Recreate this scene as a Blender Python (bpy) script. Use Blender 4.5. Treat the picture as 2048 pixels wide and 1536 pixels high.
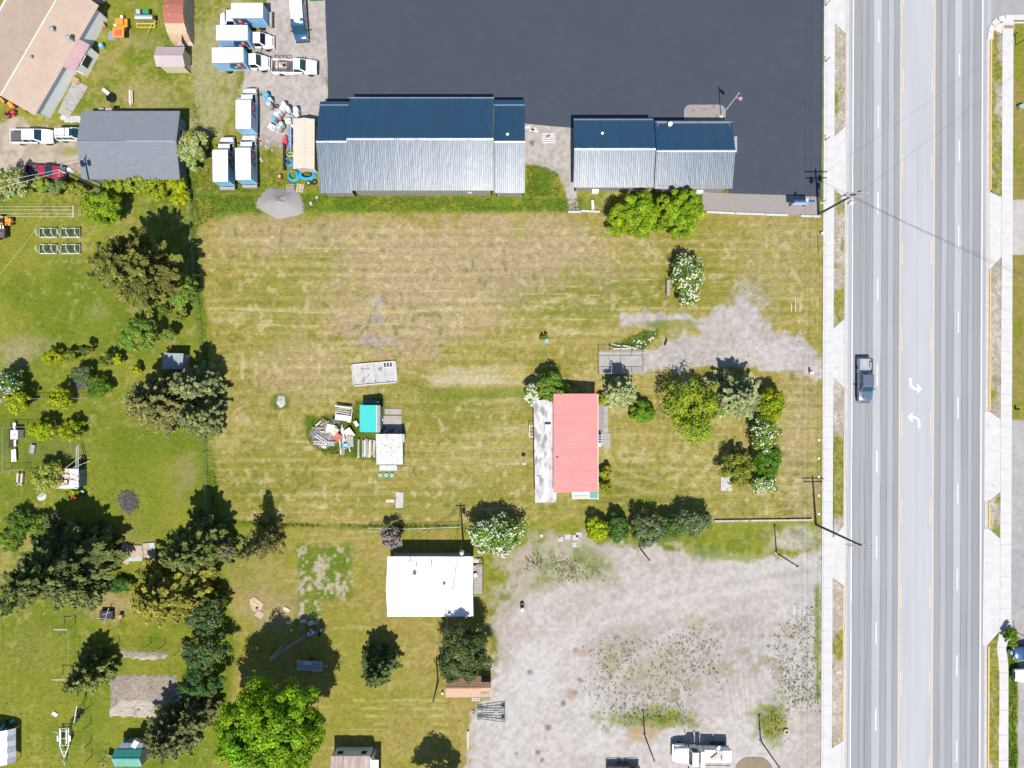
import bpy, math, random
import numpy as np
from mathutils import Vector, Matrix

for o in list(bpy.data.objects):
    bpy.data.objects.remove(o)
S = bpy.context.scene
COL = S.collection
R = math.radians
random.seed(7)
rng = np.random.default_rng(11)

# ---------------------------------------------------------------- camera, sky, sun, exposure
CAM_H = 95.0          # drone height above the ground (m)
K = 14.2              # photo pixels per metre at ground level
cam_data = bpy.data.cameras.new('camera')
cam = bpy.data.objects.new('camera', cam_data)
COL.objects.link(cam)
cam.location = (0, 0, CAM_H)
cam.rotation_euler = (0, 0, 0)
cam_data.sensor_width = 36
cam_data.lens = 36 * K * CAM_H / 2048
cam_data.clip_start = 1
cam_data.clip_end = 6000
S.camera = cam
S.render.resolution_x, S.render.resolution_y = 1024, 768

SUN_EL = R(61)
SUN_AZ = R(180 - 4)
world = bpy.data.worlds.new('World')
S.world = world
world.use_nodes = True
wn = world.node_tree
sky = wn.nodes.new('ShaderNodeTexSky')
sky.sky_type = 'NISHITA'
sky.sun_disc = False
sky.sun_elevation = SUN_EL
sky.sun_rotation = SUN_AZ
sky.altitude = 900
sky.dust_density = .4
sky.ozone_density = 3.0
wn.links.new(sky.outputs[0], wn.nodes['Background'].inputs[0])
wn.nodes['Background'].inputs[1].default_value = 0.105
sun_data = bpy.data.lights.new('sun', 'SUN')
sun_data.energy = 4.45
sun_data.angle = R(0.5)
sun_data.color = (1.0, 0.955, 0.88)
sun = bpy.data.objects.new('sun', sun_data)
COL.objects.link(sun)
sd_ = Vector((math.sin(SUN_AZ) * math.cos(SUN_EL), math.cos(SUN_AZ) * math.cos(SUN_EL), math.sin(SUN_EL)))
sun.rotation_euler = (-sd_).to_track_quat('-Z', 'Y').to_euler()
sun.location = sd_ * 200
S.view_settings.view_transform = 'Standard'
S.view_settings.look = 'None'
S.view_settings.gamma = 1
S.view_settings.exposure = 0.5
S.view_settings.use_curve_mapping = False


def P(px, py, z=0.0):
    """survey: a photo measurement seen at height z -> metres"""
    k = (CAM_H - z) / CAM_H
    return Vector(((px - 1024) / K * k, (768 - py) / K * k, z))


# ---------------------------------------------------------------- mesh helpers
class MB:
    def __init__(s):
        s.v = []
        s.f = []

    def add(s, vs, fs):
        o = len(s.v)
        s.v += [tuple(v) for v in vs]
        s.f += [tuple(i + o for i in f) for f in fs]
        return s

    def box(s, c, d, rz=0, ry=0, rx=0, top=1.0):
        x, y, z = d[0] / 2, d[1] / 2, d[2] / 2
        M = Matrix.Translation(c) @ Matrix.Rotation(rz, 4, 'Z') @ Matrix.Rotation(ry, 4, 'Y') @ Matrix.Rotation(rx, 4, 'X')
        vs = [M @ Vector(p) for p in ((-x, -y, -z), (x, -y, -z), (x, y, -z), (-x, y, -z),
                                      (-x * top, -y * top, z), (x * top, -y * top, z), (x * top, y * top, z), (-x * top, y * top, z))]
        return s.add(vs, ((3, 2, 1, 0), (4, 5, 6, 7), (0, 1, 5, 4), (1, 2, 6, 5), (2, 3, 7, 6), (3, 0, 4, 7)))

    def hexa(s, b, t):
        return s.add(list(b) + list(t), ((3, 2, 1, 0), (4, 5, 6, 7), (0, 1, 5, 4), (1, 2, 6, 5), (2, 3, 7, 6), (3, 0, 4, 7)))

    def prism(s, pts, z0, z1):
        pts = [(p[0], p[1]) for p in pts]
        a = sum(pts[i][0] * pts[(i + 1) % len(pts)][1] - pts[(i + 1) % len(pts)][0] * pts[i][1] for i in range(len(pts)))
        if a < 0:
            pts = pts[::-1]
        n = len(pts)
        vs = [(x, y, z0) for x, y in pts] + [(x, y, z1) for x, y in pts]
        fs = [tuple(range(n - 1, -1, -1)), tuple(range(n, 2 * n))]
        fs += [(i, (i + 1) % n, n + (i + 1) % n, n + i) for i in range(n)]
        return s.add(vs, fs)

    def sheet(s, pts, th=0.04):
        """3-D polygon with thickness th below it"""
        pts = [Vector(p) for p in pts]
        nrm = (pts[1] - pts[0]).cross(pts[2] - pts[0])
        if nrm.z < 0:
            pts = pts[::-1]
            nrm = -nrm
        nrm.normalize()
        n = len(pts)
        vs = [p - nrm * th for p in pts] + pts
        fs = [tuple(range(n - 1, -1, -1)), tuple(range(n, 2 * n))]
        fs += [(i, (i + 1) % n, n + (i + 1) % n, n + i) for i in range(n)]
        return s.add(vs, fs)

    def tube(s, pts, r, n=6, close=False):
        pts = [Vector(p) for p in pts]
        m = len(pts)
        rs = r if isinstance(r, (list, tuple)) else [r] * m
        vs = []
        for i, p in enumerate(pts):
            if close:
                t = pts[(i + 1) % m] - pts[i - 1]
            else:
                t = pts[min(i + 1, m - 1)] - pts[max(i - 1, 0)]
            t.normalize()
            up = Vector((0, 0, 1)) if abs(t.z) < .9 else Vector((1, 0, 0))
            a = t.cross(up).normalized()
            b = t.cross(a)
            vs += [p + (a * math.cos(q) + b * math.sin(q)) * rs[i] for q in [2 * math.pi * k / n for k in range(n)]]
        fs = []
        for i in range(m if close else m - 1):
            j = (i + 1) % m
            fs += [(i * n + k, i * n + (k + 1) % n, j * n + (k + 1) % n, j * n + k) for k in range(n)]
        if not close:
            fs += [tuple(range(n - 1, -1, -1)), tuple((m - 1) * n + k for k in range(n))]
        return s.add(vs, fs)

    def lathe(s, prof, n=14, c=(0, 0, 0), M=None):
        vs = []
        for r, z in prof:
            for k in range(n):
                q = 2 * math.pi * k / n
                p = Vector((r * math.cos(q), r * math.sin(q), z))
                p = (M @ p) if M else p
                vs.append(p + Vector(c))
        m = len(prof)
        fs = [(i * n + k, i * n + (k + 1) % n, (i + 1) * n + (k + 1) % n, (i + 1) * n + k) for i in range(m - 1) for k in range(n)]
        fs += [tuple(range(n - 1, -1, -1)), tuple((m - 1) * n + k for k in range(n))]
        return s.add(vs, fs)

    def build(s, name, mat=None, parent=None, world=False, smooth=False, bevel=0, label=None):
        vs = s.v
        if parent is not None and world:
            mi = parent.matrix_basis.inverted()
            vs = [tuple(mi @ Vector(v)) for v in vs]
        me = bpy.data.meshes.new(name)
        me.from_pydata(vs, [], s.f)
        me.update()
        if smooth:
            me.polygons.foreach_set('use_smooth', [True] * len(me.polygons))
            if smooth != 'all':
                try:
                    me.set_sharp_from_angle(angle=R(42))
                except Exception:
                    pass
        if mat:
            me.materials.append(M_[mat] if isinstance(mat, str) else mat)
        o = bpy.data.objects.new(name, me)
        COL.objects.link(o)
        if parent is not None:
            o.parent = parent
        if bevel:
            b = o.modifiers.new('bevel', 'BEVEL')
            b.width = bevel
            b.segments = 2
            b.limit_method = 'ANGLE'
        if label:
            o['label'] = label
        return o


def tag(o, label, cat, group=None, kind=None):
    if label:
        o['label'] = label
    if cat:
        o['category'] = cat
    if group:
        o['group'] = group
    if kind:
        o['kind'] = kind
    return o


def thing(name, label, cat, loc=(0, 0, 0), rz=0.0, group=None):
    o = bpy.data.objects.new(name, None)
    COL.objects.link(o)
    o.empty_display_size = .3
    o.location = loc
    o.rotation_euler = (0, 0, rz)
    o.matrix_basis = Matrix.Translation(loc) @ Matrix.Rotation(rz, 4, 'Z')
    return tag(o, label, cat, group)


def kids(o):
    return [c for c in bpy.data.objects if c.parent == o]


def copy_tree(o, loc, rz, label=None, group=None):
    def rec(src, par):
        c = src.copy()
        COL.objects.link(c)
        c.parent = par
        for ch in kids(src):
            rec(ch, c)
        return c
    r = rec(o, None)
    r.matrix_basis = Matrix.Translation(loc) @ Matrix.Rotation(rz, 4, 'Z')
    if label:
        r['label'] = label
    if group:
        r['group'] = group
    return r


# ---------------------------------------------------------------- materials
M_ = {}


def nodes(name):
    m = bpy.data.materials.new(name)
    m.use_nodes = True
    nt = m.node_tree
    return m, nt, nt.nodes['Principled BSDF']


def pm(name, c1, c2=None, scale=1.5, rough=.8, metal=0.0, bump=0.0, bscale=12, spec=.4, stretch=None, coat=0.0, lo=.35, hi=.65, detail=5, c3=None, scale3=8, lo3=.6, hi3=.7):
    m, nt, b = nodes(name)
    L = nt.links.new
    b.inputs['Roughness'].default_value = rough
    b.inputs['Metallic'].default_value = metal
    b.inputs['Specular IOR Level'].default_value = spec
    b.inputs['Coat Weight'].default_value = coat
    b.inputs['Coat Roughness'].default_value = .08
    c2 = c2 or tuple(x * .8 for x in c1)
    geo = nt.nodes.new('ShaderNodeNewGeometry')
    src = geo.outputs['Position']
    if stretch:
        mp = nt.nodes.new('ShaderNodeMapping')
        mp.inputs['Scale'].default_value = stretch
        L(src, mp.inputs['Vector'])
        src = mp.outputs[0]
    nz = nt.nodes.new('ShaderNodeTexNoise')
    nz.inputs['Scale'].default_value = scale
    nz.inputs['Detail'].default_value = detail
    nz.inputs['Roughness'].default_value = .62
    L(src, nz.inputs['Vector'])
    rp = nt.nodes.new('ShaderNodeValToRGB')
    rp.color_ramp.elements[0].position = lo
    rp.color_ramp.elements[1].position = hi
    rp.color_ramp.elements[0].color = (*c1, 1)
    rp.color_ramp.elements[1].color = (*c2, 1)
    L(nz.outputs['Fac'], rp.inputs[0])
    out = rp.outputs[0]
    if c3:
        n3 = nt.nodes.new('ShaderNodeTexNoise')
        n3.inputs['Scale'].default_value = scale3
        n3.inputs['Detail'].default_value = 4
        L(src, n3.inputs['Vector'])
        r3 = nt.nodes.new('ShaderNodeValToRGB')
        r3.color_ramp.elements[0].position = lo3
        r3.color_ramp.elements[1].position = hi3
        L(n3.outputs['Fac'], r3.inputs[0])
        mx = nt.nodes.new('ShaderNodeMix')
        mx.data_type = 'RGBA'
        mx.inputs['B'].default_value = (*c3, 1)
        L(r3.outputs[0], mx.inputs['Factor'])
        L(out, mx.inputs['A'])
        out = mx.outputs['Result']
    L(out, b.inputs['Base Color'])
    if bump:
        nb = nt.nodes.new('ShaderNodeTexNoise')
        nb.inputs['Scale'].default_value = bscale
        nb.inputs['Detail'].default_value = 4
        L(src, nb.inputs['Vector'])
        bp = nt.nodes.new('ShaderNodeBump')
        bp.inputs['Strength'].default_value = bump
        bp.inputs['Distance'].default_value = .05
        L(nb.outputs['Fac'], bp.inputs['Height'])
        L(bp.outputs[0], b.inputs['Normal'])
    M_[name] = m
    return m


def attr_mat(name, rough=.9, fine=6.0, amp=.35, bump=.0, bscale=9, spec=.2, fine2=None, amp2=.0, trans=0.0, coat=0):
    """albedo from the vertex colour 'Col' times fine procedural noise"""
    m, nt, b = nodes(name)
    L = nt.links.new
    at = nt.nodes.new('ShaderNodeAttribute')
    at.attribute_name = 'Col'
    geo = nt.nodes.new('ShaderNodeNewGeometry')
    nz = nt.nodes.new('ShaderNodeTexNoise')
    nz.inputs['Scale'].default_value = fine
    nz.inputs['Detail'].default_value = 5
    nz.inputs['Roughness'].default_value = .7
    mp = nt.nodes.new('ShaderNodeMapping')
    mp.inputs['Scale'].default_value = (.6 if name == 'ground' else 1, 1, 1)
    L(geo.outputs['Position'], mp.inputs['Vector'])
    L(mp.outputs[0], nz.inputs['Vector'])
    mr = nt.nodes.new('ShaderNodeMapRange')
    mr.inputs['From Min'].default_value = .25
    mr.inputs['From Max'].default_value = .75
    mr.inputs['To Min'].default_value = -amp
    mr.inputs['To Max'].default_value = amp
    L(nz.outputs['Fac'], mr.inputs[0])
    ma = nt.nodes.new('ShaderNodeMath')
    ma.operation = 'MULTIPLY_ADD'
    ma.inputs[2].default_value = 1
    L(mr.outputs[0], ma.inputs[0])
    L(at.outputs['Alpha'], ma.inputs[1])
    mx = nt.nodes.new('ShaderNodeVectorMath')
    mx.operation = 'SCALE'
    L(at.outputs['Color'], mx.inputs[0])
    L(ma.outputs[0], mx.inputs['Scale'])
    L(mx.outputs[0], b.inputs['Base Color'])
    b.inputs['Roughness'].default_value = rough
    b.inputs['Specular IOR Level'].default_value = spec
    b.inputs['Coat Weight'].default_value = coat
    if bump:
        nb = nt.nodes.new('ShaderNodeTexNoise')
        nb.inputs['Scale'].default_value = bscale
        nb.inputs['Detail'].default_value = 5
        L(geo.outputs['Position'], nb.inputs['Vector'])
        bp = nt.nodes.new('ShaderNodeBump')
        bp.inputs['Strength'].default_value = bump
        bp.inputs['Distance'].default_value = .08
        L(nb.outputs['Fac'], bp.inputs['Height'])
        L(bp.outputs[0], b.inputs['Normal'])
    if trans:
        tr = nt.nodes.new('ShaderNodeBsdfTranslucent')
        L(mx.outputs[0], tr.inputs['Color'])
        ms = nt.nodes.new('ShaderNodeMixShader')
        ms.inputs[0].default_value = trans
        out = nt.nodes['Material Output']
        L(b.outputs[0], ms.inputs[1])
        L(tr.outputs[0], ms.inputs[2])
        L(ms.outputs[0], out.inputs[0])
    M_[name] = m
    return m


attr_mat('ground', fine=4.2, amp=.42, bump=.45, bscale=4.5, spec=.08)
attr_mat('road', fine=9, amp=.06, bump=.15, bscale=30, rough=.85, spec=.3)
attr_mat('leaf', fine=3, amp=.18, rough=.6, spec=.15, trans=.3)
attr_mat('tuft', fine=4, amp=.2, rough=.7, spec=.2, trans=.15)
pm('bark', (.09, .065, .045), (.045, .035, .028), scale=6, bump=.5)
pm('twig', (.20, .18, .17), (.11, .095, .09), scale=5)
pm('new_asphalt', (.036, .045, .064), (.041, .050, .070), scale=.12, rough=.75, bump=.08, bscale=40, c3=(.047, .055, .073), scale3=.5, lo3=.5, hi3=.85)
pm('old_asphalt', (.24, .24, .245), (.29, .285, .28), scale=.5, rough=.9, bump=.15, bscale=30)
pm('concrete', (.50, .49, .475), (.455, .445, .43), scale=.9, rough=.9, bump=.1, bscale=25, c3=(.43, .42, .405), scale3=2.5, lo3=.66, hi3=.8)
pm('concrete_old', (.46, .45, .435), (.37, .355, .335), scale=1.2, rough=.9, bump=.25, bscale=12, c3=(.20, .19, .13), scale3=1.6, lo3=.58, hi3=.68)
pm('pad', (.34, .325, .30), (.28, .265, .24), scale=1.0, rough=.9, bump=.15, bscale=12)
pm('apron', (.50, .49, .475), (.445, .43, .415), scale=.8, rough=.9, bump=.1, c3=(.40, .375, .35), scale3=1.1, lo3=.62, hi3=.7)
pm('paint_white', (.72, .72, .71), (.58, .58, .57), scale=3, rough=.7)
pm('paint_yellow', (.66, .50, .27), (.50, .41, .28), scale=2, rough=.7)
pm('kerb_yellow', (.62, .40, .10), (.50, .36, .18), scale=1.2, rough=.8)
pm('kerb_concrete', (.46, .44, .42), (.40, .37, .34), scale=1.2, rough=.9)
pm('kerb_faded', (.52, .43, .36), (.45, .40, .36), scale=1.2, rough=.9)
pm('gravel_bed', (.30, .27, .25), (.21, .185, .17), scale=9, rough=.95, bump=.8, bscale=14, detail=2)
pm('gravel_pile', (.30, .28, .265), (.25, .235, .22), scale=5, rough=.95, bump=.6, bscale=16)
pm('puddle', (.20, .165, .10), (.22, .18, .12), scale=.6, rough=.12, spec=.5)
pm('garden_soil', (.215, .175, .145), (.27, .225, .185), scale=.8, rough=.95, bump=.5, bscale=6)

# roofs and walls
pm('metal_roof', (.008, .047, .094), (.006, .038, .080), scale=.35, rough=.39, bump=.42, bscale=1.5, stretch=(2.2, .35, 1), spec=1.0).node_tree.nodes['Principled BSDF'].inputs['IOR'].default_value = 1.62
pm('metal_trim', (.62, .66, .70), (.5, .54, .6), rough=.35, metal=.8)
pm('shingle_grey', (.185, .20, .225), (.155, .168, .192), scale=3.5, rough=.9, bump=.3, bscale=18, stretch=(.35, 1.6, 1))
pm('roof_tan', (.42, .315, .240), (.38, .285, .215), scale=.5, rough=.55, spec=.4)
pm('roof_mauve', (.42, .26, .265), (.36, .225, .23), scale=.7, rough=.55)
pm('roof_shed_pink', (.42, .34, .34), (.37, .30, .305), scale=.5, rough=.7)
pm('roof_beige', (.58, .51, .42), (.53, .465, .38), scale=.5, rough=.6)
pm('roof_pink', (.64, .225, .205), (.58, .195, .18), scale=.35, rough=.55)
pm('roof_white', (.80, .81, .82), (.76, .77, .78), scale=.4, rough=.5)
pm('roof_teal', (.04, .50, .45), (.05, .43, .40), scale=2, rough=.7, c3=(.09, .33, .31), scale3=5, lo3=.66, hi3=.72)
pm('roof_green', (.03, .25, .19), (.04, .21, .165), scale=.8, rough=.5)
pm('roof_green_sunlit', (.12, .33, .26), (.10, .29, .23), scale=.8, rough=.5)  # sunlight on the south slope is put into this paler green
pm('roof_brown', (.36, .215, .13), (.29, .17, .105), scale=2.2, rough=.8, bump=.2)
pm('roof_brown_sunlit', (.46, .30, .20), (.40, .26, .175), scale=2.2, rough=.8, bump=.2)  # paler copy of the brown, sun on the south slope built into the colour
pm('roof_corr_old', (.50, .50, .50), (.40, .40, .395), scale=2.2, rough=.6, metal=.25, c3=(.27, .265, .26), scale3=3, lo3=.56, hi3=.68)
pm('roof_flat_white', (.58, .58, .58), (.36, .35, .34), scale=1.3, rough=.8, c3=(.24, .225, .21), scale3=.8, lo3=.53, hi3=.61, stretch=(1.3, .5, 1))
pm('rust_red', (.36, .11, .075), (.30, .13, .095), scale=1.4, rough=.8, c3=(.46, .25, .13), scale3=2.4, lo3=.6, hi3=.72)
pm('rust_orange', (.50, .26, .11), (.52, .44, .36), scale=2.2, rough=.8, stretch=(3, .6, 1))
pm('rust_stripes', (.42, .38, .36), (.27, .16, .12), scale=1.3, rough=.75, stretch=(3.2, .25, 1))
pm('rust_sheet', (.60, .60, .60), (.46, .215, .09), scale=.9, rough=.7, stretch=(.6, 2.2, 1), lo=.48, hi=.58)
pm('grey_metal', (.30, .33, .35), (.23, .26, .28), scale=2, rough=.5, metal=.4)
pm('galv', (.50, .52, .53), (.40, .42, .43), scale=2, rough=.45, metal=.6)
pm('wall_white', (.74, .745, .75), (.68, .685, .69), scale=1.5, rough=.8)
pm('wall_cream', (.58, .51, .37), (.52, .455, .33), scale=1.5, rough=.8)
pm('wall_taupe', (.27, .235, .20), (.235, .205, .175), scale=1, rough=.7)
pm('wall_bluegrey', (.16, .22, .26), (.13, .18, .22), scale=1, rough=.8)
pm('wall_grey', (.30, .31, .32), (.25, .26, .27), scale=1, rough=.8)
pm('wall_teal', (.10, .30, .30), (.08, .25, .26), scale=1, rough=.8)
pm('wood', (.40, .27, .15), (.31, .205, .115), scale=3, rough=.85, stretch=(1, 5, 1))
pm('wood_pale', (.55, .46, .34), (.45, .37, .27), scale=3, rough=.85)
pm('wood_grey', (.37, .345, .32), (.26, .24, .22), scale=4, rough=.9)
pm('wood_white', (.68, .67, .65), (.52, .50, .48), scale=4, rough=.85)
pm('wood_dark', (.085, .07, .058), (.055, .045, .038), scale=5, rough=.9)
pm('plywood', (.45, .34, .25), (.36, .28, .21), scale=2, rough=.9)
pm('fence_shaded', (.12, .12, .125), (.085, .085, .09), scale=4, rough=.9)  # shade lying on the boards is put into this dark grey
# things
pm('white_paint', (.80, .80, .80), (.76, .76, .765), scale=.5, rough=.25, coat=.6)
pm('white_box', (.82, .82, .82), (.77, .77, .775), scale=.5, rough=.5)
pm('steel_paint', (.20, .235, .30), (.18, .215, .28), scale=.5, rough=.22, metal=.55, coat=.8)
pm('blue_paint', (.045, .115, .22), (.04, .10, .195), scale=.5, rough=.22, metal=.3, coat=.8)
pm('red_paint', (.36, .022, .06), (.31, .02, .05), scale=.5, rough=.25, coat=.8)
pm('black_paint', (.018, .019, .022), (.014, .015, .017), scale=.5, rough=.3, coat=.5)
pm('glass', (.012, .050, .062), (.010, .040, .052), scale=.8, rough=.06, spec=.7)
pm('glass_dark', (.012, .016, .022), (.010, .013, .018), scale=.8, rough=.08, spec=.6)
pm('rubber', (.022, .022, .023), (.016, .016, .017), scale=4, rough=.85)
pm('rim', (.45, .46, .47), (.38, .39, .40), scale=4, rough=.35, metal=.7)
pm('chrome', (.55, .56, .57), (.45, .46, .47), scale=4, rough=.25, metal=.9)
pm('trim_black', (.03, .031, .034), (.022, .023, .025), scale=4, rough=.6)
pm('bedliner', (.095, .097, .105), (.075, .077, .083), scale=4, rough=.8)
pm('lamp_red', (.35, .02, .02), rough=.2)
pm('lamp_clear', (.6, .62, .63), rough=.1)
pm('orange', (.66, .27, .035), (.58, .235, .03), scale=2, rough=.55)
pm('red', (.48, .05, .045), (.40, .045, .04), scale=2, rough=.55)
pm('pinkred', (.60, .06, .12), (.52, .05, .10), scale=3, rough=.7)
pm('green_paint', (.03, .27, .09), (.03, .22, .08), scale=2, rough=.5)
pm('yellow', (.60, .45, .10), (.50, .37, .09), scale=2, rough=.6)
pm('plastic_white', (.70, .71, .71), (.62, .63, .64), scale=2, rough=.45)
pm('plastic_grey', (.42, .47, .50), (.36, .41, .44), scale=2, rough=.45)
pm('plastic_blue', (.06, .36, .56), (.05, .30, .50), scale=2, rough=.4)
pm('hose_blue', (.035, .36, .62), (.03, .30, .55), scale=2, rough=.4)
pm('deep_blue', (.03, .11, .42), (.03, .09, .36), scale=2, rough=.4)
pm('plastic_black', (.022, .024, .027), (.017, .018, .02), scale=3, rough=.5)
pm('dark_metal', (.05, .052, .055), (.035, .037, .04), scale=3, rough=.5, metal=.4)
pm('green_frame', (.08, .15, .12), (.06, .12, .10), scale=3, rough=.6)
pm('teal_lid', (.22, .40, .36), (.19, .35, .32), scale=3, rough=.7)
pm('utility_green', (.27, .38, .31), (.24, .34, .28), scale=3, rough=.6)
pm('tarp_grey', (.28, .30, .33), (.20, .22, .245), scale=2, rough=.7, bump=.6, bscale=4)
pm('pole_wood', (.12, .10, .09), (.075, .062, .055), scale=3, rough=.9, stretch=(6, 6, .6))
pm('transformer', (.60, .62, .63), (.52, .54, .55), scale=2, rough=.5)
pm('wire', (.10, .10, .11), rough=.6)
pm('wire_pale', (.5, .5, .5), rough=.5)
pm('brick_red', (.50, .12, .055), (.42, .10, .05), scale=2, rough=.8)
pm('cardboard', (.48, .35, .22), (.40, .29, .19), scale=2, rough=.9)
pm('dome_pad', (.36, .20, .14), (.32, .18, .125), scale=4, rough=.9)
pm('ash', (.15, .13, .115), (.27, .25, .23), scale=2.5, rough=.95, bump=.8, bscale=7)
pm('flag_red', (.55, .03, .05), rough=.8)
pm('flag_blue', (.03, .05, .22), rough=.8)
pm('soil_brown', (.24, .19, .15), (.18, .14, .11), scale=2, rough=.95, bump=.8, bscale=8)
pm('peach', (.75, .42, .30), rough=.5)
pm('pink_streak', (.55, .33, .47), rough=.5)
pm('sky_blue', (.22, .47, .68), (.15, .38, .62), scale=.8, rough=.35)
pm('navy', (.025, .07, .19), (.03, .09, .22), scale=.8, rough=.35)

# chain-link wire net: wires far thinner than a pixel, mostly open
m, nt, b = nodes('chain_link')
b.inputs['Base Color'].default_value = (.4, .43, .43, 1)
b.inputs['Metallic'].default_value = .5
b.inputs['Roughness'].default_value = .5
tr = nt.nodes.new('ShaderNodeBsdfTransparent')
ms = nt.nodes.new('ShaderNodeMixShader')
ms.inputs[0].default_value = .15
nt.links.new(tr.outputs[0], ms.inputs[1])
nt.links.new(b.outputs[0], ms.inputs[2])
nt.links.new(ms.outputs[0], nt.nodes['Material Output'].inputs[0])
M_['chain_link'] = m


# ---------------------------------------------------------------- numpy noise / arrays
_lat = np.random.default_rng(5).random((256, 256))


def vnoise(x, y, seed=0):
    x = x + seed * 17.31
    y = y + seed * 7.77
    xi = np.floor(x).astype(int)
    yi = np.floor(y).astype(int)
    fx = x - xi
    fy = y - yi
    fx = fx * fx * (3 - 2 * fx)
    fy = fy * fy * (3 - 2 * fy)
    g = lambda a, c: _lat[a % 256, c % 256]
    return (g(xi, yi) * (1 - fx) + g(xi + 1, yi) * fx) * (1 - fy) + (g(xi, yi + 1) * (1 - fx) + g(xi + 1, yi + 1) * fx) * fy


def fbm(x, y, s, octv=4, seed=0, gain=.55):
    """-1..1 noise with feature size s metres"""
    t = 0
    a = 1.0
    w = 0
    for i in range(octv):
        t = t + a * vnoise(x / s * 2 ** i, y / s * 2 ** i, seed + i * 3)
        w += a
        a *= gain
    return np.clip((t / w - .5) * 3.2, -1, 1)


def sdist(px, py, poly):
    """signed distance in photo pixels, negative inside"""
    d = np.full(px.shape, 1e9)
    ins = np.zeros(px.shape, bool)
    n = len(poly)
    for i in range(n):
        x0, y0 = poly[i]
        x1, y1 = poly[(i + 1) % n]
        ex, ey = x1 - x0, y1 - y0
        t = np.clip(((px - x0) * ex + (py - y0) * ey) / (ex * ex + ey * ey + 1e-9), 0, 1)
        d = np.minimum(d, np.hypot(px - x0 - t * ex, py - y0 - t * ey))
        if y0 != y1:
            c = ((y0 > py) != (y1 > py)) & (px < ex * (py - y0) / (y1 - y0) + x0)
            ins ^= c
    return np.where(ins, -d, d)


def sstep(a, c, x):
    t = np.clip((x - a) / (c - a), 0, 1)
    return t * t * (3 - 2 * t)


def np_mesh(name, V, F, col=None, mat=None, parent=None, smooth=False):
    """V (n,3), F (m,4) or (m,3) numpy arrays -> object"""
    me = bpy.data.meshes.new(name)
    n, m, k = len(V), len(F), F.shape[1]
    me.vertices.add(n)
    me.vertices.foreach_set('co', np.ascontiguousarray(V, dtype=np.float32).ravel())
    me.loops.add(m * k)
    me.loops.foreach_set('vertex_index', np.ascontiguousarray(F, dtype=np.int32).ravel())
    me.polygons.add(m)
    me.polygons.foreach_set('loop_start', np.arange(0, m * k, k, dtype=np.int32))
    try:
        me.polygons.foreach_set('loop_total', np.full(m, k, dtype=np.int32))
    except Exception:
        pass
    if smooth:
        me.polygons.foreach_set('use_smooth', np.ones(m, bool))
    me.update(calc_edges=True)
    if col is not None:
        at = me.color_attributes.new('Col', 'FLOAT_COLOR', 'POINT')
        c4 = np.ones((n, 4), np.float32)
        c4[:, :col.shape[1]] = col
        at.data.foreach_set('color', c4.ravel())
    if mat:
        me.materials.append(M_[mat])
    o = bpy.data.objects.new(name, me)
    COL.objects.link(o)
    if parent is not None:
        o.parent = parent
    return o

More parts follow.
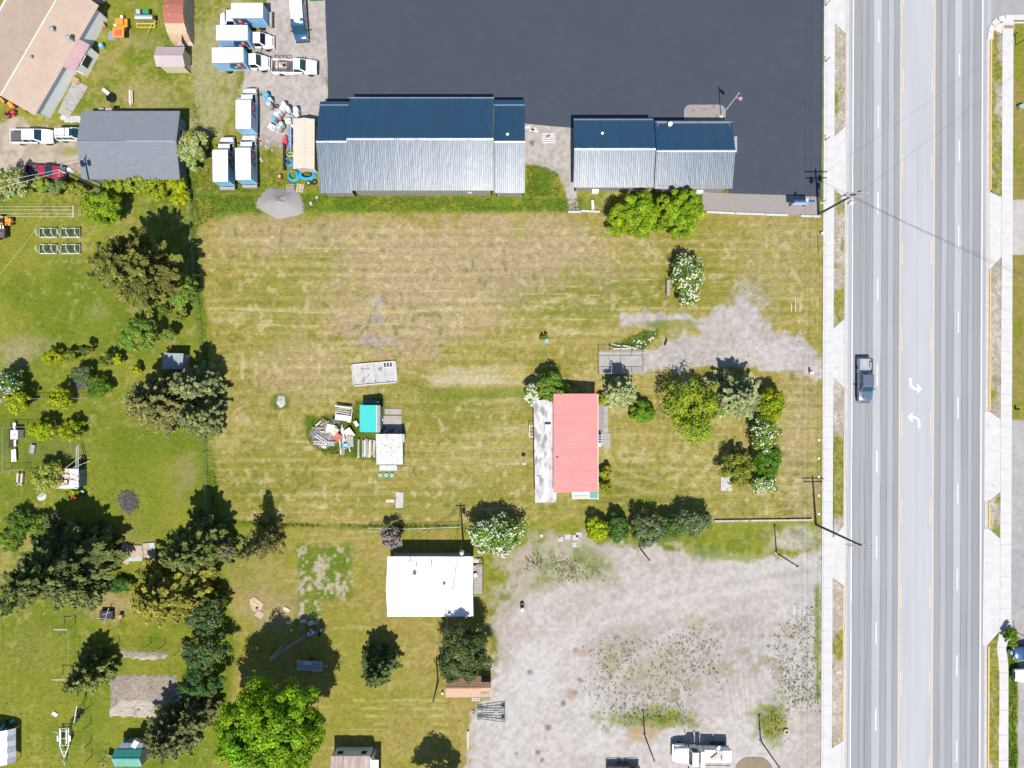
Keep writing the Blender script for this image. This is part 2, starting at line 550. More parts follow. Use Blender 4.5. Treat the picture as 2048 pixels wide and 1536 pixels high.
# ================================================================ GROUND
def build_ground():
    st = 0.2
    fx = np.arange(-77, 77.01, st)
    fy = np.arange(-58.5, 58.51, st)
    xs = np.concatenate([[-2500, -600, -200, -110], fx, [110, 200, 600, 2500]])
    ys = np.concatenate([[-2500, -600, -200, -90], fy, [90, 200, 600, 2500]])
    X, Y = np.meshgrid(xs, ys)
    U = X * K + 1024
    V = 768 - Y * K
    sh = X.shape
    n1 = fbm(X, Y, 9, 4, 1)
    n2 = fbm(X, Y, 3.2, 4, 2)
    n3 = fbm(X, Y, 1.1, 3, 3)
    n4 = fbm(X, Y, 22, 3, 4)
    nf = fbm(X, Y, .45, 2, 5)
    strk = fbm(X / 14, Y, .55, 3, 6)        # mowing windrows running across
    strk2 = fbm(X / 10, Y, 1.6, 3, 7)
    strv = fbm(X, Y / 10, .6, 3, 8)
    c = lambda r, g, b_: np.array([r, g, b_])
    mix = lambda A, B, t: A * (1 - t[..., None]) + B * t[..., None]
    full = lambda col: np.broadcast_to(col, sh + (3,)).copy()

    green = c(.104, .140, .012)
    lush = c(.066, .118, .009)
    ygreen = c(.180, .184, .024)
    straw = c(.315, .255, .095)
    olive = c(.228, .188, .044)
    tan = c(.292, .214, .126)

    # neighbour lawns
    lawn = mix(full(ygreen), full(green), sstep(-.45, .5, n2 * .45 + n1 * .5 + nf * .35))
    lawn = mix(lawn, full(straw) * .88, sstep(.1, .8, n3 * .4 + n4 * .5 + .4 * nf) * .62)
    lawn = mix(lawn, full(lush), sstep(.3, .9, -n1 * .6 + n3 * .3 - nf * .3) * .5)
    # mown field
    fld = mix(full(olive), full(straw) * .92, sstep(-.2, .8, strk2 * .45 + n1 * .4 + nf * .3) * .62)
    fld = mix(fld, full(c(.178, .166, .028)), sstep(-.05, .7, -n1 * .6 + n2 * .35 - strk2 * .35 - nf * .2) * .66)
    fld = mix(fld, full(c(.36, .30, .15)), sstep(.45, .85, strk) * .5 * sstep(-.3, .3, n2 + .2))

    col = lawn.copy()
    rough = np.ones(sh) * .8

    def zone(poly, colour, w=6, amp=8, k=1.0, noise=None, rg=None):
        nonlocal col, rough
        nn = n3 * .6 + n2 * .5 if noise is None else noise
        d = sdist(U, V, poly)
        m = sstep(-w, w, -(d + nn * amp)) * k
        cc = colour if isinstance(colour, np.ndarray) and colour.ndim == 3 else full(colour)
        col = mix(col, cc, m)
        if rg is not None:
            rough = rough * (1 - m) + rg * m
        return m

    def blob(cx, cy, rx, ry, colour, w=.35, amp=.35, k=1.0, rg=None):
        nonlocal col, rough
        d = np.hypot((U - cx) / rx, (V - cy) / ry) + (n3 * .6 + n2 * .5) * amp
        m = sstep(1 + w, 1 - w, d) * k
        cc = colour if isinstance(colour, np.ndarray) and colour.ndim == 3 else full(colour)
        col = mix(col, cc, m)
        if rg is not None:
            rough = rough * (1 - m) + rg * m

    # the mown lot
    zone([(395, 455), (430, 425), (1190, 424), (1646, 428), (1640, 1040), (1420, 1046), (1160, 1045), (930, 1050), (740, 1052), (600, 1075),
          (590, 1046), (470, 1046), (440, 980), (412, 920), (415, 640), (400, 560)], fld, 5, 6)
    # south yard
    yard = mix(fld * .95, full(ygreen), sstep(-.4, .5, n2 * .6 - n1 * .3) * .65)
    zone([(455, 1070), (600, 1050), (740, 1052), (930, 1050), (960, 1110), (980, 1240), (990, 1400), (945, 1440), (935, 1600), (440, 1600), (470, 1300), (455, 1200)], yard, 8, 10)
    # brown worn zone in the middle of the lot
    brown = mix(full(tan), full(c(.305, .226, .136)), sstep(-.4, .5, n3 * .6 + nf * .5))
    brown = mix(brown, full(straw) * .9, sstep(.1, .8, strk) * .5)
    zone([(470, 470), (760, 440), (1050, 440), (1240, 470), (1180, 520), (1060, 590), (1010, 650), (900, 690), (860, 720), (700, 700), (660, 640), (720, 560), (760, 520), (480, 500)],
         brown, 26, 34, .85)
    blob(860, 590, 120, 70, brown, .5, .6, .8)
    blob(560, 470, 130, 40, brown, .5, .6, .5)
    blob(1560, 500, 90, 90, mix(full(straw) * .85, brown, sstep(-.3, .3, n3)), .6, .7, .6)
    blob(1600, 900, 35, 160, full(tan), .6, .7, .6)
    blob(620, 740, 110, 60, brown, .6, .7, .6)
    blob(900, 950, 90, 70, full(straw) * .85, .6, .8, .45)
    # greener patches
    for a in ((1180, 590, 170, 50, .75), (900, 820, 120, 40, .6), (560, 600, 70, 60, .45), (520, 960, 80, 70, .55), (1290, 960, 80, 40, .4), (1300, 1010, 190, 28, .45), (640, 520, 60, 40, .35), (850, 1000, 200, 25, .35)):
        blob(a[0], a[1], a[2], a[3], mix(full(ygreen) * .8, full(green) * 1.05, sstep(-.5, .6, n3 * .5 + strk2 * .6)), .6, .6, a[4])
    # tan sweep across the north of the lot
    blob(960, 520, 260, 70, brown, .6, .7, .8)
    blob(760, 600, 120, 90, brown, .6, .7, .6)
    # faint regular mowing lines
    inl = sdist(U, V, [(410, 450), (1640, 440), (1640, 1040), (440, 1040)]) < 0
    for per_, ph in ((17, 0), (23, 2)):
        m = sstep(.55, 1.0, np.sin(6.283 * (V + 3 * n4 + 1.2 * n2) / per_ + ph)) * sstep(-.5, .4, n2 * .6 + strk * .5) * inl
        col = mix(col, full(c(.37, .32, .15)), m * .22)
        m = sstep(.6, 1.0, -np.sin(6.283 * (V + 3 * n4 + 1.2 * n2) / per_ + ph)) * inl
        col = mix(col, full(green), m * .13)
    # small green weed spots in the dry turf
    w1 = fbm(X, Y, .9, 2, 91)
    m = sstep(.55, .8, w1) * sstep(-.3, .4, fbm(X, Y, 7, 2, 92)) * inl
    col = mix(col, full(c(.095, .125, .018)), m * .6)
    m = sstep(.62, .85, -w1) * inl
    col = mix(col, full(c(.40, .34, .20)), m * .45)
    # tyre tracks of the mower round the east side
    for x0, x1, y0, y1 in ((1515, 1522, 440, 540), (1545, 1551, 440, 540)):
        zone([(x0, y0), (x1, y0), (x1 + 4, y1), (x0 + 4, y1)], full(straw) * 1.05, 4, 3, .45)
    # pale mown swath
    zone([(862, 738), (1050, 730), (1050, 776), (862, 776)], mix(full(c(.37, .315, .20)), full(straw), sstep(-.2, .6, strk)), 9, 9, .85)
    zone([(862, 774), (1045, 775), (1045, 800), (862, 796)], full(green), 6, 9, .55)
    # straw windrows
    for y0 in (500, 586, 604, 622, 648, 700, 860, 880, 928, 1000, 1016):
        xa = 440 + random.random() * 500
        xb = xa + 200 + random.random() * 500
        yy = y0 + 4 * np.sin(U / 90 + y0)
        m = np.exp(-((V - yy) / 1.8) ** 2) * sstep(.05, .5, strk * .6 + n2 * .3 + .25) * ((U > xa) & (U < min(xb, 1040)))
        col = mix(col, full(c(.40, .34, .18)), m * .7)
    for y0 in (560, 572, 590, 604, 616, 640, 655, 670):
        yy = y0 + 3 * np.sin(U / 60 + y0)
        m = np.exp(-((V - yy) / 1.6) ** 2) * sstep(.0, .5, n3 * .5 + strk * .4 + .1) * ((U > 1040) & (U < 1330))
        col = mix(col, full(c(.38, .34, .17)), m * .7)
    # mowing arcs on the front lawn and at the south end
    rr = np.hypot(U - 1310, (V - 880) * 1.15)
    m = sstep(.2, .9, np.sin(rr / 4.6 + n2 * 1.3)) * ((rr < 150) & (rr > 50) & (V > 860))
    col = mix(col, full(c(.36, .31, .15)), m * .28)
    m = sstep(.25, .9, np.sin((V + 5 * n2) / 2.5)) * sdist(U, V, [(700, 1395), (920, 1390), (930, 1470), (770, 1480)]).__lt__(0)
    col = mix(col, full(c(.40, .37, .16)), m * .45 * sstep(-.5, .3, n2))
    # straight mown lanes east of the lilacs
    m = sstep(.3, .95, np.sin((V + 4 * n1) / 3.1)) * ((U > 1560) & (U < 1632) & (V > 760) & (V < 1030))
    col = mix(col, full(c(.36, .31, .15)), m * .3)

    # unmown fence strips, taller grass
    zone([(378, 180), (400, 180), (400, 300), (386, 430), (398, 540), (412, 640), (440, 1040), (414, 1040), (398, 700), (384, 520), (376, 400)], lush * 1.1, 8, 12, .55)
    zone([(385, 385), (640, 386), (1060, 392), (1170, 395), (1170, 422), (640, 424), (460, 425), (420, 445), (395, 455)], mix(full(lush) * 1.25, full(ygreen), sstep(-.2, .6, n2)), 6, 9, .9, rg=1.0)
    zone([(1052, 324), (1100, 330), (1120, 345), (1122, 390), (1050, 395)], mix(full(ygreen), full(lush) * 1.2, sstep(-.4, .4, n2)), 4, 6, .95, rg=1.0)
    zone([(380, 0), (480, 0), (470, 180), (440, 280), (380, 250)], mix(full(c(.26, .24, .12)), lawn, sstep(-.2, .6, n2 * .6 + n3 * .5)), 8, 12, .8)
    zone([(610, 830), (700, 826), (712, 800), (770, 795), (768, 868), (806, 868), (806, 930), (716, 918), (680, 912), (640, 905), (612, 880)], lush * .9, 5, 7, .9, rg=1.0)
    blob(562, 803, 18, 17, lush, .3, .3, .8)
    zone([(1215, 690), (1250, 680), (1290, 660), (1318, 656), (1318, 672), (1290, 700)], lush * 1.1, 3, 4, .9, rg=1)
    zone([(415, 1040), (600, 1046), (740, 1052), (930, 1050), (930, 1058), (740, 1060), (600, 1054), (415, 1052)], lush, 3, 4, .55)
    # weedy plot in the south yard
    plot = mix(mix(full(green), full(lush) * 1.1, sstep(-.4, .4, n2)), full(c(.31, .27, .20)), sstep(-.1, .55, n3 * .6 + nf * .55 + strv * .3))
    zone([(592, 1090), (705, 1090), (705, 1195), (640, 1200), (642, 1255), (592, 1260)], plot, 8, 8, .85)

    # gravel and dirt
    grav = mix(full(c(.338, .306, .284)), full(c(.308, .275, .25)), sstep(-.4, .6, n2))
    grav = grav * (1 + .07 * nf[..., None] + .05 * n1[..., None])
    zone([(540, -40), (660, -40), (660, 240), (590, 260), (560, 285), (500, 290), (480, 200), (490, 160), (530, 60)], grav, 6, 14, rg=.35)
    blob(535, 275, 40, 28, grav, .4, .6, .9)
    zone([(1045, 235), (1150, 240), (1150, 400), (1165, 425), (1140, 425), (1130, 370), (1110, 340), (1045, 325)], grav * .97, 3, 4, rg=.35)
    # gravel drive
    zone([(1240, 620), (1330, 622), (1390, 636), (1440, 616), (1480, 600), (1500, 592), (1520, 630), (1550, 660), (1640, 690), (1642, 752), (1500, 730), (1290, 740), (1285, 705), (1330, 680), (1400, 662), (1385, 655), (1330, 650), (1240, 658)],
         grav * 1.03, 7, 14, rg=.35)
    blob(1500, 600, 40, 36, grav, .6, .9, .5)
    blob(1340, 648, 60, 9, mix(full(ygreen), full(green), sstep(-.3, .3, n3)), .4, .5, .8)
    # bare patches
    blob(747, 682, 38, 12, grav * .85, .4, .5, .7)
    blob(752, 607, 12, 12, grav * .9, .3, .4, .7)
    blob(756, 636, 16, 12, grav * .9, .3, .4, .6)
    # south-east gravel lot
    lot = mix(full(c(.362, .328, .302)), full(c(.318, .278, .248)), sstep(-.3, .6, n1 * .6 + n3 * .4))
    lot = mix(lot, full(c(.39, .365, .345)), sstep(.3, .8, n4 + n2 * .3) * .6)
    lot = lot * (1 + .05 * nf[..., None])
    zone([(985, 1240), (1030, 1120), (1060, 1085), (1160, 1080), (1300, 1090), (1430, 1095), (1500, 1112), (1560, 1108), (1645, 1095), (1642, 1620), (935, 1620), (945, 1430), (975, 1390), (990, 1300)], lot, 7, 16, rg=.35)
    wgrass = mix(full(ygreen), full(green), sstep(-.4, .4, n3))
    vg = mix(full(c(.27, .235, .16)), wgrass, sstep(-.2, .3, n2 * .6 + n3 * .5))
    zone([(1000, 1085), (1090, 1070), (1170, 1075), (1230, 1120), (1240, 1165), (1150, 1165), (1060, 1190), (990, 1240), (980, 1180)], vg, 14, 24, .75)
    zone([(1330, 1090), (1430, 1050), (1640, 1045), (1640, 1100), (1560, 1108), (1490, 1122), (1400, 1118)], mix(wgrass, full(c(.30, .25, .15)), sstep(.1, .6, n2 + n3 * .4)), 8, 14, .85)
    blob(1592, 1085, 40, 22, lot, .5, .7, .65)
    # scrubby middle of the lot
    scrub = mix(lot * .86, full(c(.22, .19, .12)), sstep(.1, .6, n2 * .5 + n3 * .6))
    zone([(1190, 1270), (1330, 1230), (1480, 1215), (1600, 1230), (1640, 1200), (1640, 1420), (1560, 1410), (1480, 1370), (1380, 1460), (1220, 1450), (1180, 1380)], scrub, 30, 40, .75)
    for a in ((1290, 1440, 80, 22, .8), (1350, 1445, 45, 14, .7), (1545, 1450, 34, 42, .9), (1300, 1345, 60, 30, .3), (1222, 1320, 16, 30, .4), (1390, 1250, 16, 16, .4)):
        blob(a[0], a[1], a[2], a[3], wgrass, .55, .9, a[4])
    blob(1290, 1465, 36, 18, full(c(.30, .22, .11)), .5, .6, .8)
    zone([(1628, 1170), (1640, 1165), (1640, 1400), (1632, 1400)], wgrass, 3, 6, .85)
    blob(1058, 1345, 36, 56, full(c(.42, .395, .375)), .4, .3, .6)
    for a in ((1127, 1407, 4), (1076, 1505, 4), (1084, 1521, 5), (1097, 1455, 6), (1150, 1300, 5), (1160, 1360, 5), (1150, 1385, 6), (1185, 1435, 5), (1060, 1345, 7), (1178, 1250, 4), (1033, 1508, 4)):
        blob(a[0], a[1], a[2], a[2], full(c(.155, .12, .10)), .4, .5, .85)
    blob(1165, 1305, 12, 8, full(c(.29, .21, .16)), .4, .5, .8)
    blob(1145, 1390, 8, 12, full(c(.29, .21, .16)), .4, .5, .8)
    # grey-mauve damp band at the entrance
    blob(1600, 1150, 50, 26, full(c(.25, .228, .218)), .5, .5, .6)
    blob(1590, 1195, 14, 40, full(c(.30, .275, .26)), .4, .4, .5)
    # west driveway
    dirt = mix(full(c(.36, .30, .235)), full(c(.29, .245, .19)), sstep(-.4, .5, n3))
    zone([(-60, 262), (10, 240), (40, 242), (60, 252), (160, 258), (164, 345), (120, 352), (-60, 340)], dirt, 5, 8, rg=.35)
    blob(138, 302, 34, 10, full(ygreen), .4, .6, .7)
    blob(30, 246, 25, 12, dirt, .4, .5, .8)
    # house yard bare lines
    zone([(185, 145), (205, 130), (240, 95), (258, 80), (262, 88), (240, 110), (210, 140), (190, 165)], full(c(.24, .20, .075)), 5, 5, .6)
    blob(295, 190, 60, 26, full(c(.27, .225, .11)), .5, .7, .55)
    blob(285, 82, 40, 14, full(c(.25, .21, .10)), .5, .6, .55)
    blob(330, 60, 50, 40, green * 1.1, .5, .6, .45)
    # dirt rings in the west lawns
    blob(195, 625, 24, 12, full(c(.25, .225, .10)), .4, .6, .6)
    blob(60, 690, 50, 20, full(c(.25, .215, .12)), .5, .6, .55)
    blob(35, 715, 30, 25, full(c(.28, .24, .15)), .5, .6, .55)
    blob(215, 1210, 45, 26, full(c(.27, .20, .10)), .4, .6, .75)
    blob(375, 950, 30, 40, full(c(.22, .185, .085)), .5, .8, .5)
    blob(500, 1180, 40, 60, full(c(.22, .185, .075)), .5, .7, .4)
    blob(540, 1220, 50, 36, full(c(.26, .205, .11)), .5, .7, .5)
    blob(250, 1090, 45, 40, full(c(.22, .19, .07)), .5, .7, .4)
    blob(110, 900, 60, 35, full(c(.15, .135, .05)), .5, .6, .5)
    blob(60, 1300, 40, 40, full(c(.20, .17, .06)), .5, .7, .45)
    blob(60, 870, 70, 130, lush, .6, .6, .5)
    blob(250, 930, 70, 110, green, .6, .7, .4)
    blob(150, 640, 90, 50, green * 1.05, .6, .6, .5)
    blob(65, 1350, 90, 140, c(.135, .150, .016), .6, .6, .5)
    # right of the road
    rlawn = mix(full(c(.20, .165, .045)), full(ygreen) * .9, sstep(-.3, .5, n2))
    zone([(2015, 45), (2400, 45), (2400, 405), (2015, 405)], rlawn, 2, 2)
    zone([(2015, 400), (2400, 400), (2400, 510), (2015, 510)], full(c(.37, .34, .315)), 2, 3, rg=.3)
    zone([(2015, 510), (2400, 510), (2400, 840), (2015, 840)], rlawn, 2, 2)
    zone([(2015, 840), (2600, 840), (2600, 1700), (2015, 1700)], full(c(.30, .285, .27)) * (1 + .06 * n2[..., None]), 2, 2, rg=.3)
    zone([(2020, 1098), (2600, 1098), (2600, 1200), (2020, 1220)], full(c(.265, .265, .275)), 2, 3, rg=.3)
    zone([(2018, 1255), (2030, 1255), (2037, 1300), (2035, 1620), (2014, 1620), (2014, 1320)], mix(full(lush) * 1.2, full(green) * 1.1, sstep(-.4, .4, n3)), 2, 3, rg=1.1)

    # vehicle tracks on the gravel
    def track(pts, w, colour, k):
        nonlocal col
        d = np.full(sh, 1e9)
        for (x0, y0), (x1, y1) in zip(pts[:-1], pts[1:]):
            ex, ey = x1 - x0, y1 - y0
            t = np.clip(((U - x0) * ex + (V - y0) * ey) / (ex * ex + ey * ey), 0, 1)
            d = np.minimum(d, np.hypot(U - x0 - t * ex, V - y0 - t * ey))
        m = sstep(w * 1.6, w * .4, d + n2 * w * .5) * k
        col = mix(col, full(colour), m)
    for off in (-14, 14):
        track([(1645, 1140 + off), (1500, 1160 + off), (1340, 1190 + off), (1200, 1240 + off), (1110, 1300 + off), (1050 + off, 1400), (1020 + off, 1540)], 9, c(.40, .375, .355), .45)
        track([(1645, 1150 + off), (1420, 1230 + off), (1250, 1330), (1150, 1480 + off), (1120, 1560)], 6, c(.38, .35, .33), .3)
        track([(1640, 715 + off * .6), (1500, 700 + off * .6), (1300, 722 + off * .5)], 5, c(.36, .335, .315), .4)
    for k_ in range(5):
        track([(1470 + k_ * 9, 1230), (1450 + k_ * 12, 1330), (1470 + k_ * 8, 1440)], 2.2, c(.25, .215, .19), .35)

    # relief and base height
    Z = -.06 + rough * (.022 * nf + .016 * n3)
    far = (np.abs(X) > 78) | (np.abs(Y) > 59)
    Z[far] = -.06
    Vt = np.stack([X, Y, Z], -1).reshape(-1, 3)
    ny, nx = sh
    i = np.arange(ny - 1)[:, None] * nx + np.arange(nx - 1)[None, :]
    F = np.stack([i, i + 1, i + nx + 1, i + nx], -1).reshape(-1, 4)
    col = np.clip(col * (1 + .10 * nf[..., None]), .004, .9)
    o = np_mesh('ground', Vt, F, np.concatenate([col, np.clip((rough - .35) * 1.3 + .16, .12, 1)[..., None]], -1).reshape(-1, 4), 'ground', smooth=True)
    o['kind'] = 'structure'
    o['label'] = 'mown grass, lawns and bare gravel around the lots'
    return X, Y


build_ground()


def flat(name, poly_px, z, mat, parent=None, kind='structure', th=.05, label=None):
    mb = MB().prism([P(a, b_) for a, b_ in poly_px], z - th, z)
    o = mb.build(name, mat, parent)
    if kind and parent is None:
        o['kind'] = kind
    if label:
        o['label'] = label
    return o


# new black parking lot
edge = [(1648, -900), (1647, 0), (1642, 392)]
wig = [(1639, 393), (1560, 389), (1458, 386), (1440, 300), (1300, 262), (1141, 255), (1100, 252), (1050, 247), (1040, 215), (654, 205), (656, 190), (655, 120), (652, 60), (650, 0), (650, -900)]
flat('parking_lot', edge + wig, .012, 'new_asphalt', label='fresh dark asphalt car park')
isl = []
for q in range(0, 181, 15):
    pass
cx0, cx1, cy0, cy1, rr_ = 1368, 1451, 209.5, 246, 13
isl = [(cx0, cy1), (cx0, cy0 + rr_)] + [(cx0 + rr_ - rr_ * math.cos(R(a)), cy0 + rr_ - rr_ * math.sin(R(a))) for a in range(15, 90, 15)] + [(cx0 + rr_, cy0), (cx1 - rr_, cy0)] + \
      [(cx1 - rr_ + rr_ * math.sin(R(a)), cy0 + rr_ - rr_ * math.cos(R(a))) for a in range(15, 90, 15)] + [(cx1, cy0 + rr_), (cx1, cy1)]
flat('planting_island', isl, .03, 'gravel_bed', label='gravel island in the dark car park')
flat('gravel_strip', [(1405, 384), (1458, 387), (1560, 390), (1638, 394), (1638, 431), (1540, 428), (1405, 421)], .008, 'gravel_bed', label='gravel bed between car park and mown lot')

# ---------------------------------------------------------------- road
RS = -.0042   # the road leans slightly: x shift per photo pixel down


def rx(x, y):
    return x + RS * y


def build_road():
    ys = np.concatenate([[-30000, -9000, -3000], np.arange(-400, 1960, 14.0), [4500, 10000, 30000]])
    xs = np.arange(1688, 1983.01, .9)
    Xp, Yp = np.meshgrid(xs, ys)
    wob = fbm(Xp * 0 + 3.1, Yp / K, 30, 3, 21) * .5
    bands = [(1688, .33, 0), (1708.5, .245, 1), (1723.9, .27, 1), (1734, .24, 1), (1747.7, .345, 1), (1765, .245, 1), (1777.3, .305, 1), (1789.6, .24, 1), (1801, .355, 1),
             (1871.6, .245, 1), (1883.9, .30, 1), (1896.2, .245, 1), (1909.9, .345, 1), (1925.8, .25, 1), (1938.6, .29, 1), (1948.2, .235, 1), (1961.9, .30, 1), (1975.5, .34, 0), (1999, .34, 0)]
    a = np.zeros(Xp.shape)
    Xw = Xp + wob + fbm(Xp / K, Yp / K / 3, 2, 2, 25) * .35
    for k_ in range(len(bands) - 1):
        t = sstep(bands[k_][0] - .9, bands[k_][0] + .9, Xw)
        a = a * (1 - t) + bands[k_][1] * t
    for x0, av, tar in bands[1:-1]:
        if tar and x0 not in (1801, 1871.6):
            g = np.exp(-((Xw - x0) / .95) ** 2)
            a = a * (1 - .40 * g * (.75 + .25 * fbm(Xp / K, Yp / K, 3, 2, 31)))
    for x0 in (1836.5,):
        a = a * (1 - .10 * np.exp(-((Xw - x0) / .8) ** 2))
    # faint crack and stain
    a = a * (1 + .06 * fbm(Xp / K, Yp / K / 6, 3, 3, 22) + .03 * fbm(Xp / K, Yp / K / 25, .5, 2, 23))
    cols = np.stack([a * .985, a * .992, a * 1.02], -1)
    Xs = Xp + RS * Yp
    W = np.stack([(Xs - 1024) / K, (768 - Yp) / K, np.full(Xp.shape, .004)], -1).reshape(-1, 3)
    ny, nx = Xp.shape
    i = np.arange(ny - 1)[:, None] * nx + np.arange(nx - 1)[None, :]
    F = np.stack([i, i + nx, i + nx + 1, i + 1], -1).reshape(-1, 4)
    o = np_mesh('road', W, F, cols.reshape(-1, 3), 'road')
    o['kind'] = 'structure'
    o['label'] = 'pale grey five lane road with worn wheel tracks'
    return o


road = build_road()


def mark(name, x0, x1, y0, y1, mat):
    pts = [P(rx(x0, y0), y0), P(rx(x1, y0), y0), P(rx(x1, y1), y1), P(rx(x0, y1), y1)]
    return MB().prism(pts, .005, .012).build(name, mat, road)


for x in (1706.2, 1964.8):
    mark('edge_line', x, x + 1.9, -2000, 3500, 'paint_white')
for x in (1801.6, 1868.9):
    mark('solid_yellow_line', x, x + 1.6, -2000, 3500, 'paint_yellow')
for k_ in range(-2, 11):
    mark('lane_dash', 1756.8, 1758.5, 39.7 + 172.2 * k_, 84 + 172.2 * k_, 'paint_white')
    mark('lane_dash', 1918.6, 1920.2, 108 + 171.7 * k_, 150.5 + 171.7 * k_, 'paint_white')
    mark('yellow_dash', 1806, 1807.5, -36 + 172.3 * k_, 11 + 172.3 * k_, 'paint_yellow')
    mark('yellow_dash', 1864.2, 1865.7, -36 + 172.3 * k_, 11 + 172.3 * k_, 'paint_yellow')


def arrow(cx, cy, flip):
    """curved turn arrow"""
    s_ = -1 if flip else 1
    pts = []
    for a in range(0, 91, 15):      # outer edge of the bend
        pts.append((-11 + 17 - 17 * math.cos(R(a)), -13 + 8 + 13 * math.sin(R(a)) ))
    outer = [(-11.5, -15)] + [(-11.5 + 15 * (1 - math.cos(R(a))), -5 + 14 * math.sin(R(a))) for a in range(0, 91, 15)]
    inner = [(-7, -15)] + [(-7 + 10.5 * (1 - math.cos(R(a))), -5 + 10 * math.sin(R(a))) for a in range(0, 91, 15)]
    head = [(3, 17), (14, 7), (5, -5)]
    mb = MB()
    n = len(outer)
    f = lambda p: P(cx + s_ * p[0], cy + s_ * p[1])
    vs = [f(p) for p in outer] + [f(p) for p in inner]
    vs = [(v.x, v.y, .012) for v in vs]
    mb.add(vs, [(i, i + 1, n + i + 1, n + i) for i in range(n - 1)])
    h = [f(p) for p in ((3.5, 16.5), (14, 7), (4, -4), (4.2, 5), (4.2, 9))]
    mb.add([(v.x, v.y, .013) for v in h], [(0, 1, 2, 3, 4)])
    return mb.build('turn_arrow', 'paint_white', road)


arrow(1830, 771, False)
arrow(1829, 841, True)


# ---------------------------------------------------------------- sidewalks made of slabs
def sidewalk(x0, x1, ya, yb, step, lab):
    sw = bpy.data.objects.new('sidewalk', None)
    COL.objects.link(sw)
    sw.location = P((x0 + x1) / 2 + RS * 768, 768)
    sw.matrix_basis = Matrix.Translation(sw.location)
    sw['kind'] = 'structure'
    sw['label'] = lab
    w = (x1 - x0) / K
    me = None
    y = ya
    while y < yb:
        c = P(rx((x0 + x1) / 2, y + step / 2), y + step / 2)
        if me is None:
            o = MB().box((0, 0, 0), (w, step / K - .014, .16)).build('slab', 'concrete', sw, bevel=0)
            me = o.data
        else:
            o = bpy.data.objects.new('slab', me)
            COL.objects.link(o)
            o.parent = sw
        o.location = Vector((c.x, c.y, .0 + random.uniform(-.006, .006))) - sw.location
        o.rotation_euler = (random.uniform(-.004, .004), random.uniform(-.004, .004), .0042)
        y += step
    return sw


sidewalk(1648, 1669.5, -66, 1620, 21.4, 'white concrete sidewalk west of the road')
sidewalk(2004.5, 2026.5, 40, 1266, 21.4, 'white concrete sidewalk east of the road')


def jog():
    sw = bpy.data.objects.new('sidewalk', None)
    COL.objects.link(sw)
    sw['kind'] = 'structure'
    sw['label'] = 'white sidewalk with a jog by the green verge'
    L_ = [(1998, 1266), (1993, 1295), (1996, 1322), (1998, 1345), (1998, 1380), (1998, 1420), (1997, 1470), (1997, 1520), (1996, 1600)]
    W_ = [(2020, 1266), (2011, 1295), (2015, 1322), (2016, 1345), (2016, 1380), (2016, 1420), (2016, 1470), (2016, 1520), (2015, 1600)]
    for i in range(len(L_) - 1):
        a, b_, c, d = P(*L_[i]), P(*W_[i]), P(*W_[i + 1]), P(*L_[i + 1])
        g = .015
        MB().prism([(a.x, a.y - g), (b_.x, b_.y - g), (c.x, c.y + g), (d.x, d.y + g)], -.08, .08).build('slab', 'concrete', sw)


jog()


# verges, driveways aprons
def verge(poly, lab, k1=.5):
    """raised planting strip: dry turf with bare soil"""
    pts = [(rx(a, b_), b_) for a, b_ in poly]
    xs0 = min(p[0] for p in pts)
    xs1 = max(p[0] for p in pts)
    y0 = min(p[1] for p in pts)
    y1 = max(p[1] for p in pts)
    gx = np.arange(xs0, xs1 + 2.2, 2.2)
    gy = np.arange(y0, y1 + 2.5, 2.5)
    A, B = np.meshgrid(gx, gy)
    cxs = (A[:-1, :-1] + A[1:, 1:]) / 2
    cys = (B[:-1, :-1] + B[1:, 1:]) / 2
    ins = sdist(cxs, cys, pts) < .6
    X, Y = (A - 1024) / K, (768 - B) / K
    n2, n3, nf = fbm(X, Y / 2.0, 3.5, 3, 51), fbm(X, Y / 1.6, .8, 3, 52), fbm(X, Y, .35, 2, 53)
    soil = np.array([.29, .245, .20])
    pale = np.array([.39, .345, .295])
    grass = np.array([.175, .17, .035])
    t = sstep(-.3, .5, n3 * .6 + nf * .5)[..., None]
    col = soil * (1 - t) + pale * t
    g = sstep(.25 - k1, .75 - k1, n2 * .8 + n3 * .3)[..., None]
    col = col * (1 - g) + grass * (1 + .35 * nf[..., None]) * g
    Z = .055 + .015 * nf
    W = np.stack([X, Y, Z], -1).reshape(-1, 3)
    ny, nx = A.shape
    i = np.arange(ny - 1)[:, None] * nx + np.arange(nx - 1)[None, :]
    F = np.stack([i, i + nx, i + nx + 1, i + 1], -1)[ins].reshape(-1, 4)
    o = np_mesh('planting_strip', W, F, np.clip(col, .01, .8).reshape(-1, 3), 'ground', smooth=True)
    o['kind'] = 'structure'
    o['label'] = lab
    return o


verge([(1669.5, 49), (1690, 68), (1690, 253), (1669.5, 272)], 'dry verge beside the dark car park', .15)
verge([(1670, 378), (1691.5, 400), (1691.5, 636), (1670, 656)], 'dry verge beside the leaning utility pole', .5)
verge([(1671, 757), (1691.5, 777), (1691.5, 1050), (1671, 1074)], 'weedy verge opposite the turn arrows', .38)
verge([(1670, 1156), (1691.5, 1172), (1691.5, 1480), (1670, 1496)], 'bare verge beside the gravel lot', .12)
verge([(1984, 75), (1990, 62), (2005, 72), (2005, 380), (2000, 392), (1984, 384)], 'grass verge by the side street corner', .55)
verge([(1982.5, 540), (2004, 515), (2005, 838), (1983, 822)], 'narrow green verge east of the road', .35)
verge([(1981.5, 1003), (2004.5, 985), (2004.5, 1076), (1981.5, 1056)], 'short verge between two east driveways', .42)
o = verge([(1979.5, 1292), (2003.5, 1268), (1998.5, 1296), (2003, 1325), (2005, 1620), (1981, 1620)], 'lush green verge beside the jogging sidewalk', .95)

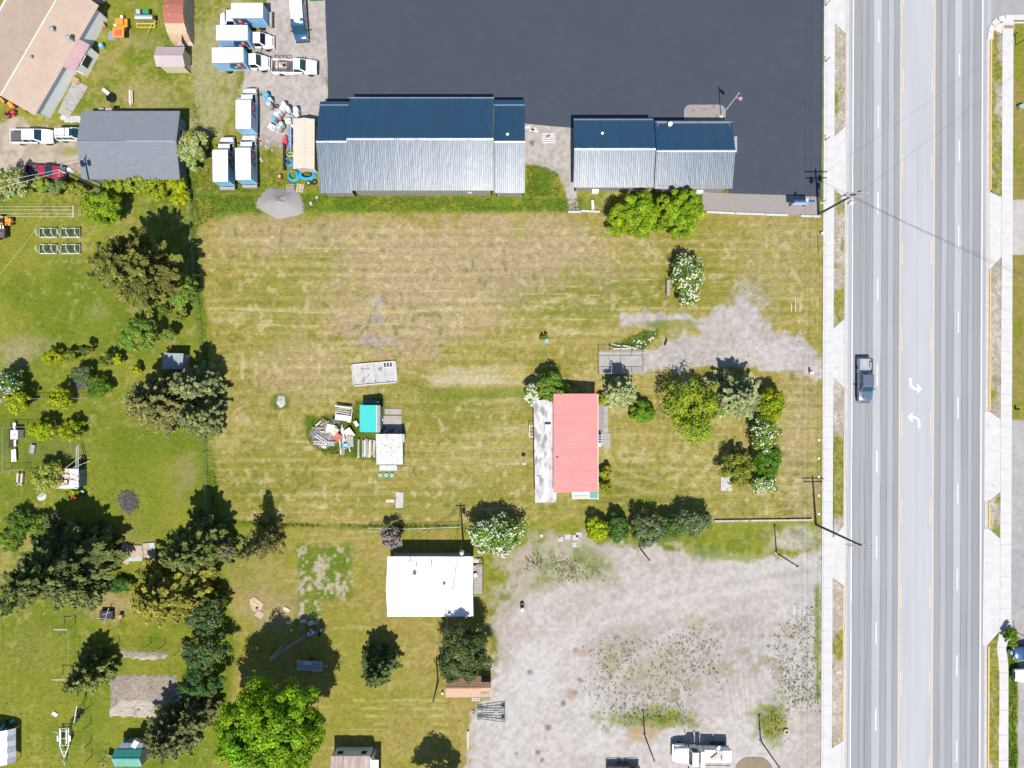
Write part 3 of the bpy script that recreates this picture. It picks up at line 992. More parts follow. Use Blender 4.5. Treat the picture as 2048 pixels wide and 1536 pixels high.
for poly, lab, mt in (
        ([(1669.6, -300), (1693, -300), (1693, 66), (1690.2, 66), (1669.6, 47)], 'white concrete driveway apron at the car park', 'apron'),
        ([(1669.6, 273), (1690.2, 254), (1693, 254), (1693, 399), (1691.5, 399), (1669.6, 377)], 'white concrete driveway apron near the flag pole', 'apron'),
        ([(1669.6, 657), (1691.7, 637), (1694, 637), (1694, 776), (1691.7, 776), (1669.6, 756)], 'gravel-strewn concrete apron at the gravel drive', 'apron'),
        ([(1669.6, 1075), (1691.7, 1051), (1694, 1051), (1694, 1171), (1691.7, 1171), (1669.6, 1155)], 'concrete driveway apron at the gravel lot', 'apron'),
        ([(1669.6, 1497), (1691.7, 1481), (1694, 1481), (1694, 1900), (1669.6, 1900)], 'concrete driveway apron at the south end', 'apron'),
        ([(1980, 385), (1984, 385), (2000, 393), (2004.4, 393), (2004.4, 514), (1982.5, 540), (1980, 540)], 'concrete driveway apron east of the road by the long verge', 'apron'),
        ([(1972, 823), (1983, 823), (2004.4, 839), (2004.4, 984), (1981.4, 1002), (1972, 1002)], 'wide white driveway apron east of the road', 'apron'),
        ([(1972, 1057), (1981.4, 1057), (2004.4, 1077), (2004.4, 1262), (1979.4, 1291), (1970, 1291)], 'long white driveway apron by the parked cars', 'apron')):
    o = flat('driveway_apron', [(rx(a, b_), b_) for a, b_ in poly], .05, mt, th=.1, label=lab)


# gutters and kerbs
def kerb(x0, x1, segs, mats, z, lab, name='kerb'):
    k = bpy.data.objects.new(name, None)
    COL.objects.link(k)
    k['kind'] = 'structure'
    k['label'] = lab
    for (ya, yb), mt in zip(segs, mats):
        n = max(1, round((yb - ya) / 43))
        h = (yb - ya) / n
        for i in range(n):
            y0, y1 = ya + i * h, ya + (i + 1) * h
            g = .01
            a, b_, c, d = P(rx(x0, y0), y0), P(rx(x1, y0), y0), P(rx(x1, y1), y1), P(rx(x0, y1), y1)
            MB().prism([(a.x, a.y - g), (b_.x, b_.y - g), (c.x, c.y + g), (d.x, d.y + g)], -.08, z).build('kerb_stone', mt, k)
    return k


kerb(1690.3, 1692.6, [(68, 252), (400, 636), (778, 1050), (1172, 1480)], ['kerb_faded', 'kerb_faded', 'kerb_faded', 'kerb_yellow'], .12, 'faded yellow kerb along the west verges')
kerb(1980.6, 1983.6, [(80, 140), (140, 380), (540, 822), (1003, 1056), (1292, 1640)], ['kerb_yellow', 'kerb_yellow', 'kerb_yellow', 'kerb_yellow', 'kerb_yellow'], .12, 'yellow painted kerb along the east verges')
kerb(1693.4, 1698.5, [(-300, 1900)], ['kerb_concrete'], .010, 'flat concrete gutter along the west side', 'gutter')
kerb(1974, 1980, [(70, 1900)], ['kerb_concrete'], .010, 'flat concrete gutter along the east side', 'gutter')
# side street corner
flat('side_street', [(1968, -900), (2700, -900), (2700, 36), (2010, 37), (1992, 46), (1984, 64), (1968, 70)], .002, 'old_asphalt', label='grey side street at the top corner')
cn = thing('corner_kerb', 'curved concrete kerb with yellow face at the side street corner', 'kerb', P(1995, 50))
pts = [P(1983.5, 80), P(1984.5, 66), P(1989, 53), P(1998, 44), P(2010, 41), P(2030, 40.5), P(2070, 40.5)]
mb = MB()
for a, b_ in zip(pts[:-1], pts[1:]):
    d = (b_ - a)
    nrm = Vector((-d.y, d.x, 0)).normalized()
    mb.hexa([a, b_, b_ + nrm * .7, a + nrm * .7], [v + Vector((0, 0, .14)) for v in (a, b_, b_ + nrm * .7, a + nrm * .7)])
mb.build('kerb_top', 'concrete', cn, world=True)
mb = MB()
for a, b_ in zip(pts[:3], pts[1:4]):
    d = (b_ - a)
    nrm = Vector((-d.y, d.x, 0)).normalized()
    mb.hexa([a - nrm * .14, b_ - nrm * .14, b_ - nrm * .003, a - nrm * .003], [v + Vector((0, 0, .147)) for v in (a - nrm * .14, b_ - nrm * .14, b_ - nrm * .003, a - nrm * .003)])
mb.build('yellow_face', 'kerb_yellow', cn, world=True)
flat('corner_pavement', [(1989, 56), (1998, 47), (2010, 44), (2060, 44), (2060, 47), (2028, 47), (2028, 58), (2004, 58), (2003, 68), (1990, 61)], .06, 'concrete', label='concrete corner pavement at the side street')
dp = MB().prism([P(2007, 50.5), P(2027, 50.5), P(2027, 57.5), P(2007, 57.5)], .06, .086)
for i in range(9):
    for j in range(3):
        c = P(2008.5 + i * 2.1, 52 + j * 2)
        dp.box((c.x, c.y, .09), (.07, .07, .02))
tag(dp.build('tactile_pad', 'dome_pad'), 'brown tactile pad at the corner crossing', 'tactile pad')

# ================================================================ BUILDINGS
def panel_mesh(w, L, pitch, hgt, name='roof_panel'):
    """ribbed sheet in local coords: x across, y up the slope, z out"""
    prof = [(0, 0)]
    n = max(1, round(w / pitch))
    p = w / n
    for i in range(n):
        x = i * p
        prof += [(x + p * .30, 0), (x + p * .40, hgt), (x + p * .60, hgt), (x + p * .70, 0)]
    prof += [(w, 0)]
    vs, fs = [], []
    for y in (0, L):
        for x, z in prof:
            vs.append((x, y, z))
    m = len(prof)
    for i in range(m - 1):
        fs.append((i, i + 1, m + i + 1, m + i))
    # thickness rim
    o = len(vs)
    vs += [(0, 0, -.03), (w, 0, -.03), (w, L, -.03), (0, L, -.03)]
    fs += [(o + 3, o + 2, o + 1, o), (o, o + 1, m - 1, 0), (o + 1, o + 2, 2 * m - 1, m - 1), (o + 2, o + 3, m, 2 * m - 1), (o + 3, o, 0, m)]
    return vs, fs


def roof_plane(par, A, B, D, mat, pw=.9, pitch=.3, hgt=.025, tilt=.004, name='roof_panel'):
    """panels from eave edge A->B, running up the slope to D (D above A)"""
    A, B, D = Vector(A), Vector(B), Vector(D)
    W = (B - A).length
    n = max(1, round(W / pw))
    w = W / n
    ex = (B - A).normalized()
    L = (D - A).length
    ey = (D - A).normalized()
    ez = ex.cross(ey).normalized()
    flip = ez.z < 0
    if flip:
        A, ex = B, -ex
        D = Vector(B) + (D - Vector(A) + (Vector(A) - Vector(B))) if False else D
        ez = ex.cross(ey).normalized()
    vs, fs = panel_mesh(w - .004, L, pitch, hgt)
    me = bpy.data.meshes.new(name)
    me.from_pydata(vs, [], fs)
    me.materials.append(M_[mat])
    me.update()
    mi = par.matrix_basis.inverted()
    for i in range(n):
        o = bpy.data.objects.new(name, me)
        COL.objects.link(o)
        o.parent = par
        Mx = Matrix((ex, ey, ez)).transposed().to_4x4()
        Mx.translation = A + ex * (w * i) + ez * random.uniform(0, .004)
        o.matrix_basis = mi @ Mx @ Matrix.Rotation(random.uniform(-tilt, tilt), 4, 'X') @ Matrix.Rotation(random.uniform(-tilt, tilt), 4, 'Y')


def roof_slab(par, pts, mat, th=.08, name='roof_slope', bevel=0):
    return MB().sheet(pts, th).build(name, mat, par, world=True, bevel=bevel)


def lerp(a, b_, t):
    return Vector(a) * (1 - t) + Vector(b_) * t


def walls(par, c4, z1, mat, gable=None, inset=.35, z0=-.1):
    """c4: four plan corners in order; gable: height of the ridge over the edge 1-2 and 3-0 midpoints"""
    ctr = sum((Vector((p[0], p[1], 0)) for p in c4), Vector()) / 4
    q = []
    for p in c4:
        d = Vector((p[0], p[1], 0)) - ctr
        q.append(ctr + d * (1 - inset * 1.35 / d.length))
    for i in range(4):
        a, b_ = q[i], q[(i + 1) % 4]
        pts = [(a.x, a.y, z0), (b_.x, b_.y, z0), (b_.x, b_.y, z1)]
        if gable and i in (1, 3):
            m = (a + b_) / 2
            pts.append((m.x, m.y, gable))
        pts.append((a.x, a.y, z1))
        nrm = (b_ - a).cross(Vector((0, 0, 1))).normalized()
        c = (a + b_) / 2 - ctr
        if nrm.dot(c) > 0:
            nrm = -nrm
        n = len(pts)
        vs = [Vector(p) for p in pts] + [Vector(p) + nrm * .12 for p in pts]
        fs = [tuple(range(n)), tuple(range(2 * n - 1, n - 1, -1))] + [(j, n + j, n + (j + 1) % n, (j + 1) % n) for j in range(n)]
        MB().add(vs, fs).build('wall', mat, par, world=True)
    return q


def gable(name, label, e1, rg, e2, ze, zr, wall, roof, roof2=None, ribs=True, pw=.9, pitch=.3, inset=.35, cap='metal_trim', hgt=.025, cat='building', tilt=.004, sheetn='roof_panel'):
    """e1, rg, e2: pairs of photo points (two ends) of the first eave, the ridge and the second eave"""
    a0, a1 = P(*e1[0], ze), P(*e1[1], ze)
    r0, r1 = P(*rg[0], zr), P(*rg[1], zr)
    b0, b1 = P(*e2[0], ze), P(*e2[1], ze)
    # square the roof up
    along = ((a1 - a0) + (b1 - b0) + (r1 - r0))
    along.z = 0
    along.normalize()
    base = (a0 + a1 + b0 + b1) / 4
    base.z = 0
    ac = Vector((-along.y, along.x, 0))
    half = ((a1 - a0).length + (b1 - b0).length) / 4
    da = ((a0 + a1) / 2 - base).dot(ac)
    db = ((b0 + b1) / 2 - base).dot(ac)
    dr = ((r0 + r1) / 2 - base).dot(ac)
    t = thing(name, label, cat, base)
    mk = lambda s_, d, z: base + along * (s_ * half) + ac * d + Vector((0, 0, z))
    A0, A1, R0, R1, B0, B1 = mk(-1, da, ze), mk(1, da, ze), mk(-1, dr, zr), mk(1, dr, zr), mk(-1, db, ze), mk(1, db, ze)
    if ribs:
        roof_plane(t, A0, A1, R0, roof, pw, pitch, hgt, tilt, sheetn)
        roof_plane(t, B0, B1, R0, roof2 or roof, pw, pitch, hgt, tilt, sheetn)
    else:
        roof_slab(t, [A0, A1, R1, R0], roof)
        roof_slab(t, [B0, B1, R1, R0], roof2 or roof)
    if cap:
        MB().hexa([R0 + ac * .14 + Vector((0, 0, -.02)), R1 + ac * .14 + Vector((0, 0, -.02)), R1 - ac * .14 + Vector((0, 0, -.02)), R0 - ac * .14 + Vector((0, 0, -.02))],
                  [R0 + ac * .03 + Vector((0, 0, .05)), R1 + ac * .03 + Vector((0, 0, .05)), R1 - ac * .03 + Vector((0, 0, .05)), R0 - ac * .03 + Vector((0, 0, .05))]).build('ridge_cap', cap, t, world=True)
    walls(t, [A0, A1, B1, B0], ze - .05 + inset * (zr - ze) / abs(da - dr), wall, zr - .1, inset)
    t['_f'] = 0
    del t['_f']
    t_info[t.name] = (A0, A1, R0, R1, B0, B1)
    return t


t_info = {}


def vent(par, px, py, z, r=.12, h=.5, mat='galv', name='roof_vent', capr=None):
    c = P(px, py, z + h)
    mb = MB().lathe([(r, z - .3), (r, z + h * .75), (capr or r * 1.6, z + h * .78), (capr or r * 1.6, z + h * .9), (.03, z + h)], 10, (c.x, c.y, 0))
    return mb.build(name, mat, par, world=True, smooth=True)


def window(par, a, b_, z0, z1, out, frame='wall_white', glass='glass_dark', name='window'):
    """window on the vertical wall line a->b (plan points); out = outward normal"""
    a, b_ = Vector((a[0], a[1], 0)), Vector((b_[0], b_[1], 0))
    out = Vector(out).normalized()
    d = (b_ - a).normalized()
    q = lambda u, z, o_: (a + d * u + out * o_ + Vector((0, 0, z)))
    L = (b_ - a).length
    f = MB().hexa([q(0, z0, -.02), q(L, z0, -.02), q(L, z0, .05), q(0, z0, .05)], [q(0, z1, -.02), q(L, z1, -.02), q(L, z1, .05), q(0, z1, .05)]).build(name, frame, par, world=True)
    pane = MB()
    w = .06
    vs = [q(w, z0 + w, .055), q(L - w, z0 + w, .055), q(L - w, z1 - w, .055), q(w, z1 - w, .055)]
    wm = par.matrix_basis.inverted()
    pane.add([wm @ v for v in vs], [(0, 1, 2, 3)]).build('pane', glass, f)
    return f


# --- long metal workshop: three roof sections
main = gable('metal_workshop', 'long metal workshop with dark blue north roof and silver south roof', ((697, 194), (988, 194)), ((693, 277.5), (987, 277.5)), ((703, 381), (987, 381)), 3.25, 5.15, 'wall_taupe', 'metal_roof', inset=.3, tilt=.006)
# lower end bays belong to the same building
for xa, xb, yn, yr, ys_ in ((631, 698, 203, 282.5, 386), (987.5, 1050, 200, 283, 386)):
    ze, zr = 3.0, 4.85
    A0, A1, R0 = P(xa + 4, yn, ze), P(xb, yn, ze), P(xa + 1, yr, zr)
    x0 = P(xa + 1, yr, zr).x
    x1 = P(xb, yr, zr).x
    A0.x, A1.x, R0.x = x0, x1, x0
    B0 = P(xa, ys_, ze)
    B0.x = x0
    B1 = B0.copy()
    B1.x = x1
    roof_plane(main, A0, A1, R0, 'metal_roof', .9, .3, .025, .006)
    roof_plane(main, B0, B1, R0, 'metal_roof', .9, .3, .025, .006)
    R1 = R0.copy()
    R1.x = x1
    MB().hexa([R0 + Vector((0, .14, -.02)), R1 + Vector((0, .14, -.02)), R1 + Vector((0, -.14, -.02)), R0 + Vector((0, -.14, -.02))],
              [R0 + Vector((0, .03, .05)), R1 + Vector((0, .03, .05)), R1 + Vector((0, -.03, .05)), R0 + Vector((0, -.03, .05))]).build('ridge_cap', 'metal_trim', main, world=True)
    walls(main, [A0, A1, B1, B0], 3.05, 'wall_taupe', 4.7, .3)
# flashing lines and gutter
for xa, xb, y, z in ((697, 988, 195.5, 3.36), (988, 1049, 210, 3.3), (634, 697, 210, 3.28)):
    a, b_ = P(xa, y, z), P(xb, y, z)
    MB().box(((a.x + b_.x) / 2, a.y, z), (abs(b_.x - a.x), .12, .06)).build('snow_rail', 'metal_trim', main, world=True)
vent(main, 1015, 268, 4.4, .12, .45, 'plastic_white')
for x in (815, 850, 895, 945):
    vent(main, x, 277, 4.85, .1, .25, 'galv')
w0 = P(940, 386, 1.2)
MB().box((w0.x, P(940, 383, 1.5).y - .02, 1.4), (.6, .25, .8)).build('meter_box', 'plastic_white', main, world=True)

# --- second metal building, two sections
m2 = gable('metal_office', 'smaller metal office building with dark blue and silver roof by the car park', ((1147, 236), (1306, 236)), ((1149, 297.5), (1313, 297.5)), ((1147, 375), (1308, 375)), 2.9, 4.3, 'wall_taupe', 'metal_roof', inset=.35, tilt=.006)
ze, zr = 2.75, 4.1
x0 = P(1313, 301, zr).x
x1 = P(1471, 301, zr).x
A0, A1, R0 = P(1310, 241, ze), P(1465, 241, ze), P(1312, 301.5, zr)
B0 = P(1312, 377.5, ze)
for v in (A0, R0, B0):
    v.x = x0 + .01
A1.x = x1
B1 = B0.copy()
B1.x = x1
R1 = R0.copy()
R1.x = x1
roof_plane(m2, A0, A1, R0, 'metal_roof', .9, .3, .03, .006)
roof_plane(m2, B0, B1, R0, 'metal_roof', .9, .3, .03, .006)
MB().hexa([R0 + Vector((0, .14, -.02)), R1 + Vector((0, .14, -.02)), R1 + Vector((0, -.14, -.02)), R0 + Vector((0, -.14, -.02))],
          [R0 + Vector((0, .03, .05)), R1 + Vector((0, .03, .05)), R1 + Vector((0, -.03, .05)), R0 + Vector((0, -.03, .05))]).build('ridge_cap', 'metal_trim', m2, world=True)
walls(m2, [A0, A1, B1, B0], 2.9, 'wall_taupe', 3.85, .35)
for xa, xb, y, z in ((1148, 1306, 239, 3.07), (1311, 1466, 243.5, 2.9)):
    a, b_ = P(xa, y, z), P(xb, y, z)
    MB().box(((a.x + b_.x) / 2, a.y, z), (abs(b_.x - a.x), .1, .06)).build('snow_rail', 'metal_trim', m2, world=True)
vent(m2, 1205, 266, 3.6, .12, .4, 'plastic_white')
vent(m2, 1341, 247, 2.95, .2, .7, 'plastic_white')
for px in (1190, 1398):
    c = P(px, 387, .5)
    g = MB().box((c.x, c.y + .25, .55), (1.0, .5, .9), top=.95).build('air_conditioner', 'plastic_white', m2, world=True, bevel=.04)
c = P(1474, 290, .1)
MB().box((P(1474.5, 285, 1).x, P(1474.5, 285, 1).y, .15), (.45, 2.2, .3)).build('door_step', 'pad', m2, world=True)

# --- beige narrow shed beside the workshop
t = gable('storage_shed', 'narrow beige metal shed among blue hoses and tanks', ((586.5, 238), (586.5, 338)), ((607.5, 234), (607.5, 339)), ((629, 238), (629, 338)), 2.5, 2.95, 'wall_cream', 'roof_beige', pw=.95, pitch=.5, inset=.25, cap='roof_beige', hgt=.012, cat='shed')
c = P(608, 345, .9)
MB().box((c.x, P(608, 340.4, 1).y, 1.0), (1.1, .04, 2.0)).build('door', 'wood_pale', t, world=True)

# --- grey garage
t = gable('garage', 'grey shingle roofed garage beside white pickup', ((163, 222), (360, 222)), ((155, 282.5), (351, 282.5)), ((163, 359), (360, 359)), 2.7, 3.7, 'wall_bluegrey', 'shingle_grey', ribs=False, inset=.4, cap='shingle_grey', cat='garage')
A0, A1, R0, R1, B0, B1 = t_info[t.name]
MB().box(((A1.x - 3.5), (R1.y), 3.76), (6.6, .16, .05)).build('ridge_flashing', 'wall_grey', t, world=True)
for (e, r_) in ((A1, R1), (B1, R1)):
    MB().tube([e + Vector((.03, 0, -.03)), r_ + Vector((.03, 0, -.03))], .07, 4).build('rake_trim', 'dark_metal', t, world=True)
window(t, (A1.x - .44, R1.y + 1.2), (A1.x - .44, R1.y + 2.6), .9, 2.0, (1, 0, 0))
MB().box((P(215, 217, 2.2).x, P(215, 219, 2.0).y, 1.0), (.9, .5, 2.0)).build('chimney_box', 'roof_mauve', t, world=True)
MB().box((P(202, 219, 1.0).x, P(202, 219.5, 1.0).y, .5), (.7, .4, 1.0)).build('meter_box', 'plastic_grey', t, world=True)

# --- tan house, rotated
t = gable('house', 'tan metal roofed house standing at an angle with white walls', ((203, -4), (82, 216)), ((113, -4), (-6, 203)), ((46, -60), (-90, 160)), 2.9, 4.9, 'wall_white', 'roof_tan', pw=.9, pitch=.3, inset=.45, cap='roof_beige', cat='house')
A0, A1, R0, R1, B0, B1 = t_info[t.name]
al = (A1 - A0).normalized()
oc = Vector((-al.y, al.x, 0))
if oc.dot(A0 - R0) < 0:
    oc = -oc
L = (A1 - A0).length
wl = lambda u: A0 + al * u - oc * .43
for u, w, z0_, z1_ in ((2.9, .8, 1.5, 2.2), (5.2, .7, .3, 2.1), (13.6, .9, .9, 2.0)):
    window(t, wl(u), wl(u + w), z0_, z1_, oc)
vent(t, 101, 55, 4.2, .18, .8, 'galv', 'flue')
vent(t, 134, 72, 3.6, .18, .9, 'galv', 'flue')
vent(t, 60, 112, 4.6, .1, .4, 'galv')
# porch roof and bay
pr = [P(155.9, 79.3, 2.95), P(180.5, 90, 2.5), P(149, 145, 2.5), P(127, 134, 2.95)]
roof_plane(t, pr[1], pr[2], pr[2 - 1] + (pr[0] - pr[1]), 'roof_mauve', .9, .45, .015, 0, 'porch_panel')
bay = [P(158, 84, 2.4), P(177, 92, 2.4), P(153, 137, 2.4), P(134, 129, 2.4)]
MB().prism(bay, -.05, 2.45).build('bay_wall', 'wall_white', t, world=True)
d = (bay[2] - bay[1]).normalized()
window(t, bay[1] + d * 1.0, bay[1] + d * 2.7, .7, 2.1, oc)
MB().box(tuple(P(149, 160, .15)), (1.3, .9, .3), rz=R(-28.8)).build('step', 'wood', t, world=True)
MB().box(tuple(P(152, 162, .1)), (1.3, .4, .16), rz=R(-28.8)).build('step', 'wood', t, world=True)
# west gable porch and south shadowed bay
g2 = [P(-30, 80, 3.6), P(12, 62, 3.6), P(28, 96, 3.2), P(-10, 118, 3.2)]
MB().sheet(g2, .08).build('dormer_roof', 'roof_mauve', t, world=True)
MB().prism([P(-26, 84, 3.0), P(10, 68, 3.0), P(24, 96, 3.0), P(-10, 112, 3.0)], 2.0, 3.15).build('dormer_wall', 'wall_white', t, world=True)
# foundation ledge
a, b_ = P(206, 34, .3), P(106, 226, .3)

# pink-roofed shed and quonset with board fence
t = gable('garden_shed', 'small shed with pale mauve roof and cream walls', ((312.5, 93.5), (370, 93.5)), ((310.4, 111.3), (368.6, 111.3)), ((312.5, 133.3), (370, 133.3)), 2.15, 2.8, 'wall_cream', 'roof_shed_pink', pw=.9, pitch=.45, inset=.2, cap='roof_shed_pink', hgt=.008, cat='shed')


def quonset():
    t = thing('arched_shed', 'arched shed with rusty red corrugated roof beside small pale mauve roofed shed', 'shed', P(352, 20))
    # arch profile across y, running in x
    xa, xb = P(325, 18, 3.3).x, P(365, 18, 3.3).x
    yr = P(350, 17, 3.3).y
    prof = [(-3.4, .0), (-3.25, .9), (-2.75, 1.9), (-1.75, 2.8), (-.6, 3.2), (.6, 3.2), (1.75, 2.8), (2.75, 1.9), (3.25, .9), (3.4, .0)]
    mats = ['rust_sheet', 'rust_orange', 'rust_orange', 'rust_red', 'rust_red', 'rust_red', 'rust_orange', 'rust_orange', 'rust_sheet']
    for i in range(len(prof) - 1):
        (y0, z0), (y1, z1) = prof[i], prof[i + 1]
        roof_plane(t, Vector((xa, yr + y0, z0)), Vector((xb, yr + y0, z0)), Vector((xa, yr + y1, z1)), mats[i], .75, .25, .02, .002)
    for x in (xb - .05, xa + .05):
        n = len(prof)
        vs = [(x - .04, yr + y * .985, z * .985) for y, z in prof] + [(x + .04, yr + y * .985, z * .985) for y, z in prof]
        MB().add(vs, [tuple(range(n)), tuple(range(2 * n - 1, n - 1, -1))] + [(j, j + 1, n + j + 1, n + j) for j in range(n - 1)]).build('end_wall', 'grey_metal', t, world=True)
    for k_ in range(9):
        y = yr - 2.6 + k_ * .6
        z = 3.2 - (abs(y - yr) / 3.3) ** 2 * 2.6
        MB().box((xb + .01, y, z / 2), (.05, .12, z)).build('wall_rib', 'rust_stripes', t, world=True)


quonset()
f = thing('board_fence', 'tall board fence coloured dark for shade between two small sheds', 'fence', P(372, 80))
for k_ in range(26):
    y = 50 + k_ * 1.85
    c = P(376.5, y + .9, 0)
    MB().box((c.x, c.y, .95), (.04, .125, 1.9 + random.uniform(-.03, .03))).build('board', 'fence_shaded', f, world=True)
for z in (.4, 1.5):
    a, b_ = P(376.5, 50, 0), P(376.5, 98, 0)
    MB().box((a.x - .05, (a.y + b_.y) / 2, z), (.06, abs(a.y - b_.y), .09)).build('rail', 'fence_shaded', f, world=True)

# --- house with pink roof
t = thing('house', 'house with long pink metal roof and white flat-roofed wing', 'house', P(1140, 890))
zw, zl = 3.7, 3.0
A0, A1 = P(1193.5, 788, zl), P(1198, 983, zl)
D0 = P(1104, 790, zw)
D1 = P(1109.5, 984.5, zw)
A0.x = A1.x = (A0.x + A1.x) / 2
D0.y = A0.y
D0.x = (D0.x + D1.x) / 2
D0.y = A0.y
roof_plane(t, A0, A1, D0, 'roof_pink', .92, .3, .022, .003)
c4 = [D0, Vector((D0.x, A1.y, 0)), A1, A0]
q = walls(t, c4, 2.95, 'wall_white', None, .3)
MB().box((A0.x + .03, (A0.y + A1.y) / 2, zl - .06), (.06, A0.y - A1.y, .18)).build('fascia', 'wall_white', t, world=True)
for y_ in (A0.y + .02, A1.y - .02):
    MB().hexa([(D0.x, y_ - .03, zw - .2), (A0.x, y_ - .03, zl - .2), (A0.x, y_ + .03, zl - .2), (D0.x, y_ + .03, zw - .2)],
              [(D0.x, y_ - .03, zw - .02), (A0.x, y_ - .03, zl - .02), (A0.x, y_ + .03, zl - .02), (D0.x, y_ + .03, zw - .02)]).build('barge_board', 'roof_pink', t, world=True)
for k_ in range(3):
    yy = A0.y - 2 - k_ * 4.2
    window(t, (A0.x - .3, yy), (A0.x - .3, yy - 1.5), .9, 2.1, (1, 0, 0))
vent(t, 1115, 917, 3.5, .1, .5, 'roof_pink')
# white wing
W4 = [P(1067, 801, 2.7), P(1106, 798, 2.7), P(1113.6, 1005, 2.7), P(1070.5, 1005, 2.7)]
MB().prism(W4, 2.45, 2.7).build('flat_roof', 'roof_flat_white', t, world=True)
ww = [P(1069.5, 804, 2.7), P(1106, 802, 2.7), P(1111.5, 1002, 2.7), P(1073, 1002, 2.7)]
MB().prism(ww, -.05, 2.46).build('wing_wall', 'wall_teal', t, world=True)
c = P(1095.8, 855, 3.0)
MB().box((c.x, c.y, 2.95), (.85, .95, .6)).build('roof_cooler', 'plastic_grey', t, world=True, bevel=.04)
MB().box((c.x, c.y, 3.27), (.7, .8, .04)).build('cooler_lid', 'plastic_white', t, world=True)
vent(t, 1108.5, 955, 2.7, .12, .5, 'plastic_white')
vent(t, 1076, 954, 2.7, .08, .25, 'galv')
# west window frame bracket
for s_ in (0, 1):
    c = P(1061, 852 + s_ * 22, 1.2)
    MB().box((c.x + .2, c.y, 1.1), (.8, .07, .07)).build('awning_arm', 'wall_white', t, world=True)
c = P(1058.5, 863, 1.1)
MB().box((c.x, c.y, 1.1), (.08, 1.7, .07)).build('awning_bar', 'wall_white', t, world=True)
# south porch roof
pp = [P(1144, 984, 2.2), P(1197, 984, 2.2), P(1197, 998, 2.1), P(1144, 998, 2.1)]
MB().sheet(pp, .06).build('porch_roof', 'wall_white', t, world=True)
for xa, xb, ya, yb, mt in ((1146, 1178, 991, 997, 'wood_pale'), (1179, 1196, 984.5, 997, 'roof_green')):
    MB().sheet([P(xa, ya, 2.24), P(xb, ya, 2.24), P(xb, yb, 2.18), P(xa, yb, 2.18)], .02).build('porch_panel', mt, t, world=True)
for x in (1148, 1194):
    c = P(x, 996, 1.0)
    MB().box((c.x, c.y, 1.0), (.1, .1, 2.1)).build('porch_post', 'wall_white', t, world=True)
for k_ in range(3):
    c = P(1197.5 + k_ * 1.2, 880, 0)
    MB().box((c.x, c.y, .28 - k_ * .09), (.32, 1.9, .18)).build('step', 'concrete', t, world=True)
for k_ in range(4):
    c = P(1200, 871 + k_ * 5, .75)
    MB().box((c.x, c.y, .75), (.5, .05, .9)).build('rail_picket', 'wall_white', t, world=True)

# --- white house
t = gable('house', 'house with plain bright white metal roof', ((775, 1113), (947, 1113)), ((772, 1177), (946, 1177)), ((775, 1233), (946, 1233)), 2.9, 4.0, 'wall_grey', 'roof_white', pw=.95, pitch=.95, inset=.3, cap='roof_white', hgt=.006, cat='house', tilt=.001)
for px, py, r, h, z in ((828, 1153, .28, .5, 3.7), (888, 1172, .2, .45, 3.9), (832, 1133, .08, .35, 3.4), (862, 1133, .08, .35, 3.4), (862, 1127, .08, .35, 3.3)):
    vent(t, px, py, z, r * .6, h, 'galv')
c = P(820, 1120, 3.4)
MB().tube([(c.x, c.y, 2.9), (c.x, c.y, 3.9), (c.x + .25, c.y + .1, 4.1)], .04, 5).build('service_mast', 'dark_metal', t, world=True)
d = thing('deck', 'weathered wooden deck with rails beside white roofed house', 'deck', P(956, 1160))
for k_ in range(27):
    y = 1132 + k_ * 2.1
    a, b_ = P(946.5, y, .35), P(965, y, .35)
    MB().box(((a.x + b_.x) / 2, a.y, .35), (b_.x - a.x, .135, .04)).build('plank', 'wood_grey', d, world=True)
for k_ in range(6):
    c = P(965.6, 1130 + k_ * 11, .7)
    MB().box((c.x, c.y, .55), (.09, .09, 1.2)).build('post', 'wood_dark', d, world=True)
a, b_ = P(965.6, 1129, 1.15), P(965.6, 1188, 1.15)
MB().box((a.x, (a.y + b_.y) / 2, 1.17), (.12, a.y - b_.y, .05)).build('handrail', 'wood_dark', d, world=True)
a, b_ = P(952, 1129, 1.15), P(965.6, 1129, 1.15)
MB().box(((a.x + b_.x) / 2, a.y, 1.17), (b_.x - a.x, .12, .05)).build('handrail', 'wood', d, world=True)
for k_ in range(3):
    c = P(951 + k_ * .5, 1124 - k_ * 2.5, .3)
    MB().box((c.x, c.y, .3 - k_ * .1), (.9, .18, .05)).build('step', 'wood_white', d, world=True)
ch = thing('lawn_chair', 'white lawn chair on the wooden deck', 'chair', P(951, 1149, .37), R(20))
MB().box((0, 0, .4), (.5, .5, .05)).build('seat', 'plastic_white', ch)
MB().box((-.25, 0, .65), (.06, .5, .55), ry=R(-12)).build('backrest', 'plastic_white', ch)
for x in (-.22, .22):
    for y in (-.22, .22):
        MB().box((x, y, .2), (.05, .05, .4)).build('leg', 'plastic_white', ch)

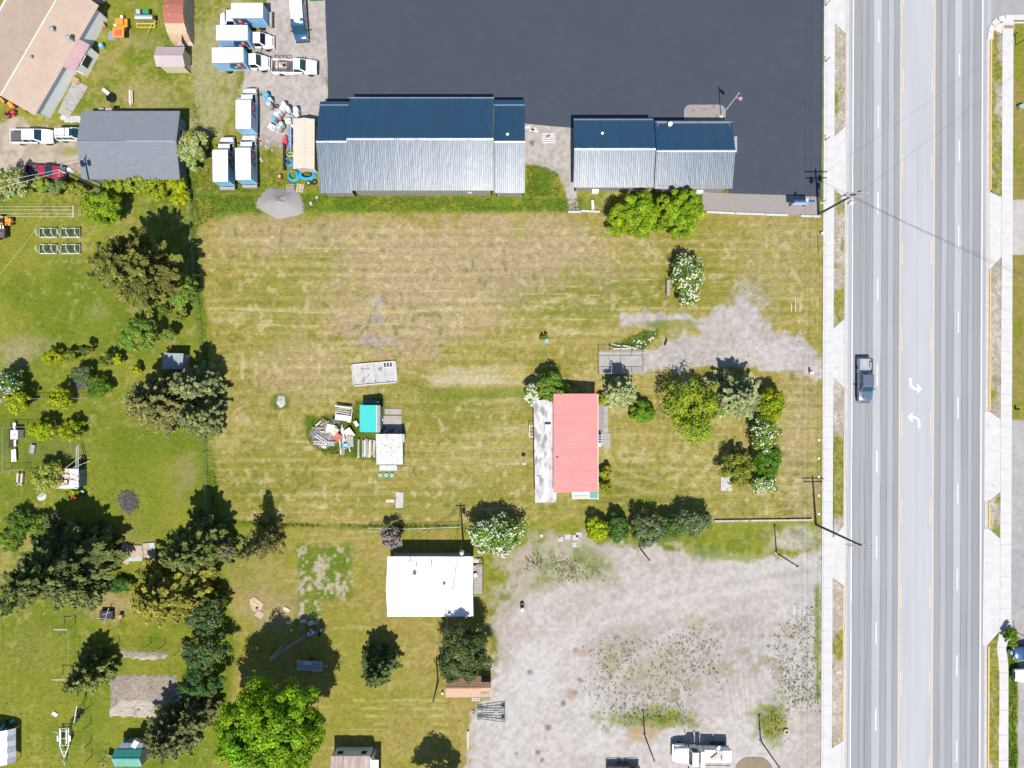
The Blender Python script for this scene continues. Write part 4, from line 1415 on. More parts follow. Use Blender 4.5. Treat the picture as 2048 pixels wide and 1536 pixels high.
# --- brown shed
t = gable('garden_shed', 'brown plank roofed shed under the dark conifer', ((892, 1352), (962, 1352)), ((891, 1376), (962, 1376)), ((892, 1394.5), (962, 1394.5)), 2.1, 2.75, 'wood', 'roof_brown', 'roof_brown_sunlit', ribs=True, pw=5.0, pitch=.3, inset=.15, cap='roof_brown', hgt=.01, cat='shed', sheetn='roof_sheet')
A0, A1, R0, R1, B0, B1 = t_info[t.name]
ex_ = 1.35
roof_slab(t, [A1 + Vector((.01, -.75, .2)), A1 + Vector((ex_, -.75, .2)), R1 + Vector((ex_, 0, 0)), R1 + Vector((.01, 0, 0))], 'roof_brown')
roof_slab(t, [B1 + Vector((.01, 0, 0)), B1 + Vector((ex_, 0, 0)), R1 + Vector((ex_, 0, 0)), R1 + Vector((.01, 0, 0))], 'roof_brown_sunlit')
for k_ in range(7):
    u = (k_ + .5) / 7
    p0, p1 = lerp(A0, R0, u), lerp(A1, R1, u)
    MB().tube([p0 + Vector((0, 0, .03)), p1 + Vector((0, 0, .03))], .022, 4).build('batten', 'roof_brown', t, world=True)
MB().box((A1.x + .7, R1.y - .3, .9), (1.2, 1.3, 1.8)).build('side_bay', 'wood_dark', t, world=True)
pal = thing('pallet', 'pale yellow pallet lying on the brown shed roof', 'pallet', P(970, 1389, 2.6))
for k_ in range(4):
    MB().box((0, -.3 + k_ * .2, .05), (1.2, .1, .04)).build('board', 'wood_pale', pal)
for x in (-.55, 0, .55):
    MB().box((x, 0, .015), (.08, .7, .03)).build('bearer', 'wood_pale', pal)
pal.rotation_euler = (R(-22), 0, 0)
pal = thing('pallet', 'white slatted rack standing at the south wall of brown shed', 'pallet', P(952, 1397.5, 0))
for k_ in range(6):
    MB().box((-.5 + k_ * .2, 0, .12), (.1, .42, .24)).build('slat', 'wood_white', pal)
MB().box((0, .2, .1), (1.2, .05, .2)).build('rail', 'wood_white', pal)
MB().box((0, -.2, .1), (1.2, .05, .2)).build('rail', 'wood_white', pal)
o = MB().box((0, 0, .6), (1.2, .5, 1.2)).build('utility_cabinet', 'plastic_grey')
o.location = P(971.5, 1357, 0)
tag(o, 'blue grey cabinet in the shade behind brown shed', 'cabinet')

# --- teal shed and white corrugated shed
t = thing('garden_shed', 'small shed with bright turquoise roof', 'shed', P(740, 838))
zr, zb = 2.9, 2.3
E0, E1 = P(719.8, 810, zb), P(719.5, 864, zb)
R0, R1 = P(753.5, 810, zr), P(753.5, 864, zr)
E0.x = E1.x
R0.x = R1.x
R0.y = E0.y
n = 9
for i in range(n):
    y0 = E0.y + (E1.y - E0.y) * i / n
    y1 = E0.y + (E1.y - E0.y) * (i + 1) / n + .006
    MB().sheet([(E0.x, y0, zb), (R0.x, y0, zr), (R0.x, y1, zr), (E0.x, y1, zb)], .04 + .01 * (i % 2)).build('roof_board', 'roof_teal', t, world=True)
MB().box((R0.x, (R0.y + E1.y) / 2, zr - .02), (.1, E0.y - E1.y, .08)).build('ridge_cap', 'wood_white', t, world=True)
EX = P(761, 810, zb).x
MB().sheet([(R0.x, R0.y - .02, zr), (EX, R0.y - .02, zb + .15), (EX, E1.y - .02, zb + .15), (R0.x, E1.y - .02, zr)], .05).build('roof_slope', 'roof_corr_old', t, world=True)
walls(t, [(E0.x, E0.y), (E0.x, E1.y), (EX, E1.y), (EX, E0.y)], zb, 'wood_grey', None, .12)
t = thing('garden_shed', 'low shed with whitish weathered corrugated roof', 'shed', P(779, 898))
a0, a1, b0, b1 = P(753, 868, 2.3), P(805, 868, 2.3), P(752.8, 929, 1.9), P(802.5, 929, 1.9)
roof_plane(t, b0, Vector((a1.x, b0.y, 1.9)), Vector((b0.x, a0.y, 2.3)), 'roof_corr_old', .7, .23, .02, .006)
walls(t, [(a0.x, a0.y), (a1.x, a0.y), (a1.x, b0.y), (b0.x, b0.y)], 1.85, 'wood_grey', None, .15)
MB().sheet([P(759, 930.5, 1.3), P(794, 930.5, 1.3), P(794, 941, .9), P(759, 941, .9)], .05).build('apron_roof', 'plastic_grey', t, world=True)
for x in (760, 793):
    c = P(x, 940, .5)
    MB().box((c.x, c.y, .45), (.08, .08, .9)).build('post', 'wood_grey', t, world=True)
c = P(807, 876, 1)
MB().box((c.x, c.y, 1.0), (.3, 1.1, .9)).build('wall_box', 'plastic_white', t, world=True)

# --- small grey shed in the conifers
t = thing('garden_shed', 'small lean-to shed with grey roof beside tall conifers', 'shed', P(345, 722))
a = [P(328, 706, 2.2), P(367, 707, 2.2), P(364, 738, 2.0), P(324, 738, 2.0)]
for i in range(4):
    u0, u1 = i / 4, (i + 1) / 4
    MB().sheet([lerp(a[0], a[1], u0), lerp(a[0], a[1], u1), lerp(a[3], a[2], u1), lerp(a[3], a[2], u0)], .05 + .006 * (i % 2)).build('roof_sheet', 'grey_metal', t, world=True)
walls(t, a, 1.95, 'wood_grey', None, .15)

# --- green shed
t = gable('garden_shed', 'small shed with green metal roof at the bottom edge', ((229, 1499), (285, 1499)), ((227, 1518.6), (286.5, 1518.6)), ((229, 1533), (284, 1533)), 2.3, 3.0, 'wall_grey', 'roof_green', 'roof_green_sunlit', pw=.8, pitch=.27, inset=.15, cap='roof_green_sunlit', cat='shed')
MB().sheet([P(243, 1486, 1.9), P(286, 1486, 1.9), P(285, 1499, 2.2), P(232, 1499, 2.2)], .05).build('lean_to_roof', 'grey_metal', t, world=True)
a = [P(246, 1489, 1.8), P(284, 1489, 1.8), P(283, 1500, 1.8), P(240, 1500, 1.8)]
MB().prism(a, -.05, 1.85).build('lean_to_wall', 'wall_grey', t, world=True)
o = MB().box((0, 0, .3), (.75, 1.1, .6), rz=R(-30)).build('air_conditioner', 'galv', None, bevel=.05)
o.location = P(274, 1484, 2.0)
tag(o, 'silver box unit on the lean-to of green shed', 'air conditioner')
o = MB().lathe([(.2, 0), (.22, .1), (.22, .5), (.16, .55)], 12).build('bucket', 'plastic_blue', None, smooth=True)
o.location = P(253, 1478, .0)
tag(o, 'small blue bucket behind green shed', 'bucket')
o = MB().box((0, 0, .5), (.75, .06, 1.0), rx=R(-35), rz=R(-15)).build('sheet_panel', 'plastic_white')
o.location = P(223, 1508, 0)
tag(o, 'white sheet panel leaning against green shed', 'panel')

# --- mobile home at the bottom edge
t = thing('mobile_home', 'white mobile home with rust striped roof at the bottom edge', 'mobile home', P(705, 1540))
zt = 2.6
a, b_ = P(660, 1512, zt), P(739, 1512, zt)
e = P(660, 1580, zt + .15)
roof_plane(t, Vector((a.x, a.y, zt)), Vector((b_.x, a.y, zt)), Vector((a.x, e.y, zt + .2)), 'rust_stripes', .7, .23, .025, .003)
n0, n1 = P(672, 1497, 0), P(747, 1497, 0)
wy = P(700, 1497, 0).y
ww = [(a.x + .1, a.y - .15), (b_.x + .25, a.y - .15), (b_.x + .25, e.y), (a.x + .1, e.y)]
walls(t, ww, zt - .02, 'wall_white', None, .05)
yy = a.y - .18
for px in (681, 728):
    c = P(px, 1505, 1.5)
    window(t, (c.x - .45, a.y - .19), (c.x + .45, a.y - .19), 1.0, 1.9, (0, 1, 0))
MB().sheet([P(739.5, 1520, 2.3), P(757, 1520, 2.3), P(757, 1580, 2.3), P(739.5, 1580, 2.3)], .08).build('porch_roof', 'wall_white', t, world=True)
c = P(747, 1507, .8)
MB().box((c.x, c.y, .5), (.5, .5, 1.0)).build('meter_box', 'plastic_grey', t, world=True)

# --- grey canopy shed at the left edge
t = thing('carport', 'grey curved carport roof at the left edge', 'carport', P(-10, 1500))
xa, xb = P(-40, 1500, 2.2).x, P(20, 1500, 2.2).x
ya, yb = P(0, 1464, 2.2).y, P(0, 1532, 2.0).y
prof = [(0, 2.4), (.35, 2.35), (.62, 2.15), (.82, 1.75), (1.0, 1.1)]
for i in range(len(prof) - 1):
    (u0, z0), (u1, z1) = prof[i], prof[i + 1]
    X0, X1 = xa + (xb - xa) * u0, xa + (xb - xa) * u1
    for k_ in range(6):
        y0 = ya + (yb - ya) * k_ / 6
        y1 = ya + (yb - ya) * (k_ + 1) / 6 + .02
        MB().sheet([(X0, y0, z0), (X1, y0, z1), (X1, y1, z1), (X0, y1, z0)], .04).build('roof_sheet', 'grey_metal' if k_ % 2 else 'galv', t, world=True)
for y in (ya - .1, yb + .1):
    MB().box((xb - .1, y, .6), (.1, .1, 1.2)).build('post', 'galv', t, world=True)

# --- collapsed rusty shed by the pen
t = thing('ruined_shed', 'collapsed shed with buckled rusty white roof sheets', 'shed', P(137, 958))
zs = 1.8
sh_ = [([(117, 938), (136, 937), (138, 946), (119, 950)], 0, 0), ([(137, 937.5), (157, 938), (157, 950), (139, 946.5)], .1, 0), ([(118, 951), (136, 948), (140, 956), (117, 961)], -.15, 1),
       ([(139, 948), (157, 951), (157, 962), (140, 958)], .05, 1), ([(116, 962), (133, 960), (136, 968), (116, 971)], -.1, 0), ([(140, 959), (157, 963), (157, 977), (137, 970)], .0, 1), ([(113, 972), (136, 969), (156, 977.5), (113, 977)], .0, 0)]
for pl, dz, k_ in sh_:
    MB().sheet([P(a, b_, zs + dz + random.uniform(-.12, .12)) for a, b_ in pl], .03).build('roof_sheet', 'rust_sheet' if k_ or random.random() < .6 else 'plastic_white', t, world=True)
a = [P(120, 940, 1.5), P(167, 938, 0), P(167, 975, 0), P(120, 975, 1.5)]
q = [P(124, 941, 1.5), P(157, 941, 1.5), P(157, 974, 1.5), P(124, 974, 1.5)]
MB().prism(q, -.05, 1.45).build('wall', 'wall_bluegrey', t, world=True)
for k_ in range(3):
    c0 = P(158, 941 + k_ * 11.5, 1.6)
    MB().box((c0.x + .05, c0.y - .35, .8), (.05, .74, 1.6)).build('side_board', 'wall_bluegrey', t, world=True)

# ================================================================ TREES
def quads(C, Nrm, Tan, ln, wd):
    """leaf diamonds: centre C, normal Nrm, length direction Tan"""
    Nrm = Nrm / (np.linalg.norm(Nrm, axis=1, keepdims=True) + 1e-9)
    Tan = Tan - Nrm * np.sum(Tan * Nrm, 1, keepdims=True)
    Tan = Tan / (np.linalg.norm(Tan, axis=1, keepdims=True) + 1e-9)
    B = np.cross(Nrm, Tan)
    ln = np.asarray(ln).reshape(-1, 1)
    wd = np.asarray(wd).reshape(-1, 1)
    V = np.stack([C - Tan * ln / 2, C + B * wd / 2 + Nrm * wd * .12, C + Tan * ln / 2, C - B * wd / 2 + Nrm * wd * .12], 1).reshape(-1, 3)
    F = np.arange(len(V)).reshape(-1, 4)
    return V, F


def rdir(n, r_):
    v = r_.normal(size=(n, 3))
    return v / np.linalg.norm(v, axis=1, keepdims=True)


def trunk_mesh(par, h, r0, limbs, R_, r_, zc, mat='bark'):
    mb = MB()
    lean = [r_.uniform(-.04, .04) * h for _ in range(2)]
    top = h * .8
    mb.tube([(0, 0, -.1), (lean[0] * .3, lean[1] * .3, top * .35), (lean[0] * .7, lean[1] * .7, top * .7), (lean[0], lean[1], top)], [r0, r0 * .75, r0 * .45, r0 * .12], 7)
    for i in range(limbs):
        a = 2 * math.pi * i / limbs + r_.uniform(-.4, .4)
        z = h * r_.uniform(.18, .5)
        L_ = R_ * r_.uniform(.55, .85)
        d = Vector((math.cos(a), math.sin(a), 0))
        p0 = Vector((lean[0] * .4, lean[1] * .4, z))
        p1 = p0 + d * L_ * .5 + Vector((0, 0, h * .12))
        p2 = p0 + d * L_ + Vector((0, 0, h * .28))
        mb.tube([p0, p1, p2], [r0 * .45, r0 * .3, r0 * .08], 5)
    return mb.build('trunk', mat, par, smooth=True)


def crown_leafy(Rx, Ry, zb, zt, r_, col, n_cl=None, per=None, leaf=.26, gap=.0, var=.22, ang=0.0, shellmin=.62, flowers=None, crs=None):
    """clumps of leaves through an ellipsoid crown"""
    Rm = (Rx + Ry) / 2
    hz = (zt - zb) / 2
    zc = (zt + zb) / 2
    n_cl = n_cl or int(26 + 9 * Rm ** 1.55)
    per = per or int(62 + 5 * Rm)
    d = rdir(n_cl, r_)
    d[:, 2] = np.where(d[:, 2] < -.45, -d[:, 2], d[:, 2])
    rad = r_.uniform(shellmin, 1.0, (n_cl, 1)) ** .8
    rad *= 1 + (.10 * np.sin(3 * np.arctan2(d[:, 1], d[:, 0]) + r_.uniform(0, 6)) + .08 * np.sin(7 * np.arctan2(d[:, 1], d[:, 0]) + r_.uniform(0, 6)))[:, None]
    cl = d * rad * np.array([Rx, Ry, hz]) * .86
    cr = Rm * r_.uniform(*(crs or (.09, .22)), n_cl) * (1 if Rm > 2.6 else 1.3)
    if crs:
        m = int(n_cl * .45)
        cl[:m] *= r_.uniform(.3, .7, (m, 1))
        cr[:m] *= 1.5
    if gap:
        keep = r_.random(n_cl) > gap
        cl, cr, d = cl[keep], cr[keep], d[keep]
        n_cl = len(cl)
    tint = 1 + var * r_.normal(size=n_cl) * .6
    warm = r_.normal(size=n_cl) * .10
    idx = np.repeat(np.arange(n_cl), per)
    ld = rdir(len(idx), r_)
    ld[:, 2] = np.where(ld[:, 2] < -.2, -ld[:, 2] * .8, ld[:, 2])
    C = cl[idx] + ld * cr[idx][:, None] * r_.uniform(.55, 1.1, (len(idx), 1))
    N_ = ld * 1.15 + d[idx] * .3 + rdir(len(idx), r_) * .5
    N_[:, 2] = np.abs(N_[:, 2]) + .25
    T_ = rdir(len(idx), r_)
    s_ = leaf * r_.uniform(.65, 1.25, len(idx))
    ca, sa = math.cos(ang), math.sin(ang)
    C = np.stack([C[:, 0] * ca - C[:, 1] * sa, C[:, 0] * sa + C[:, 1] * ca, C[:, 2] + zc], 1)
    C[:, 2] = np.maximum(C[:, 2], .12)
    V, F = quads(C, N_, T_, s_ * 1.25, s_ * .85)
    c0 = np.array(col) * np.array([1.85, 1.76, 1.45])
    cc = c0[None] * tint[idx][:, None] * (1 + .22 * r_.normal(size=(len(idx), 1)))
    cc = cc * np.stack([1 + warm[idx], np.ones(len(idx)), 1 - warm[idx]], 1)
    cc = np.clip(cc, .006, .8)
    out = [(V, F, np.repeat(cc, 4, 0))]
    if flowers is not None:
        fc, fr = flowers
        k_ = r_.random(len(idx)) < fr * np.clip(r_.normal(.9, .8, n_cl), .05, 2.2)[idx]
        k_ &= (C[:, 2] > zc - .15 * hz)
        fC = C[k_] + ld[k_] * .10 + np.array([0, 0, .08])
        n = len(fC)
        fN = ld[k_] * .6 + rdir(n, r_) * .3 + np.array([0, 0, .5])
        s2 = r_.uniform(.16, .34, n)
        V2, F2 = quads(fC, fN, rdir(n, r_), s2, s2)
        c2 = np.array(fc)[None] * (1 + .12 * r_.normal(size=(n, 1)))
        out.append((V2, F2, np.repeat(np.clip(c2, .02, .85), 4, 0)))
    return out


def crown_conifer(Rb, h, zb, r_, col, tip, dens=1.0, lev=None, needle=.34, droop=.15, sparse=.0, power=.85):
    lev = lev or int(9 + h * 1.5)
    Cs, Ns, Ts, cs, ls = [], [], [], [], []
    col, tip = np.array(col) * np.array([2.1, 2.0, 1.35]), np.array(tip) * np.array([2.0, 1.9, 1.35])
    sticks = MB()
    for i in range(lev):
        t = (i + r_.uniform(0, .8)) / lev
        z = zb + (h - zb) * t
        Lb = Rb * (1 - t) ** power * r_.uniform(.72, 1.12) + .12
        nb = max(4, int((6 + 7 * (1 - t)) * (1 - sparse)))
        a0 = r_.uniform(0, 6.28)
        for b_ in range(nb):
            a = a0 + 6.283 * b_ / nb + r_.uniform(-.25, .25)
            L_ = Lb * r_.uniform(.6, 1.12)
            up = .35 * t - droop * (1 - t)
            d = np.array([math.cos(a), math.sin(a), up])
            s_ = np.array([-math.sin(a), math.cos(a), 0])
            n = max(5, int(dens * (14 + 25 * L_)))
            u = r_.uniform(.22, 1.0, n) ** .75
            side = r_.uniform(-1, 1, n) * (1.05 - u) * .42 * L_ + r_.normal(size=n) * .07
            C = np.array([0, 0, z]) + d * (u * L_)[:, None] + s_ * side[:, None] + np.stack([0 * u, 0 * u, r_.uniform(-.12, .22, n) * (.5 + .4 * L_ * .3)], 1)
            T_ = d * .9 + s_ * (np.sign(side) * .6)[:, None] + rdir(n, r_) * .35
            N_ = np.array([0, -.25, 1.0]) + rdir(n, r_) * .55 + d * .35
            bt = r_.uniform(.75, 1.25)
            k_ = np.clip((u - .35) / .65, 0, 1)[:, None] * r_.uniform(.3, 1.0)
            c_ = (col * (1 - k_) + tip * k_) * bt * (1 + .2 * r_.normal(size=(n, 1)))
            Cs.append(C)
            Ns.append(N_)
            Ts.append(T_)
            cs.append(c_)
            ls.append(needle * r_.uniform(.6, 1.3, n) * (.75 + .1 * L_))
            sticks.tube([(0, 0, z), tuple(np.array([0, 0, z]) + d * L_ * .85)], [.035, .01], 3)
    C = np.concatenate(Cs)
    C[:, 2] = np.maximum(C[:, 2], .1)
    l_ = np.concatenate(ls)
    V, F = quads(C, np.concatenate(Ns), np.concatenate(Ts), l_, l_ * .48)
    return [(V, F, np.repeat(np.clip(np.concatenate(cs), .005, .7), 4, 0))], sticks


TREES = []


def leafy(px, py, rxp, ryp, h, col, label, name='tree', zb=.25, ang=0, leaf=.26, gap=0, flowers=None, cat='tree', n_cl=None, per=None, group=None, var=.22, trunk_r=None, shellmin=.62, limbs=None, crs=None):
    zc = h * .62
    c = P(px, py, zc)
    k = (CAM_H - zc) / CAM_H / K
    Rx, Ry = rxp * k, ryp * k
    r_ = np.random.default_rng(int(px * 31 + py * 7))
    t = thing(name, label, cat, (c.x, c.y, 0), group=group)
    out = crown_leafy(Rx, Ry, h * zb, h, r_, col, n_cl, per, leaf, gap, var, ang, shellmin, flowers, crs)
    V, F, cc = out[0]
    np_mesh('crown', V, F, cc, 'leaf', t)
    if len(out) > 1:
        V, F, cc = out[1]
        np_mesh('flowers', V, F, cc, 'leaf', t)['kind'] = 'stuff'
    trunk_mesh(t, h, trunk_r or max(.05, .028 * h), limbs if limbs is not None else (7 if h > 4 else 4), (Rx + Ry) / 2, r_, zc)
    return t


def conifer(px, py, rp, h, col, tip, label, zb=.06, dens=1.0, needle=.34, droop=.15, sparse=0, power=.85, zref=.35, cat='tree', name='conifer', **kw):
    zc = h * zref
    c = P(px, py, zc)
    Rb = rp * (CAM_H - zc) / CAM_H / K
    r_ = np.random.default_rng(int(px * 13 + py * 3))
    t = thing(name, label, cat, (c.x, c.y, 0))
    out, st = crown_conifer(Rb, h, h * zb, r_, col, tip, dens, None, needle, droop, sparse, power)
    V, F, cc = out[0]
    np_mesh('crown', V, F, cc, 'leaf', t)
    st.build('branches', 'bark', t)['kind'] = 'stuff'
    MB().tube([(0, 0, -.1), (0, 0, h * .5), (0, 0, h * .97)], [.03 * h, .018 * h, .02], 7).build('trunk', 'bark', t, smooth=True)
    return t


BRIGHT = (.135, .205, .012)
MID = (.085, .150, .016)
YEL = (.190, .215, .014)
PALE = (.190, .225, .065)
DARK = (.038, .072, .014)
WHITE = (.74, .74, .58)
GREY = (.10, .125, .065)

# big maple and the pair over the office
leafy(541, 1452, 124, 108, 13.5, (.105, .190, .007), 'huge bright green maple at the bottom edge', leaf=.33, n_cl=340, per=150, zb=.2, var=.26, crs=(.075, .155), shellmin=.66)
leafy(1272, 432, 64, 50, 5.5, (.128, .196, .010), 'wide bright green tree touching the metal office roof', leaf=.24, n_cl=180, per=120, zb=.1, crs=(.09, .18))
leafy(1362, 424, 50, 58, 6.2, (.122, .192, .010), 'rounder bright green tree at the office wall beside gravel bed', leaf=.24, n_cl=165, per=120, zb=.1, crs=(.09, .18))
# flowering shrubs
leafy(1376, 556, 32, 58, 4.0, (.09, .145, .02), 'white flowering shrub alone on the mown lot', 'flowering_shrub', .08, R(4), .22, flowers=(WHITE, .13), cat='shrub', n_cl=110, per=70)
leafy(989, 1070, 64, 42, 4.6, (.085, .155, .018), 'wide white flowering shrub beside white roofed house', 'flowering_shrub', .08, 0, .22, flowers=(WHITE, .14), cat='shrub', n_cl=140, per=80)
leafy(1067, 789, 20, 26, 3.0, (.085, .15, .02), 'white flowering shrub at the corner of pink roofed house', 'flowering_shrub', .08, 0, .2, flowers=(WHITE, .14), cat='shrub')
leafy(1532, 870, 30, 40, 3.6, (.10, .165, .02), 'white flowering shrub in the middle of the hedge row near the sidewalk', 'flowering_shrub', .08, 0, .2, flowers=(WHITE, .06), cat='shrub', n_cl=80, per=80)
leafy(1530, 966, 28, 22, 2.8, (.10, .165, .02), 'white flowering shrub at the south end of the hedge row', 'flowering_shrub', .08, 0, .2, flowers=(WHITE, .07), cat='shrub')
leafy(12, 766, 28, 30, 4.0, (.07, .125, .025), 'white flowering shrub cut by the left edge', 'flowering_shrub', .08, 0, .22, flowers=((.62, .66, .66), .10), cat='shrub')
leafy(8, 795, 24, 18, 2.2, (.22, .23, .21), 'grey leafless brush at the left edge', 'shrub', .08, 0, .2, cat='shrub', gap=.3)
# pink-roofed house garden
leafy(1100, 775, 34, 30, 4.2, (.075, .135, .022), 'dark green round shrub behind pink roofed house', 'shrub', .08, cat='shrub')
leafy(1134, 780, 12, 12, 1.9, (.24, .235, .01), 'small golden shrub at the north wall of pink house', 'shrub', .05, leaf=.18, cat='shrub')
leafy(1202, 800, 8, 14, 1.6, (.17, .19, .01), 'small yellow green shrub at the northeast corner of pink house', 'shrub', .05, leaf=.16, cat='shrub')
leafy(1211, 946, 14, 15, 1.7, (.17, .185, .01), 'round yellow shrub by the east wall of pink house, northern one', 'shrub', .05, leaf=.16, cat='shrub')
leafy(1212, 975, 14, 16, 1.7, (.15, .165, .01), 'round yellow shrub by the east wall of pink house, southern one', 'shrub', .05, leaf=.16, cat='shrub')
conifer(1241, 783, 40, 6.6, (.11, .145, .085), (.26, .29, .17), 'pale silvery spruce beside the fenced concrete pad', dens=2.6, needle=.26, droop=.05, power=.62)
leafy(1285, 824, 28, 24, 2.4, (.085, .165, .012), 'low green shrub beside silvery spruce', 'shrub', .05, cat='shrub')
leafy(1388, 818, 78, 76, 6.0, (.150, .200, .018), 'wide airy yellow green tree on the front lawn', gap=.22, leaf=.25, n_cl=130, per=60, zb=.2, shellmin=.25)
conifer(1476, 790, 56, 8.2, (.075, .105, .075), (.27, .29, .17), 'large blue spruce by the gravel drive', dens=2.6, needle=.27, droop=.08, power=.68)
leafy(1541, 808, 31, 40, 4.2, (.15, .19, .008), 'golden green cypress next to blue spruce', 'shrub', .05, leaf=.2, cat='shrub', n_cl=80, per=90)
leafy(1536, 922, 30, 36, 3.6, (.055, .125, .012), 'deep green shrub in the hedge row near the sidewalk', 'shrub', .05, leaf=.2, cat='shrub', n_cl=80, per=90)
leafy(1478, 936, 44, 46, 3.6, (.13, .155, .025), 'olive feathery juniper shrub beside the hedge row', 'shrub', .05, gap=.15, leaf=.24, cat='shrub', shellmin=.3)
# south hedge
leafy(1194, 1060, 26, 28, 2.8, (.20, .245, .008), 'bright yellow green shrub in the south hedge', 'shrub', .05, leaf=.2, cat='shrub', n_cl=70, per=80)
leafy(1236, 1056, 22, 32, 3.0, (.05, .105, .022), 'dark green juniper in the south hedge', 'shrub', .05, leaf=.2, cat='shrub', n_cl=70, per=80)
leafy(1298, 1060, 38, 40, 4.0, (.075, .11, .045), 'grey green lilac in the south hedge, western one', 'lilac_shrub', .06, leaf=.22, cat='shrub', flowers=((.27, .25, .25), .05))
leafy(1345, 1055, 28, 26, 3.2, (.06, .115, .03), 'dark green lilac between two larger lilacs', 'lilac_shrub', .06, leaf=.22, cat='shrub')
leafy(1387, 1045, 40, 30, 3.8, (.07, .115, .04), 'grey green lilac in the south hedge, eastern one', 'lilac_shrub', .06, leaf=.22, cat='shrub', flowers=((.30, .25, .23), .04))
# south yard
leafy(782, 1074, 24, 26, 3.6, (.12, .105, .08), 'thin purple lilac by the white roofed house', 'lilac_shrub', .15, gap=.45, leaf=.2, cat='shrub', flowers=((.36, .27, .30), .16))
conifer(757, 1332, 48, 7.4, (.028, .050, .022), (.10, .135, .055), 'dark spruce in the south yard', dens=2.2, needle=.32, droop=.05, power=.7)
leafy(925, 1305, 54, 66, 8.0, (.052, .072, .026), 'dark clumpy conifer over the brown shed', 'conifer', .15, leaf=.24, n_cl=120, per=120, var=.3)
conifer(520, 1086, 40, 11.5, (.058, .062, .028), (.105, .105, .042), 'thin brownish conifer on the lot corner', dens=.7, sparse=.4, needle=.3, droop=.25)
leafy(868, 1625, 55, 55, 9.5, (.07, .12, .02), 'broad tree whose shadow reaches the bottom edge', leaf=.34)

# ---- west side
leafy(384, 300, 32, 42, 4.2, PALE, 'pale green shrub at the east wall of the grey garage', 'shrub', .1, leaf=.22, cat='shrub', flowers=((.40, .44, .28), .10))
for i, (x, y, r1, r2, h, cc, lab) in enumerate((
        (232, 366, 26, 24, 3.0, (.13, .185, .02), 'bright shrub at the southwest corner of grey garage'),
        (272, 364, 28, 24, 3.2, (.155, .205, .03), 'pale bright shrub at the middle of the garage south wall'),
        (312, 376, 28, 26, 2.8, (.15, .205, .012), 'yellow green shrub south of the grey garage'),
        (352, 372, 26, 20, 2.6, (.175, .215, .008), 'golden shrub at the southeast corner of grey garage'),
        (360, 398, 24, 18, 1.6, (.18, .215, .008), 'low golden shrub by the wire fence corner'),
        (22, 368, 42, 38, 5.0, (.17, .205, .06), 'pale green tree cut by the left edge beside red pickup'),
        (82, 368, 22, 18, 2.6, (.13, .175, .03), 'small green shrub below red pickup'),
        (116, 374, 24, 18, 2.6, (.10, .14, .05), 'grey green shrub beside the leaning pole'),
        (152, 378, 22, 14, 2.2, (.16, .185, .03), 'yellowish shrub at the foot of the leaning pole'))):
    leafy(x, y, r1, r2, h, cc, lab, 'shrub', .06, leaf=.22, cat='shrub', flowers=((.45, .47, .30), .08) if i == 5 else None)
leafy(204, 416, 41, 38, 5.2, (.115, .185, .012), 'dense bright green tree north of the big pine', leaf=.24, n_cl=110, per=90)
conifer(336, 556, 84, 15, (.050, .060, .018), (.120, .122, .034), 'big open pine with brownish needles above the hoop beds', dens=1.1, sparse=.15, needle=.40, droop=-.1, power=.5, zb=.2, zref=0)
leafy(361, 582, 36, 38, 5.2, (.115, .175, .030), 'green tree at the wire fence below the big pine', leaf=.23)
leafy(279, 672, 44, 40, 5.2, (.105, .175, .030), 'green tree in the middle of the west lawn', leaf=.23, gap=.1)
